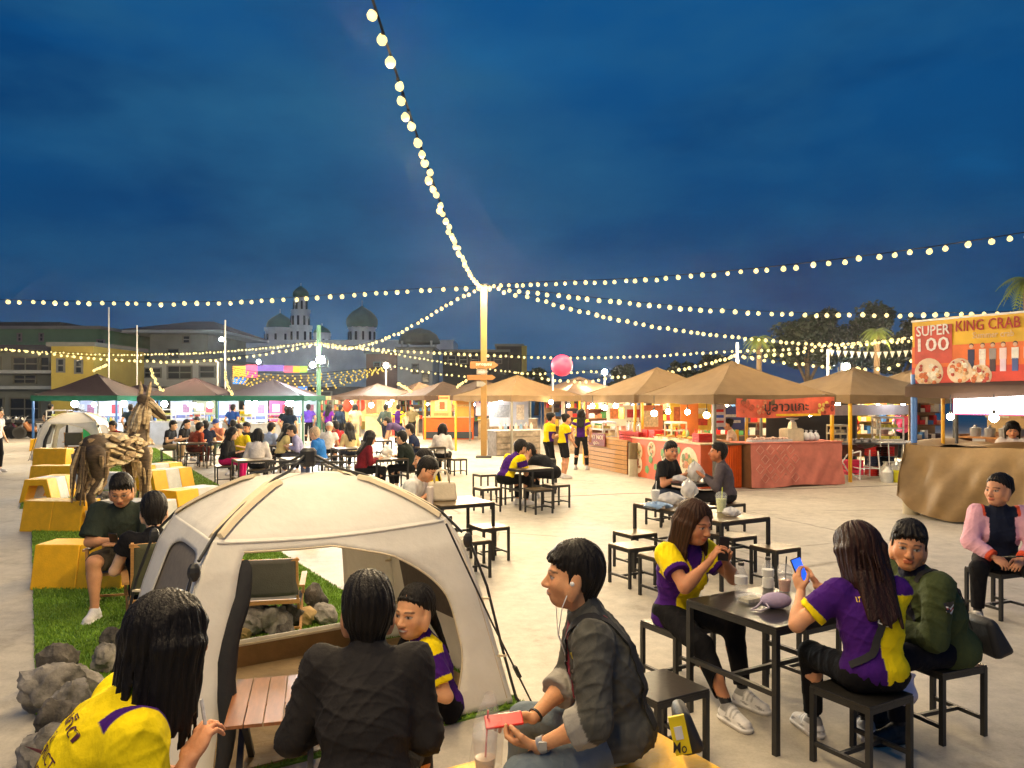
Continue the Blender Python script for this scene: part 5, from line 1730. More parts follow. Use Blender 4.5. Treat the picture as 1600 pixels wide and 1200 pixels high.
t = thing('sign_board', 'short green panel at the foot of the leftmost maroon stall', 'panel', loc(tL1, .9, -1.56, 0))
MB().box((0, 0, .36), (1.2, .03, .72)).build('board', cm(S(30, 150, 90)), t)
# ================================================================ the crab banner stall at the right edge
BO = Vector((6.66, 12.8, 0))
rzb = math.atan2(A_.y, A_.x)                       # along the banner
def BP(s, d, z):                                   # s along, d outwards (towards the square), z up
    return BO + A_ * s - B_ * d + Vector((0, 0, z))
t = thing('crab_banner', 'yellow and red printed crab buffet banner above the stall at right', 'banner', BP(0, 0, 0), rzb)
def bl(s, z, o=0.):                                # local: x along, -y outwards
    return Vector((s, -o, z))
def bgrid(u, v):
    return Vector((3.3 * u, .012 * math.sin(u * 15 + v * 2), 3.21 - 1.07 * v + .015 * math.sin(u * 7)))
MB().grid(bgrid, 40, 8).build('vinyl', mat('yellow banner vinyl', S(232, 184, 40), .45, var=.12, vscale=2), t, 60)
MB().box(bl(1.65, 2.60, .022), (3.28, .006, .34)).build('orange_band', mat('orange banner print', S(226, 110, 44), .45, var=.15, vscale=3), t)
MB().box(bl(1.65, 2.30, .022), (3.28, .006, .26)).build('red_band', mat('red banner print', S(208, 66, 52), .45, var=.15, vscale=3), t)
MB().box(bl(.37, 2.80, .026), (.62, .004, .62)).build('red_panel', mat('red banner corner', S(196, 70, 56), .45, var=.2, vscale=4), t)
wt = cm((.82, .76, .72))
put_text('SUPER', .56, .17, wt, t, frame(bl(.37, 3.03, .034), (1, 0, .03), (0, 0, 1)), .005)
put_text('100', .52, .22, wt, t, frame(bl(.38, 2.80, .034), (1, 0, .02), (0, 0, 1)), .005)
put_text('KING CRAB', .95, .17, cm(S(170, 30, 30)), t, frame(bl(1.22, 3.06, .034), (1, 0, .0), (0, 0, 1)), .005)
put_text('Summer crab', .60, .10, cm(S(240, 200, 150)), t, frame(bl(1.30, 2.90, .026), (1, 0, .0), (0, 0, 1)), .005)
for k, (s_, z, r_) in enumerate(((.30, 2.34, .24), (.80, 2.36, .20), (1.12, 2.28, .17))):
    pl = MB().lathe([(r_, 0), (r_ * .96, .006), (1e-4, .007)], n=22, M=Matrix.Rotation(R(90), 3, 'X'), c=bl(s_, z, .028)).build('plate_print', cm(S(226, 200, 170), .5), t)
    fb = MB()
    for j in range(26):
        a, q = random.random() * 2 * PI, random.random() ** .5 * r_ * .82
        fb.lathe([(r_ * random.uniform(.10, .24), 0), (1e-4, .003)], n=6, M=Matrix.Rotation(R(90), 3, 'X') @ Matrix.Rotation(a, 3, 'Z'), c=bl(s_ + q * math.cos(a), z + q * math.sin(a), .037 + .0008 * j), mi=j % 4)
    kind(fb.build('food_print', [cm(c_, .5, var=.3, vscale=20) for c_ in (S(206, 110, 60), S(240, 220, 200), S(226, 180, 130), S(170, 60, 46))], pl), 'stuff')
for k, (s_, c1, c2) in enumerate(((.98, S(30, 40, 84), S(30, 40, 84)), (1.15, S(230, 220, 210), S(230, 220, 220)), (1.30, S(150, 140, 140), S(70, 50, 60)), (1.45, S(236, 206, 206), S(226, 200, 220)), (1.62, S(230, 226, 220), S(70, 90, 150)), (1.79, S(226, 190, 206), S(90, 60, 70)), (1.97, S(60, 60, 80), S(40, 40, 60)))):
    q = MB()
    z0 = 2.33
    q.box(bl(s_, z0 + .27, .03), (.10, .006, .17), mi=0)
    q.box(bl(s_, z0 + .10, .03), (.085, .006, .19), mi=1)
    q.lathe([(.032, 0), (1e-4, .004)], n=10, M=Matrix.Rotation(R(90), 3, 'X'), c=bl(s_, z0 + .40, .030), mi=2)
    q.lathe([(.036, 0), (1e-4, .003)], n=10, M=Matrix.Rotation(R(90), 3, 'X'), c=bl(s_, z0 + .415, .026), mi=3)
    q.build('person_print', [cm(c1), cm(c2), cm(S(214, 170, 140)), cm((.03, .02, .02))], t)
MB().box(bl(1.65, 3.20, .0), (3.32, .03, .03)).build('top_pipe', STEELG, t)
MB().box(bl(1.65, 2.13, .0), (3.32, .03, .03)).build('bottom_pipe', STEELG, t)
t = thing('stall_canopy', 'brown canopy of the crab banner stall with sagging edge', 'canopy', BP(0, 0, 0), rzb)
MB().grid(lambda u, v: Vector((-.05 + 3.5 * u, -.12 + .05 * math.sin(u * 11) * v, 2.12 - v * (.17 + .03 * math.sin(u * 7)))), 30, 3).build('valance', BRNC, t, 40)
MB().grid(lambda u, v: Vector((-.05 + 3.5 * u, -.12 + 3.2 * v, 2.12 + .7 * math.sin(PI * min(1, v)) * (1 - abs(u - .5) * .6))), 12, 12).build('roof_cloth', BRNC, t, 40)
for sx, sy, m in ((.03, .0, BLUEPIPE), (3.3, 0, BLUEPIPE), (.0, 3.0, STEELG), (3.3, 3.0, STEELG)):
    MB().tube([(sx, sy, 0), (sx, sy, 2.3 if sy else 2.32)], .05 if sy == 0 else .03, 10).build('post', m, t)
MB().tube([(.45, .5, 0), (.45, .5, 1.9), (.55, .5, 2.0), (1.2, .5, 2.0)], .025, 8).build('inner_frame', cm((.05, .05, .05)), t)
MB().tube([(.28, .4, 0), (.28, .4, 2.0)], .03, 8).build('post', YELPIPE, t)
t = thing('lightbox', 'blazing white lightbox sign under the crab banner', 'lightbox', BP(.72, .06, 1.84), rzb)
MB().box((1.2, .07, 0), (2.42, .12, .34)).build('housing', cm(S(220, 80, 130)), t)
MB().box((1.2, 0, 0), (2.36, .03, .29)).build('panel', mat('lit white lightbox', (1, .97, 1), .4, emit=7, var=0), t)
# tarpaulin draped over the counter
t = thing('tarpaulin_counter', 'long counter wrapped in a heavy brown tarpaulin at right', 'counter', BP(0, 0, 0), rzb)
TARP = mat('brown tarpaulin', S(136, 108, 66), .62, var=.15, vscale=3, bump=.35, bscale=7)
def tarp(u, v):
    s_ = -.05 + 3.4 * u
    fold = (.05 * math.sin(u * 13 + v * 2.5) + .03 * math.sin(u * 29 - v * 4 + 1) + .018 * math.sin(u * 51 + v * 9)) * min(1, v * 2.5)
    z = 1.17 - .02 * math.sin(u * 9) - v * (1.10 - .25 * math.exp(-(u / .06) ** 2) - .03 * math.sin(u * 17))
    return Vector((s_ - .03 * v * (u < .02), -.10 - .24 * math.sin(v * PI * .5) ** 1.3 + fold, z))
mb = MB().grid(tarp, 110, 28)
mb.grid(lambda u, v: Vector((-.05 + 3.4 * v, 1.0 - 1.10 * u, 1.20 + .03 * math.sin(v * 17 + u * 3) - .03 * u ** 4 + .02 * math.sin(v * 37))), 14, 80)
mb.grid(lambda u, v: Vector((-.05 - .04 * v - .05 * math.sin(u * 11) * v, 1.0 - 1.1 * u - .24 * math.sin(v * PI / 2) * u, 1.19 - .88 * v)), 14, 14)
mb.build('tarpaulin', TARP, t, 70)
MB().box((1.65, .5, .6), (3.2, .9, 1.1)).build('cabinet', cm(BRN), t)
for x in (.15, 3.1):
    MB().lathe([(.09, -.03), (.09, .03)], (x, .2, .09), 14, M=Matrix.Rotation(R(90), 3, 'X')).build('wheel', SOCK, t)
RED2 = cm(S(150, 40, 40))
for k in range(5):
    MB().sph((-.1, -.05, .95 - .16 * k), .02, 6, 4).build('tie_knot', RED2, t)
for k, (s_, lb) in enumerate(((.5, 'cream board with pale plates behind the tarpaulin counter'), (1.4, 'pale patterned board behind the seller in white'), (2.4, 'beige curtain board at the right edge'))):
    t = thing('poster', lb, 'poster', BP(s_, -2.2, 1.45), rzb)
    MB().box((0, 0, 0), (.95, .03, 1.1)).build('board', cm(S(226, 190, 130), .6, var=.15, vscale=3), t)
    for j in range(4):
        MB().box(((-.3, .3)[j % 2], -.02, (.3, -.3)[j // 2]), (.4, .01, .35)).build('print', cm((S(240, 220, 180), S(200, 150, 90), S(160, 110, 70), S(230, 206, 160))[(j + k) % 4], .6, var=.3, vscale=9), t)
t = thing('steel_shelf', 'orange lit shelf with steel pots behind the tarpaulin', 'shelf', BP(.55, -1.5, 0), rzb)
for z in (.9, 1.25):
    MB().box((0, 0, z), (1.1, .4, .03)).build('board', cm(S(190, 130, 70)), t)
for sx in (-.53, .53):
    MB().box((sx, 0, .65), (.04, .38, 1.3)).build('upright', cm(BRN), t)
for k in range(4):
    t = thing('steel_pot', 'steel pot on the orange lit shelf, ' + ORD[k] + ' from the left', 'pot', BP(.2 + .24 * k, -1.5, 1.266), 0, 'pots on the shelf behind the tarpaulin')
    MB().lathe([(.08, 0), (.09, .14), (.095, .14), (.02, .17), (.02, .2)], n=14).build('pot', STEELG, t, 40)

# ---------------------------------------------------------------- rear row: partition boards, shelves and lamps that close the view under the canopies
pr = random.Random(5)
PCOL = (S(150, 120, 84), S(84, 76, 80), S(120, 70, 54), S(190, 170, 140), S(70, 80, 110), S(160, 140, 60), S(100, 100, 96))
for k, (px, Y) in enumerate(((872, 31), (905, 30), (938, 28.5), (972, 27.5), (1006, 26.5), (1040, 26), (1078, 25), (1118, 24.5), (1160, 24), (1204, 24), (1250, 24.5), (1296, 25), (1342, 25), (1390, 24.5), (1440, 22), (660, 42), (630, 44), (712, 42), (752, 38), (560, 46), (520, 46))):
    w = 44 / F * Y
    t = thing('stall_partition', 'board wall of goods behind the stalls, ' + ('%s of the rear row from the pole' % ORD[k] if k < 15 else '%s of the far row left of the pole' % ORD[k - 15]), 'partition', (P(px, 0, Y).x, Y, 0), R(8), 'board walls behind the stalls')
    kind(t, 'thing')
    MB().box((0, 0, 1.0), (w, .05, 2.0)).build('board', cm(PCOL[k % 7], .7, var=.25, vscale=2), t)
    for z in (.75, 1.15, 1.5):
        MB().box((0, -.16, z), (w * .94, .28, .03)).build('shelf', cm(BRN), t)
    gb = MB()
    for z in (.765, 1.165, 1.515):
        x = -w * .45
        while x < w * .42:
            a, h_ = pr.uniform(.07, .2), pr.uniform(.1, .3)
            gb.box((x + a / 2, -.16, z + h_ / 2 + .002), (a * .9, .2, h_), mi=pr.randrange(8))
            x += a
    kind(gb.build('goods', [cm(c_, .5, var=.2, vscale=12) for c_ in (RED, S(230, 190, 60), WHITE_C, S(60, 110, 170), S(220, 130, 90), S(70, 130, 70), S(230, 220, 200), S(60, 40, 40))], t), 'stuff')
    MB().box((0, -.02, 1.88), (w * .8, .06, .22)).build('header', cm((S(226, 200, 150), S(200, 70, 60), S(236, 190, 70), S(90, 110, 180))[k % 4], .6, var=.3, vscale=9), t)
for k, (px, py, Y) in enumerate(((888, 634, 29), (921, 636, 28), (990, 634, 26), (1060, 635, 25), (1135, 634, 23.5), (1182, 637, 23), (1230, 636, 23.2), (1345, 636, 23.5), (1372, 634, 23.5), (740, 632, 37), (668, 632, 40))):
    hanging_bulb('bulb lighting the rear row of boards, ' + ORD[k] + ' lamp', px, py, Y, LAMPM if k % 3 else LAMPW, .06)
# ================================================================ painted concrete blocks and tunnels of the lawn
def trap_prism(w0, w1, h, y0, y1, hole=None):
    """trapezoid cross section in x-z, extruded along y; hole = (w0, w1, h) leaves a tunnel"""
    mb = MB()
    o = [(-w0 / 2, 0), (w0 / 2, 0), (w1 / 2, h), (-w1 / 2, h)]
    if not hole:
        vs = [(x, y, z) for y in (y0, y1) for x, z in o]
        return mb.add(vs, [(0, 1, 2, 3), (7, 6, 5, 4)] + [(i, i + 4, (i + 1) % 4 + 4, (i + 1) % 4) for i in range(4)])
    a, b, c = hole
    i_ = [(-a / 2, .045), (a / 2, .045), (b / 2, c), (-b / 2, c)]
    vs = [(x, y, z) for y in (y0, y1) for q in (o, i_) for x, z in q]
    fs = []
    for k in range(4):
        k2 = (k + 1) % 4
        fs += [(k, k2, 4 + k2, 4 + k), (8 + k, 12 + k, 12 + k2, 8 + k2), (k, 8 + k, 8 + k2, k2), (4 + k, 4 + k2, 12 + k2, 12 + k)]
    return mb.add(vs, fs)
def block(label, c, rz, solid=True, w=.60, h=.43, ln=.84, bands=('y', 'w', 'y')):
    t = thing('concrete_bench_block', label, 'bench block', (c[0], c[1], 0), R(rz), 'painted concrete bench blocks')
    n = len(bands)
    for k, q in enumerate(bands):
        y0, y1 = -ln / 2 + ln * k / n, -ln / 2 + ln * (k + 1) / n
        d = .004 if q == 'w' else 0
        o = trap_prism(w - d, w * .66 - d, h - d / 2, y0, y1, None if solid else (w * .68, w * .40, h * .72)).build('yellow_section' if q == 'y' else 'white_section', YELP if q == 'y' else WHTP, t)
        bv = o.modifiers.new('bevel', 'BEVEL')
        bv.width = .012
        bv.segments = 2
    return t
def gblock(label, px, py, rz, **k):
    return block(label, G(px, py), rz, **k)
# near blocks under the man in denim and beside the cup
block('yellow bench block the man in the denim jacket sits on', (.53, 3.25), -150, bands=('y',), w=.54, h=.47, ln=1.02)
block('yellow bench block with the iced drink at the bottom edge', (-.35, 2.90), 30 - 90, bands=('y',), w=.5, h=.44, ln=.66)
block('large yellow bench block on the lawn left of the tent', G(122, 920) + Vector((0, .22, 0)), 90, bands=('y', 'y'), w=.56, ln=.92, h=.44)
gblock('yellow bench block with a white end, second from the tent on the left edge', 98, 826, 85, bands=('y', 'y'), w=.6, ln=.92)
gblock('hollow yellow and white tunnel block on the left edge', 78, 780, 4, solid=False, ln=1.0)
gblock('broad yellow block behind the hollow tunnel block on the left', 88, 757, 90, bands=('y', 'y'), w=.6, ln=.9)
gblock('tall yellow block before the far camping tent', 84, 745, 90, bands=('y',), w=.5, ln=.8, h=.7)
gblock('small far yellow block at the left lawn edge', 67, 704, 90, bands=('y',), w=.5, ln=.7)
gblock('hollow tunnel block with white middle right of the horse', 258, 764, -20, solid=False, ln=1.1)
gblock('yellow and white block behind the right tunnel block', 243, 754, -20, ln=1.2)
gblock('yellow block half hidden behind the tent roof', 296, 802, -25, bands=('y', 'w'), ln=.9)
gblock('white topped block behind the man with glasses', 215, 826, 80, bands=('w', 'w'), w=.6, ln=1.0)
gblock('low white block beneath the driftwood horse', 160, 764, 80, bands=('w', 'w'), w=.5, ln=1.1, h=.36)
# ================================================================ rocks
rockm = mat('grey limestone', S(138, 132, 122), .9, var=.45, vscale=7, bump=.9, bscale=14)
rockd = mat('dark lava rock', S(96, 90, 82), .95, var=.5, vscale=9, bump=1.0, bscale=18)
rockt = mat('tan rock', S(184, 154, 104), .9, var=.25, vscale=6, bump=.6, bscale=14)
def rock(label, c, r, m, group, seed):
    g = np.random.default_rng(seed)
    import bmesh
    bm = bmesh.new()
    bmesh.ops.create_icosphere(bm, subdivisions=4, radius=1)
    co = np.array([v.co[:] for v in bm.verts])
    d = np.zeros(len(co))
    for o in range(16):
        n_ = g.normal(size=3)
        n_ /= np.linalg.norm(n_)
        d = np.minimum(d, (.62 + .3 * g.random()) - co @ n_) if o else np.minimum(0, .7 - co @ n_)
    P_ = co * (1 + d * .8)[:, None]
    for f_, a in ((3, .10), (7, .06), (15, .035), (31, .015)):
        ph = g.random(3) * 6
        P_ *= (1 + a * (np.sin(co[:, 0] * f_ + ph[0]) * np.sin(co[:, 1] * f_ * 1.1 + ph[1]) + np.sin(co[:, 2] * f_ * .9 + ph[2] + co[:, 0] * f_)))[:, None]
    P_ *= np.array(r)
    P_[:, 2] -= P_[:, 2].min() + r[2] * .12
    for v, p in zip(bm.verts, P_):
        v.co = p
    me = bpy.data.meshes.new('rock')
    bm.to_mesh(me)
    bm.free()
    me.shade_smooth()
    me.set_sharp_from_angle(angle=R(38))
    me.materials.append(m)
    o = link('rock', me, None, c, g.random() * 6)
    tag(o, label, 'rock', group)
NEARR = ((84, 1070, .24, .16, .20, 'large grey rock, rearmost of the pile left of the woman in yellow'), (72, 1112, .26, .2, .20, 'broad grey rock in the middle of the left pile'), (102, 1128, .17, .15, .18, 'grey rock leaning right in the left pile'), (85, 1160, .16, .17, .17, 'rounded pale rock below the broad one on the left'), (70, 1195, .18, .18, .14, 'lowest grey rock at the bottom left edge'), (160, 1050, .15, .13, .14, 'pale rock on the turf by the tent rope'), (172, 1020, .14, .13, .13, 'dark rock behind the tent rope'), (120, 1085, .2, .14, .13, 'flat dark rock bridging the left pile'))
for k, (px, py, a, b, c, lb) in enumerate(NEARR):
    rock(lb, G(px + 6, py), (a * .74, b * .74, c * .78), rockm if k % 3 else rockd, None, 40 + k)
BKD = Vector((-.536, .844, 0))
ROWR = ((362, 1022, .11, rockt), (385, 1016, .14, rockd), (412, 1018, .15, rockm), (436, 1010, .12, rockd), (455, 1012, .15, rockm), (480, 1002, .13, rockd), (500, 1000, .11, rockt), (520, 984, .115, rockd), (535, 995, .12, rockm), (400, 1026, .08, rockt), (345, 1030, .1, rockd), (470, 1018, .08, rockd))
for k, (px, py, r_, m) in enumerate(sorted(ROWR, key=lambda q: q[0])):
    rock('jagged %s rock in the row behind the tent opening, %s from the left' % ('tan' if m is rockt else 'grey' if m is rockm else 'dark', ORD[k]) if px != 520 else 'tallest dark rock of the row behind the tent opening', G(px, py) + BKD * .42, (r_, r_ * .85, r_ * (.9 if px != 520 else 1.2)), m, 'rocks in a row behind the tent', 80 + k)
for k in range(16):
    rock(('grey rock', 'dark rock')[1 - k % 2] + ' at the feet of the driftwood horse, ' + ORD[k] + ' from the left', G(118 + k * 9.5 + random.uniform(-6, 6), 797 + random.uniform(-14, 12)), (.16, .14, .11), rockm if k % 2 else rockd, 'rocks around the driftwood horse', 120 + k)
# ================================================================ driftwood horse
hc = G(184, 816)
t = thing('driftwood_horse', 'life sized horse sculpture of driftwood standing on the lawn', 'sculpture', (hc.x, hc.y, 0), R(84))
t.scale = (1.10, 1.10, 1.10)
DW = [mat('driftwood %d' % k, c, .85, var=.35, vscale=10, stretch=(1, 1, 3), bump=.6, bscale=16) for k, c in enumerate((S(188, 164, 124), S(140, 116, 84), S(214, 196, 160), S(84, 68, 50)))]
core = Field(axis(-1.2, 1.3, .03), axis(-.4, .4, .03), axis(0, 2.0, .03))
hsz = 1.0
HB, HF = np.array([-.55, 0, 1.02]), np.array([.42, 0, 1.06])        # hip, shoulder centres, horse faces +x
core.ell((-.05, 0, 1.04), (.54, .16, .18), None, .06)
core.ell((-.50, 0, 1.06), (.22, .17, .21), None, .06)
core.ell((.42, 0, 1.05), (.20, .16, .22), None, .06)
segs = [((.44, 0, 1.10), (.64, 0, 1.68), .16, .085), ((.62, .02, 1.74), (.80, -.22, 1.46), .095, .055)]
legsx = []
for sy in (-.13, .13):
    fx = .40 + (.06 if sy > 0 else 0)
    legsx += [((fx, sy, .95), (fx + .05, sy, .52), .12, .065), ((fx + .05, sy, .52), (fx + .02, sy, .06), .06, .045)]
    bx = -.58 - (.10 if sy < 0 else -.05)
    legsx += [((bx, sy, 1.0), (bx + .08, sy, .64), .16, .085), ((bx + .08, sy, .64), (bx - .10, sy, .46), .08, .06), ((bx - .10, sy, .46), (bx - .06, sy, .06), .06, .045)]
for a, b, r1, r2 in segs + legsx:
    core.cone(a, b, r1 * .80, r2 * .80, .04)
V, Q = core.mesh()
np_mesh('core', V, Q, DW[3], t)
def stick(a, b, r, m):
    a, b = Vector(a), Vector(b)
    mid = (a + b) / 2 + Vector((random.uniform(-1, 1), random.uniform(-1, 1), random.uniform(-1, 1))) * (b - a).length * .07
    MB().tube([a, a.lerp(mid, .5) + Vector((0, 0, .004)), mid, b], [r * .7, r, r * .95, r * .45], 5).build('driftwood_stick', DW[m], t, 50)
def shell(a, b, r1, r2, n, jitter=.35):
    a, b = np.array(a, float), np.array(b, float)
    d = unit(b - a)
    x = unit(np.cross(d, [.1, 1, .2]))
    y = np.cross(d, x)
    for k in range(n):
        an = random.random() * 2 * PI
        q0 = random.uniform(-.12, .6)
        q1 = q0 + random.uniform(.35, .6)
        def pt(q, an):
            r = r1 + (r2 - r1) * min(1, max(0, q))
            return a + (b - a) * q + (x * math.cos(an) + y * math.sin(an)) * r
        stick(pt(q0, an), pt(q1, an + random.uniform(-jitter, jitter)), random.uniform(.018, .036), random.choice((0, 0, 0, 1, 2, 2)))
for k in range(112):
    an, q = random.random() * 2 * PI, random.uniform(-.75, .5)
    r = lambda q: .215 * max(.4, 1 - (abs(q + .05) / .95) ** 3)
    p0 = (q, .92 * r(q) * math.cos(an), 1.03 + r(q) * math.sin(an))
    q2 = q + random.uniform(.12, .34)
    a2 = an + random.uniform(-.5, .5)
    stick(p0, (q2, .92 * r(q2) * math.cos(a2), 1.03 + r(q2) * math.sin(a2)), random.uniform(.024, .046), random.choice((0, 0, 1, 2, 2)))
shell(*segs[0], 44, .2)
shell(*segs[1], 14, .25)
for sg in legsx:
    shell(*sg, 10, .25)
for k in range(16):                                                   # mane and tail
    q = k / 15
    stick((.40 + .24 * q, 0, 1.36 + .44 * q), (.32 + .25 * q, random.uniform(-.05, .05), 1.24 + .40 * q), .016, 1)
for k in range(14):
    y = random.uniform(-.06, .06)
    stick((-.78, y, 1.12), (-.90 + random.uniform(-.08, .06), y * 2, random.uniform(.35, .6)), .018, random.choice((0, 1, 3)))
for sy in (-.06, .06):
    stick((.64, sy, 1.76), (.68, sy * 1.4, 2.0), .035, 0)
for px, py, lb, r_ in ((155, 700, 'small glowing orange bulb at the tail end of the horse', .05), (172, 692, 'small glowing amber bulb on the back of the horse', .05)):
    o = MB().sph((0, 0, 0), r_, 10, 8).build('glow_bulb', mat('orange glow bulb', S(250, 150, 40), .4, emit=5, ecol=S(255, 140, 30), var=0), None, 180, P(px, py, 12.4))
    tag(o, lb, 'lamp')
t = thing('warning_lamp', 'red glowing lamp behind the head of the man with glasses', 'lamp', P(183, 763, 9.2))
MB().lathe([(.085, -.08), (.075, 0), (.05, .08), (.01, .11)], n=14).build('shade', mat('red lamp shade', S(220, 20, 20), .3, emit=2.2, ecol=S(240, 16, 10), var=0), t, 40)
MB().lathe([(.095, -.11), (.095, -.08)], n=14).build('base', SOCK, t)
MB().lathe([(.02, -1.0), (.02, -.11)], n=6).build('stem', SOCK, t)
# ================================================================ camping tents
def camp_tent(label, FL, FR, hubz, detail=True):
    d = (FR - FL)
    w = d.length
    rz = math.atan2(d.y, d.x)
    bk = Vector((-d.y, d.x, 0)).normalized()
    c = (FL + FR) / 2 + bk * w / 2 * .78
    t = thing('camping_tent', label, 'tent', (c.x, c.y, 0), rz)
    t.scale = (1, .78, 1)
    h = w / 2
    # profile along a corner diagonal: fraction of half-diagonal, height
    prof = [(0, hubz - .09), (.14, hubz - .095), (.30, hubz - .12), (.45, hubz - .20), (.58, hubz - .285), (.68, hubz - .37), (.76, hubz - .53), (.84, hubz - .81), (.92, hubz - 1.17), (1.0, 0.02)]
    def ring(q):                     # q in 0..1 -> (frac, z)
        k = q * (len(prof) - 1)
        i = min(int(k), len(prof) - 2)
        a, b = prof[i], prof[i + 1]
        return a[0] + (b[0] - a[0]) * (k - i), a[1] + (b[1] - a[1]) * (k - i)
    cs = [(-1, -1), (1, -1), (1, 1), (-1, 1)]
    def surf(side, u, q, off=0.):
        f, z = ring(q)
        f2, z2 = f - .0, z
        a, b = cs[side], cs[(side + 1) % 4]
        x, y = a[0] + (b[0] - a[0]) * u, a[1] + (b[1] - a[1]) * u
        # panels are pulled in between the poles
        bow = .05 * math.sin(PI * u) * math.sin(PI * min(1, q * 1.1)) - off
        x, y = x * h * f, y * h * f
        nx, ny = ((0, -1), (1, 0), (0, 1), (-1, 0))[side]
        return Vector((x - nx * bow, y - ny * bow, z - .05 * math.sin(PI * u) * (1 - q) * q * 3))
    roof_q = 5.0 / 9
    M_ = TENTC
    rf = MB()
    for s_ in range(4):
        rf.grid(lambda u, v, s_=s_: surf(s_, u, .01 + (roof_q + .03) * v, .006), 18, 14)
    rf.build('roof_panel', M_, t, 50)
    # walls with a large opening in front and back, windows on the sides
    def wall(side, hole, cu, cv):
        mb = MB()
        nu, nv = 60, 46
        par = [[i / nu, j / nv] for j in range(nv + 1) for i in range(nu + 1)]
        ins = [bool(hole(*q)) for q in par]
        fs, edge = [], set()
        for j in range(nv):
            for i in range(nu):
                a = j * (nu + 1) + i
                f = (a, a + 1, a + nu + 2, a + nu + 1)
                if any(ins[q] for q in f):
                    edge.update(q for q in f if not ins[q])
                else:
                    fs.append(f)
        for q in edge:                                   # pull the rim of the opening onto its outline
            (u, v), lo_, hi_ = par[q], 0., 1.
            for _ in range(14):
                m_ = (lo_ + hi_) / 2
                if hole(u + (cu(v) - u) * m_, v + (cv - v) * m_ * .6):
                    hi_ = m_
                else:
                    lo_ = m_
            if lo_ < .3:
                par[q] = [u + (cu(v) - u) * lo_, v + (cv - v) * lo_ * .6]
        vs = [surf(side, u, roof_q + (1 - roof_q) * v) for u, v in par]
        mb.add(vs, fs)
        o = mb.build('wall_panel', M_, t, 60)
        so = o.modifiers.new('thickness', 'SOLIDIFY')
        so.thickness = .008
        return o
    def sweep(v):
        return .875 - .40 * max(0, 1 - (v - .10) / .50) ** 2.3 if v < .72 else .875 - .09 * ((v - .72) / .28) ** 1.5
    def door(u, v):                  # wide arch, square on the left, swept round on the right
        if v < .10 or u < .13:
            return False
        return u < sweep(v)
    def backdoor(u, v):
        if v < .13 or v > .86:
            return False
        return .22 < u < .93 - (.20 * max(0, (.35 - v) / .22))
    win = lambda u, v: ((u - .5) / .30) ** 4 + ((v - .40) / .26) ** 4 < 1
    wall(0, door, lambda v: .13 + .36 * min(1, v + .2), .75)
    wall(2, backdoor, lambda v: .5, .55)
    for s_ in (1, 3):
        wall(s_, win, lambda v: .5, .40)
        MB().grid(lambda u, v, s_=s_: surf(s_, .16 + .68 * u, roof_q + (1 - roof_q) * (.10 + .6 * v), -.012), 14, 12).build('mesh_window', MESHG, t, 60)
    if detail:
        # rolled black door net at the left of the opening, rolled cloth on the right
        pts = [surf(0, .145 + .012 * math.sin(q * 9), roof_q + (1 - roof_q) * (.17 + .83 * q), .02) + Vector((0, .03, 0)) for q in np.linspace(0, 1, 14)]
        MB().tube(pts, [.02, .035, .04, .045, .05, .048, .05, .055, .05, .055, .05, .045, .04, .03], 8).build('door_net', BLKNET, t, 60)
        pts = [surf(2, .80 - .02 * q, roof_q + (1 - roof_q) * (.17 + .66 * q), .02) + Vector((0, -.04, 0)) for q in np.linspace(0, 1, 8)]
        MB().tube(pts, [.02, .035, .04, .045, .05, .048, .05, .03], 8).build('rear_door_net', BLKNET, t, 60)
        rim = [surf(0, .13 + (sweep(.1) - .13) * q, roof_q + (1 - roof_q) * .10, .008) for q in np.linspace(0, 1, 12)] + [surf(0, sweep(v), roof_q + (1 - roof_q) * v, .008) for v in np.linspace(.10, 1, 30)]
        MB().tube(rim, .0065, 5).build('zip_edge', TAN, t, 180)
        for s_ in (0, 1, 3):
            MB().tube([surf(s_, .02 if s_ else .985, q, .004) for q in np.linspace(.3, .99, 24)], .006, 5).build('seam', TAN, t, 180)
        # hem seam across the front
        MB().tube([surf(0, u, roof_q + (1 - roof_q) * .02, .012) for u in np.linspace(.02, .98, 24)], .008, 5).build('seam', TENTC, t, 180)
    # sleeves and poles
    for k, (x, y) in enumerate(cs):
        dirv = Vector((x, y, 0))
        def dg(f, z, o=0.):
            return Vector((x * h * f, y * h * f, z + o))
        zf = lambda f: np.interp(f, [p[0] for p in prof], [p[1] for p in prof])
        sl = MB()
        side = Vector((-y, x, 0)).normalized()
        fr_ = np.linspace(.26, .66, 8)
        vs, fs = [], []
        for f in fr_:
            c0 = dg(f, zf(f))
            vs += [c0 + side * .05 + Vector((0, 0, -.008)), c0 + side * .03 + Vector((0, 0, .017)), c0 - side * .03 + Vector((0, 0, .017)), c0 - side * .05 + Vector((0, 0, -.008))]
        for i in range(len(fr_) - 1):
            for j in range(3):
                a = i * 4 + j
                fs.append((a, a + 1, a + 5, a + 4))
        fs += [(3, 2, 1, 0), tuple(4 * (len(fr_) - 1) + j for j in range(4))]
        sl.add(vs, fs)
        sl.build('pole_sleeve', TAN, t, 30)
        po = MB().tube([Vector((0, 0, hubz + .02)) + dirv * .04, dg(.16, zf(.16) + .035), dg(.27, zf(.27) + .02), dg(.5, zf(.5) + .01), dg(.66, zf(.66) + .02), dg(.76, zf(.74) + .03)], .0095, 7).build('upper_pole', SOCK, t)
        e_ = dg(.775, zf(.76) + .02)
        lp = [e_, dg(.86, zf(.84), .01), dg(.93, zf(.92)), dg(1.0, .05), dg(1.03, .0)]
        lp = [p + dirv * .02 for p in lp]
        lpo = MB().tube(lp, .0095, 7).build('lower_pole', SOCK, t)
        MB().sph(e_ + dirv * .012, .034, 8, 6, sc=(1, 1, 1.5)).build('elbow_joint', SOCK, t)
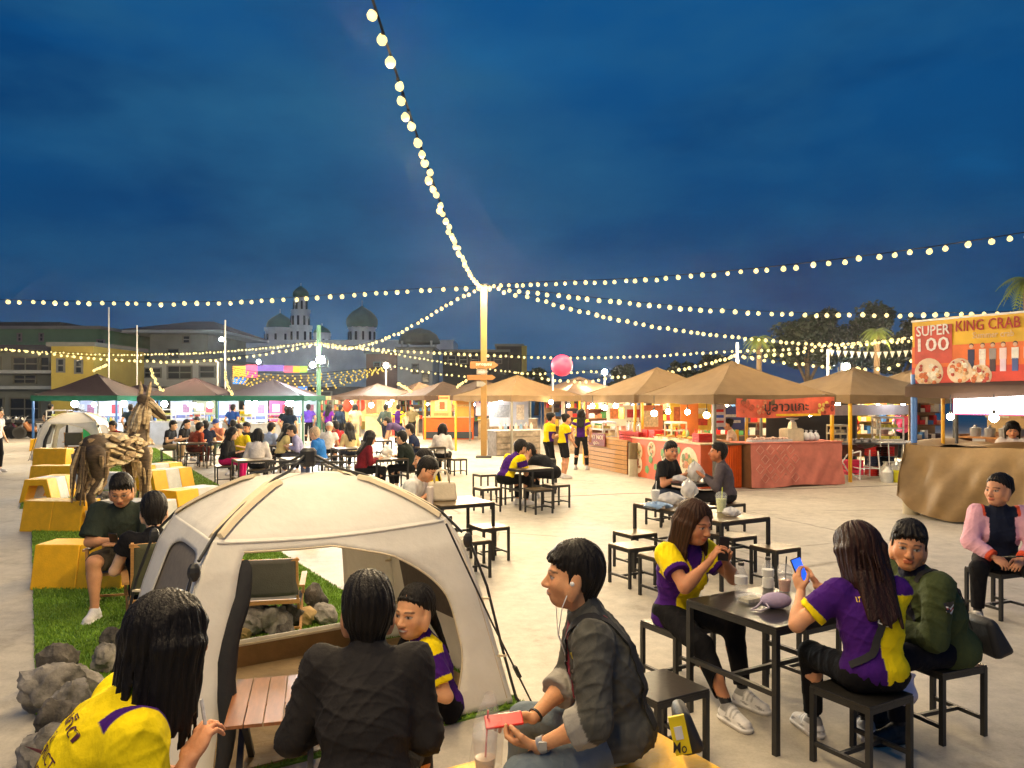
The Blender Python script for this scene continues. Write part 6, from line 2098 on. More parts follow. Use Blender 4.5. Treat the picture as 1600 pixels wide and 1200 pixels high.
        for f in (.85, .93):
            q = dg(f, zf(f) - .02) + dirv * .01
            MB().bar(q - dirv * .05, q + dirv * .035, .035, .012).build('clip', TAN, t)
    hb = MB().lathe([(.045, hubz - .05), (.055, hubz - .02), (.055, hubz + .05), (.035, hubz + .07)], n=12)
    hb.build('hub', SOCK, t)
    tb = MB()
    for x, y in cs:
        tb.tube([(x * .04, y * .04, hubz - .02), (x * .20, y * .20, hubz - .02)], .008, 6)
    tb.build('hub_struts', SOCK, t)
    # floor with raised sill
    fl = MB().box((0, 0, .012), (w * .97, w * .97, .02))
    fl.build('floor', mat('tan groundsheet', S(150, 124, 84), .7, var=.25, vscale=4, bump=.8, bscale=8), t)
    return t
FL, FR = G(238, 1250), G(800, 1102)
TENT = camp_tent('large cream camping tent in the foreground with open front and people inside', FL, FR, 1.55)
sill = MB()
TW = (FR - FL).length
sill.box((.0, TW / 2 * .955, .095), (TW * .84, .012, .15))
sill.build('rear_sill', mat('brown tarp sill', S(146, 116, 74), .75, var=.15, bump=.4, bscale=9), TENT)
MB().box((.0, TW / 2 * .955, .178), (TW * .84, .022, .016)).build('sill_tape', CREAM, TENT)
t2 = dup(TENT, P(120, 0, 24.5) * 1, R(12), 'far cream camping tent at the left end of the lawn')
t2.location.z = 0
# guy rope at right
t = thing('guy_rope', 'black guy rope with slider at the right of the large tent', 'rope', (0, 0, 0))
p0, p1 = P(697, 818, 4.55), G(834, 1104)
MB().tube([p0, p0.lerp(p1, .5) + Vector((0, 0, -.02)), p1], .006, 6).build('rope', SOCK, t)
q = p0.lerp(p1, .80)
MB().bar(q - (p1 - p0) * .03, q + (p1 - p0) * .03, .03, .02).build('slider', SOCK, t)
# ================================================================ furniture
def bevel(o, w=.004):
    b = o.modifiers.new('bevel', 'BEVEL')
    b.width = w
    b.segments = 2
    return o
TS, TH = .70, .69
def make_table(label, c, rz, top):
    t = thing('square_table', label, 'table', (c[0], c[1], 0), R(rz), 'black framed square tables')
    a = TS / 2 - .016
    for sx in (-1, 1):
        for sy in (-1, 1):
            MB().box((sx * a, sy * a, (TH - .004) / 2), (.032, .032, TH - .004)).build('leg', BLACKM, t)
    fr, st = MB(), MB()
    for sx in (-1, 1):
        fr.box((sx * a, 0, TH - .022), (.030, TS - .066, .034))
        st.box((sx * a, 0, .33), (.028, TS - .066, .028))
    for sy in (-1, 1):
        fr.box((0, sy * a, TH - .022), (TS - .066, .030, .034))
    st.box((0, 0, .33), (TS - .062, .026, .026))
    fr.build('apron_frame', BLACKM, t)
    st.build('stretcher', BLACKM, t)
    bevel(MB().box((0, 0, TH + .001), (TS - .006, TS - .006, .014)).build('tabletop', top, t), .003)
    return t
SS, SH = .36, .40
def make_stool(label, c, rz, top):
    t = thing('square_stool', label, 'stool', (c[0], c[1], 0), R(rz), 'black framed square stools')
    a = SS / 2 - .014
    for sx in (-1, 1):
        for sy in (-1, 1):
            MB().box((sx * a, sy * a, (SH - .004) / 2), (.027, .027, SH - .004)).build('leg', BLACKM, t)
    fr, st = MB(), MB()
    for sx in (-1, 1):
        fr.box((sx * a, 0, SH - .020), (.025, SS - .056, .030))
        st.box((sx * a, 0, .10), (.022, SS - .056, .022))
    for sy in (-1, 1):
        fr.box((0, sy * a, SH - .020), (SS - .056, .025, .030))
    st.box((0, 0, .10), (SS - .052, .022, .022))
    fr.build('apron_frame', BLACKM, t)
    st.build('stretcher', BLACKM, t)
    bevel(MB().box((0, 0, SH + .001), (SS - .004, SS - .004, .014)).build('seat', top, t), .003)
    return t
_T0 = {}
def table(label, c, rz=30., top=WOODTOP):
    if top.name not in _T0:
        _T0[top.name] = make_table(label, c, rz, top)
        return _T0[top.name]
    return dup(_T0[top.name], (c[0], c[1], 0), R(rz), label)
_S0 = {}
def stool(label, c, rz=30., top=WOODTOP):
    if top.name not in _S0:
        _S0[top.name] = make_stool(label, c, rz, top)
        return _S0[top.name]
    return dup(_S0[top.name], (c[0], c[1], 0), R(rz), label)
def gt(px, py):
    return G(px, py, TH)
def gs(px, py):
    return G(px, py, SH)
T1 = Vector((1.558, 4.64, 0))
table('black square table in front where two girls hold phones', T1, 30, OLDTOP)
stool('empty black stool behind the man in the denim jacket', (.80, 4.13), 30, OLDTOP)
GIRL1 = Vector((1.13, 5.25, 0))
stool('stool under the girl in yellow facing the viewer', GIRL1, 30, OLDTOP)
GIRL2 = Vector((1.84, 4.06, 0))
stool('stool in front under the girl with the purple and yellow back', GIRL2, 30, OLDTOP)
BOY = Vector((2.50, 4.52, 0))
stool('stool under the young man in the green jacket', BOY, 22, OLDTOP)
stool('stool half hidden behind the front table on its right', (2.02, 5.35), 30, OLDTOP)
WOM = Vector((4.35, 6.9, 0))
stool('stool under the woman with pink sleeves', WOM, 20, OLDTOP)
T2a, T2b = Vector((1.90, 8.92, 0)), Vector((2.22, 8.16, 0))
table('table with plastic bags behind the girl in yellow', T2a)
table('table with the green drink cup behind the girl in yellow', T2b)
for lb, px, py in (('stool at the left corner of the bag table, rear one', 992, 832), ('stool at the left of the bag table, front one with yellow gleam', 988, 852), ('stool just left of the girl in yellow', 1038, 868), ('stool right of the green cup table in the open', 1211, 854), ('stool behind the green cup table on its right', 1146, 836)):
    stool(lb, gs(px, py))
T3 = Vector((2.70, 11.45, 0))
table('black table between two seated men before the food banner', T3, 30, OLDTOP)
MANB, MANG = Vector((2.28, 11.7, 0)), Vector((3.14, 11.2, 0))
stool('stool under the man in the black polo', MANB, 30)
stool('stool under the man in the grey shirt', MANG, 30)
stool('spare stool behind the two seated men', (2.55, 12.4), 30)
T4 = gt(712, 783)
table('table holding the cream handbag right of the tent', T4)
for lb, px, py in (('stool before the handbag table, nearest the tent rope', 733, 843), ('stool right of the handbag table', 765, 822), ('stool peeking out between tent and handbag table', 683, 824)):
    stool(lb, gs(px, py))
T5 = gt(823, 731)
table('table under the bending people in the middle', T5)
T5b = gt(832, 717)
table('rear table under the bending people in the middle', T5b, 30, OLDTOP)
for lb, px, py in (('stool left of the middle table, rear', 757, 741), ('stool left of the middle table, front', 761, 762), ('stool in front of the middle table', 842, 764), ('stool right of the middle table', 869, 757), ('stool front left under the middle table', 795, 752), ('stool right behind the middle table', 852, 735)):
    stool(lb, gs(px, py))
T6 = gt(604, 716)
table('table of the man in dark jacket and girl in maroon', T6)
table('table further behind the dark jacket man', gt(588, 688))
T7 = gt(668, 698)
table('small table of the woman in the white shirt', T7)
for lb, px, py in (('stool under the woman in the white shirt', 690, 716), ('empty stool right of the woman in the white shirt', 715, 717), ('stool under the girl in maroon', 565, 738), ('stool under the man in the dark jacket', 643, 735), ('stool at far middle before the lanterns', 600, 705)):
    stool(lb, gs(px, py))
FT = [gt(300, 692), gt(352, 690), gt(440, 695), gt(395, 718), gt(545, 700), gt(470, 716)]
for k, lb in enumerate(('far left table of the group by the white stalls', 'far table right of the man in the rust hoodie', 'far table in the crowd behind the tent hub', 'table of the woman in pink trousers', 'table before the girl in beige', 'table hidden behind the tent hub')):
    table(lb, FT[k])
for lb, px, py in (('stool under the man in black at far left', 262, 702), ('stool under the woman in black at far left', 283, 699), ('stool under the rust hoodie', 300, 707), ('stool under the man in navy', 322, 704), ('stool under the woman in pink trousers', 350, 728), ('stool under the boy in yellow', 378, 716), ('stool under the woman in white back', 402, 734), ('stool in the crowd left of the hub', 430, 712), ('stool in the crowd right of the hub', 520, 712), ('stool under the girl in beige', 548, 712), ('stool right of the lantern crowd', 512, 722)):
    stool(lb, gs(px, py))
# ---------------------------------------------------------------- camp chairs, low table
def camp_chair(label, c, rz, cv):
    t = thing('camp_chair', label, 'camp chair', (c[0], c[1], 0), R(rz), 'folding wooden camp chairs')
    w = .27
    for sx in (-1, 1):
        x = sx * w
        MB().bar((x, -.22, 0), (x, .20, .36), .024, .032).build('leg', WOODL, t)
        MB().bar((x * .92, .20, 0), (x * .92, -.25, .40), .024, .032).build('leg', WOODL, t)
        MB().bar((x * .92, -.25, .40), (x * .92, -.36, .84), .022, .03).build('back_post', WOODL, t)
        MB().bar((x * 1.08, -.30, .53), (x * 1.08, .18, .56), .05, .022).build('armrest', WOODL, t)
        MB().bar((x * 1.04, .16, .34), (x * 1.04, .17, .55), .024, .03).build('arm_post', WOODL, t)
    MB().bar((-w, .2, .34), (w, .2, .34), .026).build('front_rail', WOODL, t)
    MB().bar((-w, -.24, .36), (w, -.24, .36), .03, .045).build('rear_rail', WOODL, t)
    MB().bar((-w, -.355, .82), (w, -.355, .82), .024).build('top_rail', WOODL, t)
    MB().bar((-w, -.17, .06), (w, -.17, .06), .02).build('brace', WOODL, t)
    MB().grid(lambda u, v: Vector((-w + 2 * w * u, .2 - .44 * v, .35 - .05 * math.sin(PI * v) + .01 * math.sin(u * 9))), 8, 8).build('seat', cv, t, 60)
    s_ = MB().grid(lambda u, v: Vector((-w * .96 + 2 * w * .96 * u, -.275 - .085 * v - .03 * math.sin(PI * u), .43 + .40 * v)), 10, 8).build('backrest', cv, t, 60)
    so = s_.modifiers.new('thickness', 'SOLIDIFY')
    so.thickness = .012
    return t
camp_chair('empty camp chair with grey canvas seen through the tent', (-2.0, 6.45), 12, CANVAS).scale = (.84, .84, .78)
CH1, CH2 = Vector((-2.82, 6.25, 0)), Vector((-3.62, 7.2, 0))
camp_chair('camp chair of the person in black left of the tent', CH1, 28, CANVASG)
camp_chair('camp chair of the man with glasses', CH2, 195, CANVAS)
camp_chair('camp chair before the far camping tent', (G(118, 716)[0], G(118, 716)[1]), 20, CANVAS)
t = thing('low_wooden_table', 'low folding wooden table standing in the tent opening', 'table', (*G(432, 1092, .40)[:2], 0), R(14))
for k in range(5):
    MB().box((-.18 + .09 * k, 0, .40), (.084, .62, .016)).build('plank', mat('reddish table wood', S(150, 96, 58), .4, var=.2, stretch=(6, 1, 1)), t)
MB().box((0, 0, .384), (.4, .05, .014)).build('batten', WOODL, t)
for sx in (-1, 1):
    MB().bar((sx * .17, -.26, 0), (sx * .17, .2, .38), .03, .03).build('leg', SOCK, t)
    MB().bar((sx * .14, .26, 0), (sx * .14, -.2, .38), .03, .03).build('leg', SOCK, t)
# ================================================================ motorbikes at the far left
def motorbike(label, c, rz, col):
    t = thing('motorbike', label, 'motorbike', (c[0], c[1], 0), R(rz), 'parked motorbikes')
    for y in (-.62, .62):
        w = MB().lathe([(.22, -.05), (.29, -.045), (.29, .045), (.22, .05), (.22, -.05)], (0, y, .29), 18, M=Matrix.Rotation(R(90), 3, 'Y')).build('wheel', SOCK, t)
        MB().lathe([(.21, -.015), (.21, .015)], (0, y, .29), 12, M=Matrix.Rotation(R(90), 3, 'Y')).build('rim', STEELG, w)
    MB().tube([(0, .60, .30), (0, .50, .62), (0, .38, 1.0)], .035, 8).build('fork', STEELG, t)
    MB().tube([(-.32, .30, 1.05), (0, .38, 1.0), (.32, .30, 1.05)], .018, 6).build('handlebar', SOCK, t)
    MB().tube([(0, .42, .75), (0, .25, .45), (0, -.1, .42), (0, -.55, .62)], [.12, .14, .15, .10], 8).build('body', cm(col, .3), t, 60)
    MB().tube([(0, .12, .74), (0, -.3, .76), (0, -.68, .82)], [.09, .13, .10], 8).build('seat', SOCK, t, 60)
    MB().tube([(0, .46, .95), (0, .52, .90)], [.09, .07], 10).build('headlight', cm(S(220, 220, 210), .2), t)
    MB().tube([(.12, -.1, .3), (.14, -.75, .36)], .045, 8).build('exhaust', STEELG, t)
for k, (px, col) in enumerate(((4, S(40, 40, 44)), (17, S(190, 170, 60)), (30, S(110, 40, 60)), (44, S(60, 60, 64)), (55, S(150, 100, 60)))):
    c = P(px, 0, 36 + (k % 2) * .6)
    motorbike(('black motorbike at the left edge', 'yellow motorbike in the far left row', 'plum motorbike in the far left row', 'grey motorbike in the far left row', 'tan motorbike beside the man in black')[k], (c.x, c.y), 70 + 12 * k, col)
# ================================================================ people and what they hold
def toW(c, p):
    return c['M'] @ Vector(p)
def is_arm(a): return np.abs(a) > .5
def base(c, n): return np.tile(np.array(c, float), (n, 1))
def phone(label, c, p, d, up, col=(.01, .01, .012), screen=None, cat='phone'):
    """phone centred at world p; d = long axis, up = screen normal"""
    d, up = Vector(d).normalized(), Vector(up)
    x = d.cross(up).normalized()
    up = x.cross(d)
    t = thing('phone', label, cat, p)
    M = Matrix((x, d, up)).transposed()
    bevel(MB().box((0, 0, 0), (.074, .152, .010), M=M).build('case', cm(col, .3), t), .004)
    MB().box(M @ Vector((0, 0, .0062)), (.066, .140, .002), M=M).build('screen', screen or cm((.01, .01, .015), .08), t)
    return t
def tee(c_, cuff=None):
    def f(u, v, w, arm, cd, V):
        col = base(c_, len(V))
        if cuff is not None:
            col[is_arm(arm) & (cd < .03)] = cuff
        return col
    return f
# --- woman in yellow, bottom left
def pf(u, v, w, arm, cd, V):
    col = base(YEL, len(V))
    col[is_arm(arm) & (cd < .045)] = PUR
    col[(np.abs(u - .135) < .035) & (w > .40) & (w < .52)] = PUR
    return col
p1 = person('woman in a yellow shirt with long black hair seen from behind at bottom left', (-1.22, 1.98), -58, .62, 1.66, 1.10, lean=26, hunch=12, yaw=24, pitch=6, hs=1.06,
            hr=(-.86, 2.04, .98), hl=(-.86, 2.28, .82), fr=(-1.0, 1.9, .085), fl=(-1.0, 2.2, .085), wc=True, hair='loose', female=True, pfun=pf, res='near', hem=.06, legs=True,
            hand_r=dict(n=(0, .2, -1), curl=42), hand_l=dict(n=(0, 0, -1), curl=40), skin=S(200, 140, 102))
bv = bvh_of(p1['shirt'])
T2_, C_ = p1['T2'], p1['C']
bo = C_ + T2_ @ [-.01, -.14, -.165]
xd, yd = T2_ @ [1, 0, 0], T2_ @ [0, 0, 1]
PRT = mat('dark red shirt print', S(70, 16, 40), .6, var=0)
for key, w, h, dx, dz in (('ภูเก็ต', .22, .052, .0, .085), ('กีฬา', .035, .03, .0, .035), ('DISTRICT', .20, .028, -.005, .0), ('DEVELOPMENT CENTER', .30, .028, -.005, -.045)):
    decal(key, None, bv, Vector(bo) + Vector(xd) * dx + Vector(yd) * dz, xd, yd, w, h, PRT, p1['root'], 'lettering')
pn = toW(p1, p1['WR'] + unit(p1['WR'] - p1['ER']) * .10)
t = thing('pen', 'white pen held by the woman in yellow', 'pen', pn)
MB().tube([(0, 0, -.03), (-.02, .01, .07)], .005, 6).build('barrel', cm(WHITE_C), t)
# --- man in the black denim jacket
JB = S(44, 42, 42)
p2 = person('man in a black denim jacket seen from behind before the tent', (-.56, 2.92), 6, .38, 1.72, 1.0, lean=12, hunch=16, yaw=8, pitch=6, hs=1.22, neck=.028,
            hr=(-.44, 3.26, .64), hl=(-.74, 3.22, .60), fr=(-.4, 3.5, .085), fl=(-.75, 3.5, .085), wc=True, er=(.25, -.4, -1), el=(-.5, -.4, -.9), hair='short', shirt=JB,
            pfun=tee(JB), long_sleeve=True, infl=.02, hem=.05, loose=.025, res='near', pants=S(40, 40, 46))
block('yellow bench block hidden under the man in the black jacket', (-.56, 2.88), 90, bands=('y',), w=.44, ln=.6, h=.42)
# --- smiling woman inside the tent
def pf(u, v, w, arm, cd, V):
    col = base(PUR, len(V))
    a = is_arm(arm)
    col[a & (cd < .035)] = YEL
    col[~a & (v > -.03) & (w > .10) & (np.abs(u) < .12)] = YEL
    col[~a & (w > .38) & (np.abs(u) > .03)] = YEL
    col[(w > .475) & (np.abs(u) < .075)] = PUR
    return col
p3 = person('smiling woman in a purple and yellow shirt sitting inside the tent', (-.42, 4.70), 112, -.03, 1.60, 1.02, lean=16, hunch=8, yaw=38, pitch=2, hs=1.30, neck=.045,
            hair='pony', female=True, pfun=pf, sleeve=.72, res='near', hr=(.12, .28, .30), hl=(-.16, .26, .28), fr=(.22, .36, .085), fl=(-.22, .34, .085), smile=True, skin=S(216, 162, 120), hem=.03, hand_r=dict(n=(0, 0, -1)), hand_l=dict(n=(0, 0, -1)))
t = thing('menu_card', 'small lit menu card standing before the man in the black jacket', 'card', P(486, 1060, 3.6), R(20))
MB().box((0, 0, 0), (.05, .012, .16)).build('card', cm((.75, .72, .7)), t)
MB().box((0, -.008, -.02), (.045, .004, .09)).build('print', cm(S(230, 120, 70)), t)
# --- young man in the denim jacket
DN = S(86, 85, 79)
def pf(u, v, w, arm, cd, V):
    col = base(DN, len(V))
    n_ = .5 + .5 * np.sin(V[:, 0] * 60 + 5 * np.sin(V[:, 2] * 33)) * np.sin(V[:, 2] * 47 + V[:, 1] * 38)
    col *= (.70 + .46 * n_)[:, None]
    col[is_arm(arm) & (cd < .062)] = S(150, 146, 138)
    a = is_arm(arm)
    col[~a & (v > .07) & (np.abs(u) < .055)] = S(150, 60, 74)
    col[~a & (np.abs(np.abs(u) - .058) < .006) & (v > .06)] *= .6
    return col
p4 = person('young man in a grey denim jacket with white earphones sitting on a yellow block', (.43, 3.20), 88, .47, 1.73, 1.08, lean=9, hunch=14, yaw=2, pitch=-1, hs=1.10,
            hr=(.085, 3.16, .63), hl=(.10, 2.97, .60), fr=(.02, 3.52, .085), fl=(.0, 2.92, .085), wc=True, er=(.6, -.5, -.6), el=(-.55, -.6, -.7), kneep=(0, .4, 1),
            hair='quiff', pfun=pf, long_sleeve='roll', infl=.019, hem=.035, loose=.022, pants=S(112, 124, 132), res='near', smile=True, skin=S(214, 156, 112),
            hand_r=dict(d=(.25, .85, -.10), n=(-.7, .1, -.75), curl=34), hand_l=dict(d=(.45, .88, -.05), n=(.55, 0, .80), curl=42))
hw = toW(p4, (p4['WR'] + p4['WL']) / 2 + np.array([0, .125, .045]))
phone('red phone held by the young man in the denim jacket', None, hw, (.95, .1, .10), (0, .3, -.95), S(220, 30, 24))
bv = bvh_of(p4['shirt'])
hp = p4['hp']
ear = hp(-.082, .010, -.012)
N_, C_, T2_, T_, H_ = p4['N'], p4['C'], p4['T2'], p4['T'], p4['H']
t = p4['root']
EW = cm((.8, .8, .78), .3)
eb = MB().sph(ear, .011, 8, 6)
eb.tube([ear, ear + Vector((0, .015, -.03))], .004, 6)
fr1 = C_ + T2_ @ [-.02, .135, -.06]
mid_ = hp(-.075, .045, -.10)
eb.tube([ear + np.array([0, .015, -.03]), mid_, mid_ * .5 + fr1 * .5 + np.array([-.01, .02, -.01]), fr1, fr1 + T2_ @ [.03, .015, -.10]], .0022, 5)
e2 = hp(.080, .010, -.012)
eb.tube([e2, hp(.075, .06, -.11), fr1 * .6 + hp(.05, .09, -.14) * .4, fr1], .0022, 5)
eb.build('earphones', EW, t, 180)
wl = p4['WL'] + (p4['EL'] - p4['WL']) * .09
d_ = Vector(unit(p4['EL'] - p4['WL']))
Mq = d_.to_track_quat('Z', 'Y').to_matrix()
wt_ = MB().lathe([(.030, -.014), (.033, -.014), (.033, .014), (.030, .014)], Vector(wl), 16, M=Mq)
wt_.box(Vector(wl) + Vector((-.030, 0, .008)), (.012, .03, .03))
wt_.build('wristwatch', STEELG, t, 40)
wr = p4['WR'] + (p4['ER'] - p4['WR']) * .08
MB().lathe([(.029, -.004), (.033, -.004), (.033, .004), (.029, .004)], Vector(wr), 14, M=Vector(unit(p4['ER'] - p4['WR'])).to_track_quat('Z', 'Y').to_matrix()).build('wristband', SOCK, t)
# jacket details
pk = C_ + T2_ @ [-.105, .10, -.12]
for off, w, h, c in ((0, .075, .012, S(120, 118, 112)), (-.055, .07, .004, S(60, 60, 58))):
    path = strap_path(bv, [pk + T2_ @ [-w / 2, 0, off], pk + T2_ @ [w / 2, 0, off]], .002, 8)
    strap_mesh(path, h, .003).build('pocket_flap', cm(c, .8), t)
path = strap_path(bv, [C_ + T2_ @ [-.145, .06, -.05], C_ + T2_ @ [-.10, .10, -.055]], .002, 6)
strap_mesh(path, .026, .003).build('badge', cm(S(226, 196, 40), .6, var=.5, vscale=60), t)
path = strap_path(bv, [C_ + T2_ @ [-.10, -.07, .01], C_ + T2_ @ [-.06, -.08, .025]], .002, 5)
strap_mesh(path, .02, .003).build('red_label', cm(S(200, 30, 40)), t)
# collar wings
for sx in (-1, 1):
    a = N_ + T2_ @ [sx * .060, .02, .03]
    mb = MB()
    q = [N_ + T2_ @ [sx * .055, -.045, .042], N_ + T2_ @ [sx * .064, .03, .030], N_ + T2_ @ [sx * .050, .105, -.055], N_ + T2_ @ [sx * .110, .085, -.050], N_ + T2_ @ [sx * .105, .0, -.008], N_ + T2_ @ [sx * .085, -.06, .0]]
    mb.add(q, [(0, 1, 4, 5), (1, 2, 3, 4)])
    o = mb.build('collar_wing', cm(DN, .85, var=.25, vscale=40), t, 60)
    m_ = o.modifiers.new('thickness', 'SOLIDIFY')
    m_.thickness = .006
# shoulder bag
bt = thing('shoulder_bag', 'black bag with a yellow luggage tag slung over the denim jacket', 'bag', toW(p4, (0, 0, 0)))
bt.rotation_euler = (0, 0, R(88))
path = strap_path(bv, [C_ + T2_ @ [.03, .12, -.16], C_ + T2_ @ [-.03, .11, -.04], C_ + T2_ @ [-.075, .05, .035], C_ + T2_ @ [-.085, -.05, .02], C_ + T2_ @ [-.10, -.13, -.10], mid_ * 0 + H_ + T_ @ [-.10, -.17, .14], H_ + T_ @ [-.12, -.19, .04]], .006, 50)
strap_mesh(path, .042, .005).build('strap', BLKNET, bt, 60)
bp = H_ + T_ @ [-.10, -.30, .0]
bevel(MB().box(Vector(bp) + Vector((0, .03, .02)), (.22, .10, .16), M=Matrix.Rotation(R(-14), 3, 'X'), top=(.8, .5)).build('body', mat('black nylon', (.015, .015, .017), .6, bump=.4, bscale=14), bt, 60), .025)
tg = Matrix.Rotation(R(-12), 3, 'X')
tc_ = Vector(H_ + T_ @ [-.225, -.235, .045])
MB().box(tc_, (.012, .062, .15), M=tg).build('tag', cm(S(240, 214, 20)), bt)
MB().box(tc_ + Vector((-.008, .005, .01)), (.003, .03, .05), M=tg).build('label', cm((.7, .7, .68)), bt)
put_text('Mo', .052, .042, SOCK, bt, frame(tc_ + Vector((-.0105, .0, -.045)), (0, -1, 0), (0, 0, 1)), .001)
# --- girl in yellow at the front table
def pf(u, v, w, arm, cd, V):
    col = base(YEL, len(V))
    a = is_arm(arm)
    col[~a & (np.abs(u) > .105) & (w < .36)] = PUR
    col[~a & (np.abs(u) > .128 - .0 * w) & (w < .30)] = YEL * np.array(1.) if False else PUR
    col[~a & (v > 0) & (np.abs(u) < (w - .30) * .55)] = PUR
    col[~a & (v > 0) & (w > .36) & (np.abs(np.abs(u) - .11) < .022)] = PUR
    col[a & (cd < .034)] = PUR
    return col
YEL = np.array(YEL)
p5 = person('girl in a yellow and purple polo with long brown hair looking at her phone', GIRL1, -148, SH, 1.62, 1.18, lean=6, hunch=12, yaw=6, pitch=12, hs=1.18,
            hr=(1.27, 4.93, .90), hl=(1.385, 5.00, .885), fr=(1.30, 4.62, .085), fl=(1.46, 4.86, .085), wc=True, hair='longfront', hcol=S(58, 36, 22), female=True, pfun=pf, sleeve=.62, res='near',
            hem=.07, infl=.016, er=(.8, -.2, -.8), el=(-.8, -.2, -.8), hand_r=dict(d=(-.25, .45, .85), n=(-.75, .4, -.2), curl=44), hand_l=dict(d=(.2, .45, .85), n=(.75, .4, -.2), curl=44), skin=S(196, 136, 98))
pw = toW(p5, (p5['WR'] + p5['WL']) / 2 + np.array([0, .05, .085]))
phone('dark phone held by the girl in yellow at the front table', None, pw, (.1, .1, 1), (-.2, .9, .3))
wr = p5['ER']
# --- girl with the purple and yellow back
def pf(u, v, w, arm, cd, V):
    col = base(PUR, len(V))
    a = is_arm(arm)
    col[a & (cd < .036)] = YEL
    col[~a & (v < .05) & (u > -.030 - .12 * (w - .25)) & (w < .40)] = YEL
    col[~a & (v < 0) & (u > -.05 + (.45 - w) * .7) & (u < -.005 + (.45 - w) * .7) & (w > .30)] = YEL
    col[a & (arm > 0) & (cd > .036)] = YEL
    return col
p6 = person('girl with long dark hair, her purple and yellow back crossed by a black strap', (1.90, 4.04), 4, SH, 1.64, 1.10, lean=5, hunch=12, yaw=6, pitch=18, hs=1.18,
            hl=(1.62, 4.31, .86), hr=(1.76, 4.44, .86), fr=(2.02, 4.38, .085), fl=(1.74, 4.44, .085), wc=True, hair='long', hcol=S(44, 24, 18), female=True, pfun=pf, sleeve=.66, res='near', hem=.015, infl=.015,
            el=(-.8, .0, -.8), er=(.8, 0, -.8), hand_l=dict(d=(-.1, .45, .9), n=(.8, .3, 0), curl=30), hand_r=dict(d=(-.2, .6, .7), n=(-.8, .3, 0), curl=40))
pw = toW(p6, p6['WL'] + np.array([.02, .06, .10]))
SCR = mat('lit blue screen', S(40, 110, 250), .2, emit=1.1, ecol=S(30, 100, 250), var=0)
phone('phone with a bright blue screen held by the girl in purple', None, pw, (-.30, .25, .9), (.35, -.85, .45), (.01, .01, .012), SCR)
bv = bvh_of(p6['shirt'])
T2_, C_, T_, H_ = p6['T2'], p6['C'], p6['T'], p6['H']
bt = thing('crossbody_strap', 'black crossbody strap with white buckle across the purple back', 'bag strap', toW(p6, (0, 0, 0)), R(4))
pts = [C_ + T2_ @ [.075, .03, .03], C_ + T2_ @ [.06, -.09, -.03], C_ + T2_ @ [.0, -.14, -.14], H_ + T_ @ [-.07, -.14, .14], H_ + T_ @ [-.15, -.06, .06]]
path = strap_path(bv, pts, .006, 40)
strap_mesh(path, .036, .005).build('strap', BLKNET, bt, 60)
q = path[21]
d_ = (path[22][0] - path[20][0]).normalized()
x_ = d_.cross(q[1]).normalized()
bk = MB()
for a, b in (((-1, -1), (1, -1)), ((1, -1), (1, 1)), ((1, 1), (-1, 1)), ((-1, 1), (-1, -1))):
    bk.bar(q[0] + q[1] * .008 + x_ * a[0] * .026 + d_ * a[1] * .018, q[0] + q[1] * .008 + x_ * b[0] * .026 + d_ * b[1] * .018, .006)
bk.build('buckle', cm((.75, .75, .72), .3), bt)
PRY = cm(S(236, 200, 60), .6)
bo = Vector(C_ + T2_ @ [-.055, -.15, -.045])
for key, w, h, dx, dz in (('เทศบาล', .12, .030, 0, 0), ('DISTRICT', .075, .016, .03, -.055), ('DEVELOPMENT CENTER', .085, .014, .03, -.078)):
    decal(key, None, bv, bo + Vector(T2_ @ [dx, 0, dz]), T2_ @ [1, 0, 0], T2_ @ [0, 0, 1], w, h, PRY, p6['root'], 'lettering')
# --- young man in the green jacket
GJ = S(66, 76, 48)
def pf(u, v, w, arm, cd, V):
    col = base(GJ, len(V))
    a = is_arm(arm)
    col[a & (cd < .03)] = np.array(GJ) * .6
    col[~a & (v > .07) & (np.abs(u) < .05)] = S(24, 26, 40)
    col[(w > .49) & (np.abs(u) < .08)] = S(24, 26, 44)
    return col
p7 = person('young man in an army green jacket turning his head toward the viewer', (2.53, 4.5), 98, SH, 1.70, 1.12, lean=19, hunch=14, yaw=58, pitch=2, roll=-6, hs=1.12,
            hr=(.10, .24, .62), hl=(.02, .30, .60), fr=(.10, .30, .085), fl=(-.10, .36, .085), hair='quiff', pfun=pf, long_sleeve=True, infl=.02, hem=.05, loose=.02, res='near', pants=S(20, 22, 32), shoes=(.02, .02, .022), skin=S(198, 140, 102),
            er=(.8, -.3, -.4), el=(-.9, -.2, -.4), hand_l=dict(d=(.8, .3, .0), n=(0, -.5, -.8), curl=24), hand_r=dict(d=(-.8, .3, 0), n=(0, -.3, -.9), curl=30))
bv = bvh_of(p7['shirt'])
SL_, EL_ = p7['SL'], p7['EL']
bd = SL_ + (EL_ - SL_) * .42 + np.array([-.09, -.02, .0])
path = strap_path(bv, [bd + np.array([0, .035, .03]), bd + np.array([0, -.035, .03])], .003, 8)
strap_mesh(path, .055, .003).build('shoulder_patch', cm((.015, .015, .02)), p7['root'])
for dz, c in ((.022, (.75, .72, .7)), (.010, S(190, 70, 50)), (-.002, (.75, .72, .7))):
    path = strap_path(bv, [bd + np.array([0, .03, dz + .012]), bd + np.array([0, 0, dz - .004]), bd + np.array([0, -.03, dz + .012])], .007, 10)
    strap_mesh(path, .008, .002).build('chevron', cm(c), p7['root'])
T2_, C_, T_, H_ = p7['T2'], p7['C'], p7['T'], p7['H']
bt = thing('shoulder_bag', 'black shoulder bag behind the young man in the green jacket', 'bag', toW(p7, (0, 0, 0)), R(98))
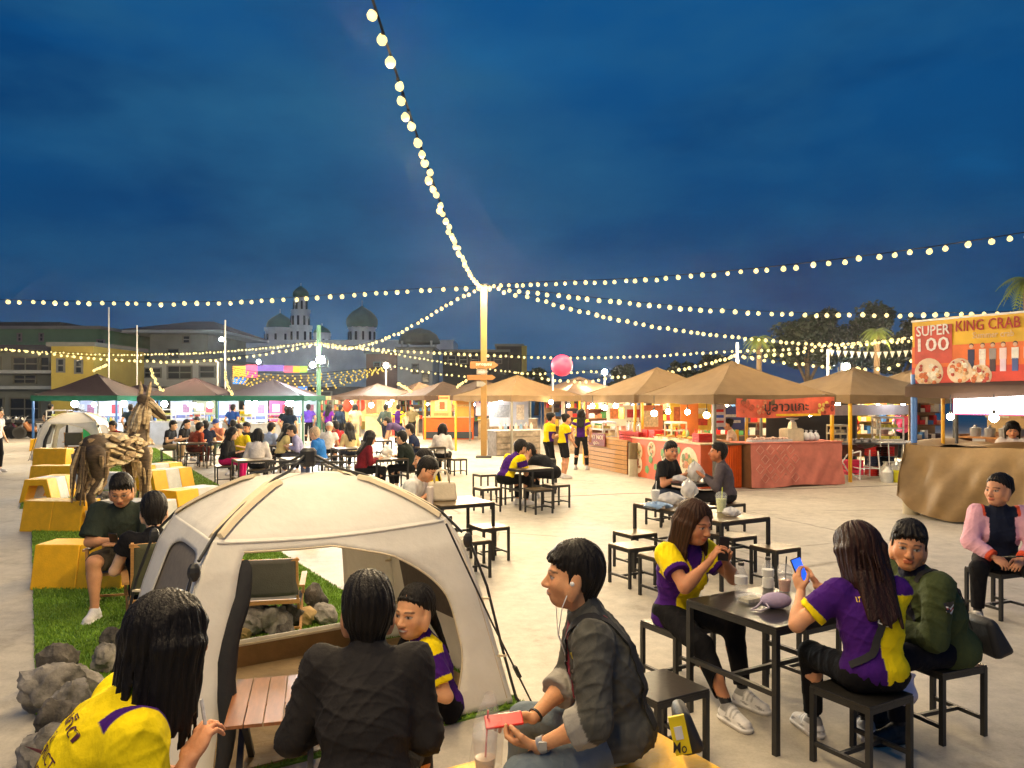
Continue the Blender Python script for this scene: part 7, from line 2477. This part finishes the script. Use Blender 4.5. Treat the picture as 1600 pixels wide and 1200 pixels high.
path = strap_path(bv, [C_ + T2_ @ [-.09, .05, .03], C_ + T2_ @ [-.085, -.06, .0], C_ + T2_ @ [-.10, -.13, -.16], H_ + T_ @ [-.10, -.16, .10]], .006, 30)
strap_mesh(path, .03, .005).build('strap', BLKNET, bt, 60)
bevel(MB().box(H_ + T_ @ [-.05, -.235, .0], (.26, .13, .22), M=Matrix.Rotation(R(-20), 3, 'X'), top=(.8, .45)).build('body', MATS['black nylon'], bt, 60), .03)
t = thing('white_cloth', 'white lavender cloth tied at the leg of the young man in green', 'cloth', toW(p7, p7['KL'] + np.array([-.07, -.02, -.12])), R(98))
MB().grid(lambda u, v: Vector((-.01 + .02 * math.sin(v * 7), -.06 + .12 * u, .05 - .16 * v + .01 * math.sin(u * 9))), 8, 8).build('cloth', cm(S(206, 200, 220), .8), t, 60).modifiers.new('thickness', 'SOLIDIFY').thickness = .008
# --- woman with pink sleeves
def pf(u, v, w, arm, cd, V):
    col = base(S(28, 34, 52), len(V))
    a = is_arm(arm)
    col[a] = S(224, 170, 186)
    col[a & (cd < .035)] = S(226, 90, 60)
    col[~a & (np.abs(np.abs(u) - .135) < .012) & (w > .28)] = S(226, 90, 60)
    col[~a & (np.abs(u) > .147) & (w > .34)] = S(224, 170, 186)
    return col
p8 = person('woman in a navy top with pink sleeves sitting at the right edge', WOM, 163, SH, 1.63, 1.18, lean=4, hunch=10, yaw=-48, pitch=0, hs=1.18, hair='bun', female=True, pfun=pf, long_sleeve=True, infl=.02, hem=.06, res='near', skin=S(204, 146, 112),
            hr=(.10, .30, .56), hl=(-.10, .32, .56), fr=(.24, .34, .085), fl=(-.16, .46, .085), hand_r=dict(n=(-.5, 0, -.8), curl=40), hand_l=dict(n=(.5, 0, -.8), curl=40), er=(.9, -.2, -.6), el=(-.9, -.2, -.6), shoes=(.6, .56, .5))
phone('dark phone in the lap of the woman with pink sleeves', None, toW(p8, (0, .42, .60)), (.3, -.9, .2), (0, .2, .9))
# --- the pair on the lawn
p9 = person('man with glasses in a dark green shirt looking at his phone', CH2, 194, .36, 1.72, 1.18, lean=2, hunch=16, yaw=4, pitch=24, hs=1.18, hair='short', shirt=S(50, 58, 50), sleeve=.86, res='mid', infl=.03, hem=.05, pants=S(70, 64, 54), shorts=True, glasses=True,
            hr=(.03, .30, .66), hl=(-.05, .32, .64), fr=(.14, .46, .085), fl=(-.16, .40, .085), skin=S(206, 150, 110), er=(.9, -.2, -.5), el=(-.9, -.2, -.5))
phone('dark phone held by the man with glasses on the lawn', None, toW(p9, (0, .42, .70)), (.2, -.6, .6), (0, .6, .8))
p10 = person('person in black seen from behind in a camp chair left of the tent', CH1 + Vector((-.04, -.10, 0)), 26, .30, 1.64, 1.08, lean=0, hunch=10, pitch=18, hs=1.2, hair='short', shirt=BLK, sleeve=.42, res='mid', shorts=True, pants=DARK, fl=(-.10, .36, .36), fr=(.14, .44, .085), hl=(-.2, .30, .62), hr=(.18, .2, .55), skin=SKIN3)
# --- pair before the food banner
p11 = person('man in a black polo sitting at the table before the food banner', MANB, -128, SH, 1.70, 1.12, lean=10, hunch=10, yaw=-34, pitch=2, hs=1.15, hair='short', shirt=(.014, .014, .016), res='mid', sleeve=.62, pants=S(50, 60, 80), hr=(.14, .34, .76), hl=(-.10, .36, .78), skin=S(200, 140, 104))
p12 = person('man in a grey sweater in profile at the table before the food banner', MANG, 72, SH, 1.70, 1.06, lean=8, hunch=10, yaw=10, pitch=-4, hs=1.15, hair='short', shirt=S(92, 84, 88), res='mid', long_sleeve=True, pants=S(40, 38, 40), hl=(-.14, .32, .78), hr=(.14, .36, .78), skin=S(190, 120, 80))
# --- couple by the tent
p13 = person('man with glasses in a white shirt bending over the handbag table', (-1.36, 9.50), -108, SH, 1.70, 1.12, lean=22, hunch=14, pitch=30, hs=1.2, hair='short', shirt=(.66, .66, .64), res='mid', sleeve=.7, glasses=True, hr=(.12, .38, .76), hl=(-.12, .40, .76))
stool('stool under the man in the white shirt by the tent', (-1.36, 9.50))
def pf(u, v, w, arm, cd, V):
    col = base(YEL, len(V))
    a = is_arm(arm)
    col[~a & (v > 0) & (np.abs(u) < .05)] = PUR
    col[a & (cd < .03)] = PUR
    return col
p14 = person('woman in yellow with dark hair in profile behind the cream handbag', (-1.02, 10.05), 60, SH, 1.64, 1.05, lean=10, hunch=10, yaw=35, pitch=6, hs=1.2, hair='pony', female=True, pfun=pf, res='mid', sleeve=.6)
stool('stool under the woman in yellow behind the handbag', (-1.02, 10.05))
# --- bending pair in the middle
def pback(u, v, w, arm, cd, V):
    col = base(PUR, len(V))
    a = is_arm(arm)
    col[~a & (np.abs(u) > .115)] = YEL
    col[a & (cd < .05)] = YEL
    return col
def pyel(u, v, w, arm, cd, V):
    col = base(YEL, len(V))
    a = is_arm(arm)
    col[~a & (v > .0) & (np.abs(u) > .05) & (w < .22)] = PUR
    col[a & (cd < .04)] = PUR
    return col
person('person with a purple back leaning over the middle table', gs(789, 757), -50, SH, 1.66, 1.15, lean=26, hunch=16, pitch=22, hs=1.2, hair='short', pfun=pback, res='mid', sleeve=.7, hl=(-.1, .4, .78), hr=(.12, .4, .78))
person('person in black bending low over the middle table', gs(866, 748), 66, SH, 1.70, 1.12, lean=42, hunch=22, pitch=30, hs=1.2, hair='short', shirt=(.016, .017, .02), res='mid', long_sleeve=True, hl=(-.1, .46, .78), hr=(.14, .46, .78))
t = thing('paper_bag', 'crumpled cream paper bag on the middle table', 'bag', gt(822, 722) + Vector((0, 0, .006)))
MB().lathe([(.10, 0), (.16, .05), (.15, .15), (.07, .25), (.09, .31)], n=11).build('bag', cm(S(216, 200, 166), .8, bump=.6, bscale=20), t, 40)
# --- three girls standing before the stalls
person('girl in yellow standing with folded arms, leftmost of the three', (G(857, 745)[0], G(857, 745)[1]), -62, None, 1.56, 1.05, lean=2, pitch=4, hs=1.12, hair='bun', female=True, pfun=pyel, res='mid', sleeve=.6, hr=(-.02, .22, 1.0), hl=(.04, .24, .98), pants=DARK)
person('girl in yellow and purple with black shorts, middle of the three', (G(880, 747)[0], G(880, 747)[1]), -70, None, 1.54, 1.05, lean=2, pitch=8, hs=1.12, hair='bun', female=True, pfun=pyel, res='mid', sleeve=.6, hr=(.06, .26, .82), hl=(-.1, .24, 1.05), pants=(.012, .012, .014), shorts=True)
person('girl with purple back and wide black trousers, rightmost of the three', (G(908, 734)[0], G(908, 734)[1]), -12, None, 1.62, 1.02, lean=0, pitch=0, hs=1.08, hair='long', female=True, pfun=pback, res='mid', sleeve=.6, pants=(.012, .012, .014), fr=(.16, .0, .085), fl=(-.15, .0, .085))
# ================================================================ the crowd farther off
def seatY(px, y):
    v = gs(px, y)
    return (v.x, v.y)
def standY(px, y):
    v = G(px, y)
    return (v.x, v.y)
LAV, RUST, NAVY, BEIGE, DRED, PINK = S(150, 152, 196), S(150, 62, 36), S(24, 30, 52), S(206, 186, 136), S(110, 24, 34), S(206, 24, 110)
sitters = [
 ('man in black sitting at the far left table', (262, 702), -95, (.015, .018, .024), S(170, 150, 120), 'short', {}),
 ('woman in black with tied hair at the far left table', (284, 699), -100, (.014, .014, .016), DARK, 'pony', dict(female=True)),
 ('person in a rust red hoodie seen from behind at far left', (300, 707), -30, RUST, S(90, 40, 34), 'short', dict(long_sleeve=True, lean=18)),
 ('man in navy with khaki shorts seen from behind at far left', (324, 704), 40, NAVY, S(180, 166, 130), 'short', dict(shorts=True)),
 ('person in salmon with a blue cap facing the viewer at far left', (343, 697), 165, S(226, 150, 120), S(70, 84, 70), 'cap', dict(hcol=S(30, 60, 130), hl=(-.1, .3, .8), hr=(.1, .3, .8))),
 ('woman in bright pink trousers and black top', (351, 727), -88, (.014, .014, .016), PINK, 'long', dict(female=True, long_sleeve=True)),
 ('boy in yellow facing the viewer behind the pink trousers', (378, 715), 172, YEL, DARK, 'short', {}),
 ('woman with a white back and black bob hair', (401, 733), 8, (.66, .62, .6), DARK, 'bob', dict(female=True, long_sleeve=True)),
 ('person in light blue seen from behind in the crowd', (417, 712), -25, S(150, 170, 210), DARK, 'short', dict(long_sleeve=True)),
 ('person in pale yellow beside the navy back in the crowd', (438, 716), -50, S(226, 210, 140), DARK, 'long', dict(female=True)),
 ('tall man in a lavender shirt leaning in the crowd', (470, 716), 110, LAV, S(60, 60, 70), 'short', dict(long_sleeve=True, lean=14)),
 ('older person in a bright blue shirt with pale hair near the tent hub', (503, 727), 78, S(40, 110, 190), S(90, 100, 130), 'gray', dict(hcol=S(196, 170, 140))),
 ('woman in white with a white cap sitting with back turned', (513, 709), 4, (.66, .64, .62), DARK, 'cap', dict(hcol=(.66, .66, .64), female=True)),
 ('person in a red shirt sitting right of the white cap', (531, 705), 60, S(150, 36, 40), S(60, 60, 70), 'short', {}),
 ('girl in beige with long black hair seen from behind', (549, 712), 34, BEIGE, S(40, 44, 60), 'long', dict(female=True, long_sleeve=True)),
 ('girl in maroon with long black hair at the bag table', (565, 741), -58, DRED, DARK, 'long', dict(female=True, long_sleeve=True)),
 ('man in a dark green black jacket facing left at the bag table', (642, 737), 68, S(24, 32, 26), DARK, 'short', dict(long_sleeve=True, lean=14)),
 ('person peeking behind the man in the dark jacket', (651, 716), 90, S(30, 40, 70), DARK, 'short', {}),
 ('woman in a white shirt with a brown bag strap seen from behind', (690, 716), -4, (.68, .64, .60), DARK, 'bob', dict(female=True, long_sleeve=True)),
 ('person in dark red sitting by the far tent', (185, 704), 150, S(150, 26, 40), DARK, 'short', dict(long_sleeve=True)),
 ('child like figure in black beside the horse', (195, 706), -120, (.014, .014, .016), DARK, 'short', {}),
 ('person in black with pale cap sitting in the crowd middle', (366, 700), 30, (.02, .022, .03), DARK, 'short', {}),
 ('person in white and black on the far left table rear side', (312, 690), 170, (.6, .6, .6), DARK, 'short', {}),
 ('person in dark clothes right of the boy in yellow', (391, 707), 165, S(60, 60, 56), DARK, 'short', {}),
]
for lb, (px, y), fc, sh, pt, hr_, kw in sitters:
    k = dict(lean=9, hunch=12, pitch=12, hs=1.15)
    k.update(kw)
    pf_ = k.pop('pfun', None)
    person(lb, seatY(px, y), fc, SH, 1.64 + .05 * random.random(), 1.05, shirt=tuple(sh), pants=tuple(pt), hair=hr_, res='far', pfun=pf_, skin=random.choice((SKIN1, SKIN3)), group='people sitting at the far tables', **k)
standers = [
 ('man in black standing alone at far left by the motorbikes', (77, 694), -20, (.016, .018, .022), DARK, 'short', {}),
 ('dark clothed man standing before the leftmost maroon stall', (204, 702), 20, S(24, 40, 52), S(24, 36, 48), 'short', {}),
 ('person in a white pink shirt cut by the left edge', (-6, 738), -90, (.68, .6, .6), DARK, 'short', {}),
 ('person in a blue shirt standing with back turned in the crowd', (363, 700), -10, S(30, 70, 150), DARK, 'short', {}),
 ('person with printed navy back standing in the crowd', (447, 703), -6, S(22, 36, 50), DARK, 'short', {}),
 ('person in navy behind the lavender shirt', (452, 712), 0, S(16, 34, 58), DARK, 'bob', dict(female=True)),
 ('person in purple standing behind the lavender shirt', (482, 694), 20, S(90, 60, 170), DARK, 'short', {}),
 ('girl in purple standing in the gap before the lantern stall', (513, 693), -20, S(110, 30, 150), DARK, 'long', dict(female=True)),
 ('person with a dark backpack standing before the lantern stall', (531, 694), -30, S(34, 46, 66), DARK, 'short', dict(long_sleeve=True)),
 ('pale dressed person walking before the paper lanterns', (555, 694), 10, S(206, 190, 160), S(190, 180, 150), 'bob', dict(female=True)),
 ('man in a grey green jacket standing by the snack counter', (602, 700), -30, S(70, 84, 80), S(36, 40, 60), 'short', dict(long_sleeve=True)),
 ('person in purple and yellow standing at the snack counter', (622, 697), -10, None, DARK, 'bun', dict(pfun=pback, female=True)),
 ('person in a purple shirt bending down by the snack counter', (628, 715), 84, S(84, 70, 110), S(40, 50, 90), 'short', dict(lean=58, hunch=18, hl=(-.1, .55, .5), hr=(.1, .55, .5))),
 ('seller in an olive shirt behind the blue striped cooler', (644, 690), 170, S(120, 110, 80), DARK, 'short', {}),
 ('seller in yellow at the left of the amber curtain stall', (384, 688), 170, YEL, DARK, 'short', {}),
 ('seller in yellow and blue leaning in the amber curtain stall', (396, 688), 150, S(226, 210, 40), S(40, 60, 160), 'short', dict(lean=20)),
 ('seller in lavender in the amber curtain stall', (409, 687), 180, S(150, 130, 220), DARK, 'short', {}),
 ('seller in violet in the amber curtain stall', (424, 688), 170, S(90, 70, 190), DARK, 'short', {}),
 ('person in blue violet at the right of the amber curtain stall', (479, 688), 120, S(70, 60, 170), DARK, 'pony', dict(female=True)),
 ('seller in blue behind the menu board stall', (300, 686), 180, S(60, 110, 170), DARK, 'short', {}),
 ('seller in pale pink top behind the slat counter', (978, 722), 175, S(226, 160, 140), DARK, 'bun', dict(female=True)),
 ('person in bright orange in the open stall', (1331, 724), 30, S(226, 70, 30), DARK, 'short', {}),
 ('person in pink far back in the open stall', (1410, 722), 170, S(230, 90, 140), DARK, 'bob', dict(female=True)),
 ('dark person far back in the middle stall', (800, 703), 160, S(24, 24, 30), DARK, 'short', {}),
]
for lb, (px, y), fc, sh, pt, hr_, kw in standers:
    k = dict(lean=2, hunch=6, pitch=6, hs=1.1)
    k.update(kw)
    person(lb, standY(px, y), fc, None, 1.60 + .08 * random.random(), 1.05, shirt=tuple(sh) if sh is not None else (.3, .3, .3), pants=tuple(pt), hair=hr_, res='far', skin=random.choice((SKIN1, SKIN3)), group='people standing at the stalls', **k)
c = P(1146, 0, 19.4)
person('crab seller in a pale top looking left over the pink counter', (c.x, c.y), 80, .55, 1.6, 1.05, hair='bun', female=True, shirt=S(226, 196, 176), res='mid', hs=1.15, pitch=10)
c = BP(1.0, -1.1, 0)
person('seller in a white shirt with dark bow behind the tarpaulin counter', (c.x, c.y), 150, None, 1.56, 1.05, hair='bob', female=True, shirt=(.72, .68, .70), res='mid', hs=1.1, pitch=14)
# ================================================================ things on the tables
CLEAR = mat('clear plastic', (.85, .87, .88), .08, var=0, alpha=.20, spec=.8)
MILKY = mat('milky plastic bag', (.80, .80, .80), .25, var=0, alpha=.62, bump=.5, bscale=25)
def cup(label, p, h=.13, r=.042, liquid=S(180, 96, 30), fill=.6, lid=True, straw=(.02, .02, .02)):
    t = thing('drink_cup', label, 'cup', p)
    MB().lathe([(r * .75, .0), (r * .95, h * .6), (r, h), (r * .98, h), (r * .72, .004)], n=18).build('cup', CLEAR, t, 40)
    rf = r * (.75 + .25 * fill) * .95
    MB().lathe([(r * .70, .005), (rf, h * fill), (1e-4, h * fill + .001)], n=18).build('drink', cm(liquid, .15), t, 40)
    if lid:
        MB().lathe([(r * 1.05, h), (r * 1.05, h + .008), (r * .9, h + .035), (r * .5, h + .05), (r * .15, h + .052)], n=18).build('lid', CLEAR, t, 40)
    MB().tube([(0, 0, h * .2), (.012, 0, h + .10)], .0045, 6).build('straw', cm(straw), t)
    return t
def clearbottle(label, p, h=.22, r=.036, liquid=None):
    t = thing('plastic_bottle', label, 'bottle', p)
    MB().lathe([(r, 0), (r, h * .3), (r * .94, h * .33), (r, h * .36), (r, h * .62), (r * .5, h * .82), (r * .42, h * .9), (r * .42, h * .93)], n=16).build('body', CLEAR, t, 40)
    MB().lathe([(r * .47, h * .91), (r * .47, h)], n=14).build('cap', cm((.03, .03, .03)), t, 40)
    MB().lathe([(r * 1.01, h * .38), (r * 1.01, h * .6)], n=16).build('label', cm((.60, .60, .58), .4, var=.4, vscale=60), t, 40)
    if liquid:
        MB().lathe([(r * .93, .004), (r * .93, h * .32), (1e-4, h * .321)], n=16).build('drink', cm(liquid), t, 40)
TOPZ = TH + .009
def ot(px, py):
    return G(px, py, TOPZ)
clearbottle('clear bottle with a dark straw in front of the girl in yellow', ot(1158, 932), .215, .040)
clearbottle('second clear bottle, behind the iced tea on the front table', ot(1200, 918), .20, .038, (.7, .7, .68))
cup('cup of amber iced tea on the front table', ot(1226, 924), .125, .045, S(190, 104, 30), .6)
t = thing('cloth_bag', 'small lavender cloth bag with drawstring on the front table', 'bag', ot(1212, 950))
MB().sph((0, 0, .045), .05, 16, 10, sc=(1.9, 1.0, .95)).build('body', cm(S(176, 160, 190), .85, bump=.5, bscale=18), t, 180)
MB().tube([(-.08, -.01, .05), (-.13, -.05, .02), (-.17, -.07, .008), (-.12, -.09, .008), (-.06, -.06, .02), (-.07, -.02, .04)], .005, 6).build('drawstring', cm(S(196, 184, 200)), t)
t = thing('food_box', 'clear food box with leftovers on the front table', 'box', ot(1172, 940), R(30))
MB().box((0, 0, .02), (.13, .10, .04), top=(1.08, 1.08)).build('box', CLEAR, t)
MB().box((0, 0, .015), (.11, .08, .02)).build('food', cm(S(200, 190, 160), .6, var=.4, vscale=40), t)
def plastic_bag(label, p, r=.10, h=.16, m=None, sx=1.):
    t = thing('plastic_bag', label, 'bag', p)
    n_, mm = 18, 8
    def fn(u, v):
        a = 2 * PI * u
        q = math.sin(PI * min(1, v * .9 + .12)) ** .7
        w = 1 + .16 * math.sin(a * 3 + v * 5) + .10 * math.sin(a * 7 - v * 9)
        return Vector((sx * r * q * w * math.cos(a), r * q * w * math.sin(a) * .8, h * v + .01 * math.sin(a * 5)))
    MB().grid(fn, 26, 9).build('bag', m or MILKY, t, 50)
    MB().box((0, 0, h * .28), (r * sx * 1.1, r * .9, h * .5)).build('contents', cm(S(226, 214, 196), .7, var=.2), t)
plastic_bag('white plastic bag at the left of the bag table', ot(1047, 788), .12, .14, sx=1.3)
plastic_bag('tall white plastic bag at the back of the bag table', ot(1076, 778), .10, .24)
plastic_bag('bluish plastic bag lying flat on the bag table', ot(1040, 792) + Vector((-.12, -.10, 0)), .11, .07, mat('bluish bag', S(150, 180, 214), .3, var=.1, bump=.5), 1.4)
plastic_bag('clear bag on the table of the two men', ot(1086, 752), .12, .30)
plastic_bag('small food bag on the table of the two men', ot(1062, 753), .12, .10)
cup('white paper cup with straws at the left of the bag table', ot(1024, 786), .16, .055, (.7, .7, .68), .95, False, (.8, .8, .8))
cup('pale green iced drink with a ring handle behind the girl in yellow', ot(1127, 800), .17, .06, S(214, 220, 120), .85, True, S(200, 210, 60))
plastic_bag('clear bag with wrappers beside the green drink', ot(1142, 806), .09, .09)
t = thing('dish', 'dark dish with food scraps on the table of the two men', 'dish', ot(1058, 755))
MB().lathe([(.06, 0), (.11, .02), (.105, .022), (.02, .008)], n=18).build('dish', cm(S(90, 40, 30), .4), t, 40)
# cream handbag
t = thing('handbag', 'cream leather handbag with two handles on the table by the tent', 'handbag', ot(690, 782), R(12))
HBM = mat('cream leather', S(206, 192, 168), .5, var=.1, bump=.2, bscale=30)
bevel(MB().box((0, 0, .115), (.37, .15, .23), top=(.88, .55)).build('body', HBM, t), .03)
for sy in (-.045, .045):
    MB().tube([(-.09, sy, .22), (-.085, sy, .30), (-.05, sy, .36), (0, sy, .375), (.05, sy, .36), (.085, sy, .30), (.09, sy, .22)], .009, 7).build('handle', HBM, t, 180)
t = thing('thermos', 'pale tumbler beside the cream handbag', 'tumbler', ot(672, 788))
MB().lathe([(.035, 0), (.042, .18), (.042, .2), (.03, .21)], n=14).build('body', cm(S(216, 200, 190), .3), t, 40)
plastic_bag('white bag on the table of the man in the dark jacket', ot(604, 712), .12, .2)
plastic_bag('food bag by the girl in maroon', ot(592, 716), .10, .08)
# iced drink at the bottom edge
c = Vector((-.108, 3.08, .445))
cup('iced drink in a clear cup with a red straw inside a plastic bag', c, .15, .050, S(200, 170, 140), .42, True, S(220, 40, 30))
t = thing('carrier_bag', 'thin clear bag looped over the iced drink at the bottom', 'bag', c)
def fn(u, v):
    a = 2 * PI * u
    r = .066 * (1 - .15 * v) * (1 + .08 * math.sin(a * 5 + 4 * v)) * (1 if v < .6 else (1 - (v - .6) * 1.7))
    return Vector((r * math.cos(a) + .02 * v, r * math.sin(a), .02 + .30 * v))
MB().grid(fn, 26, 12).build('bag', mat('thin clear film', (.9, .92, .94), .12, var=0, alpha=.16, bump=.8, bscale=22, spec=.9), t, 60)
# ================================================================ thin evening haze round the whole place
hm = bpy.data.materials.new('evening haze')
hm.use_nodes = True
_t = hm.node_tree
for _n in list(_t.nodes):
    _t.nodes.remove(_n)
_o = _t.nodes.new('ShaderNodeOutputMaterial')
_v = _t.nodes.new('ShaderNodeVolumePrincipled')
_v.inputs['Color'].default_value = (.9, .92, .95, 1)
_v.inputs['Density'].default_value = .00016
_v.inputs['Anisotropy'].default_value = .92
_t.links.new(_v.outputs[0], _o.inputs['Volume'])
_hz = MB().box((0, 410, 12.6), (920, 920, 28)).build('haze', hm)
kind(_hz, 'stuff')
SC.cycles.volume_bounces = 0
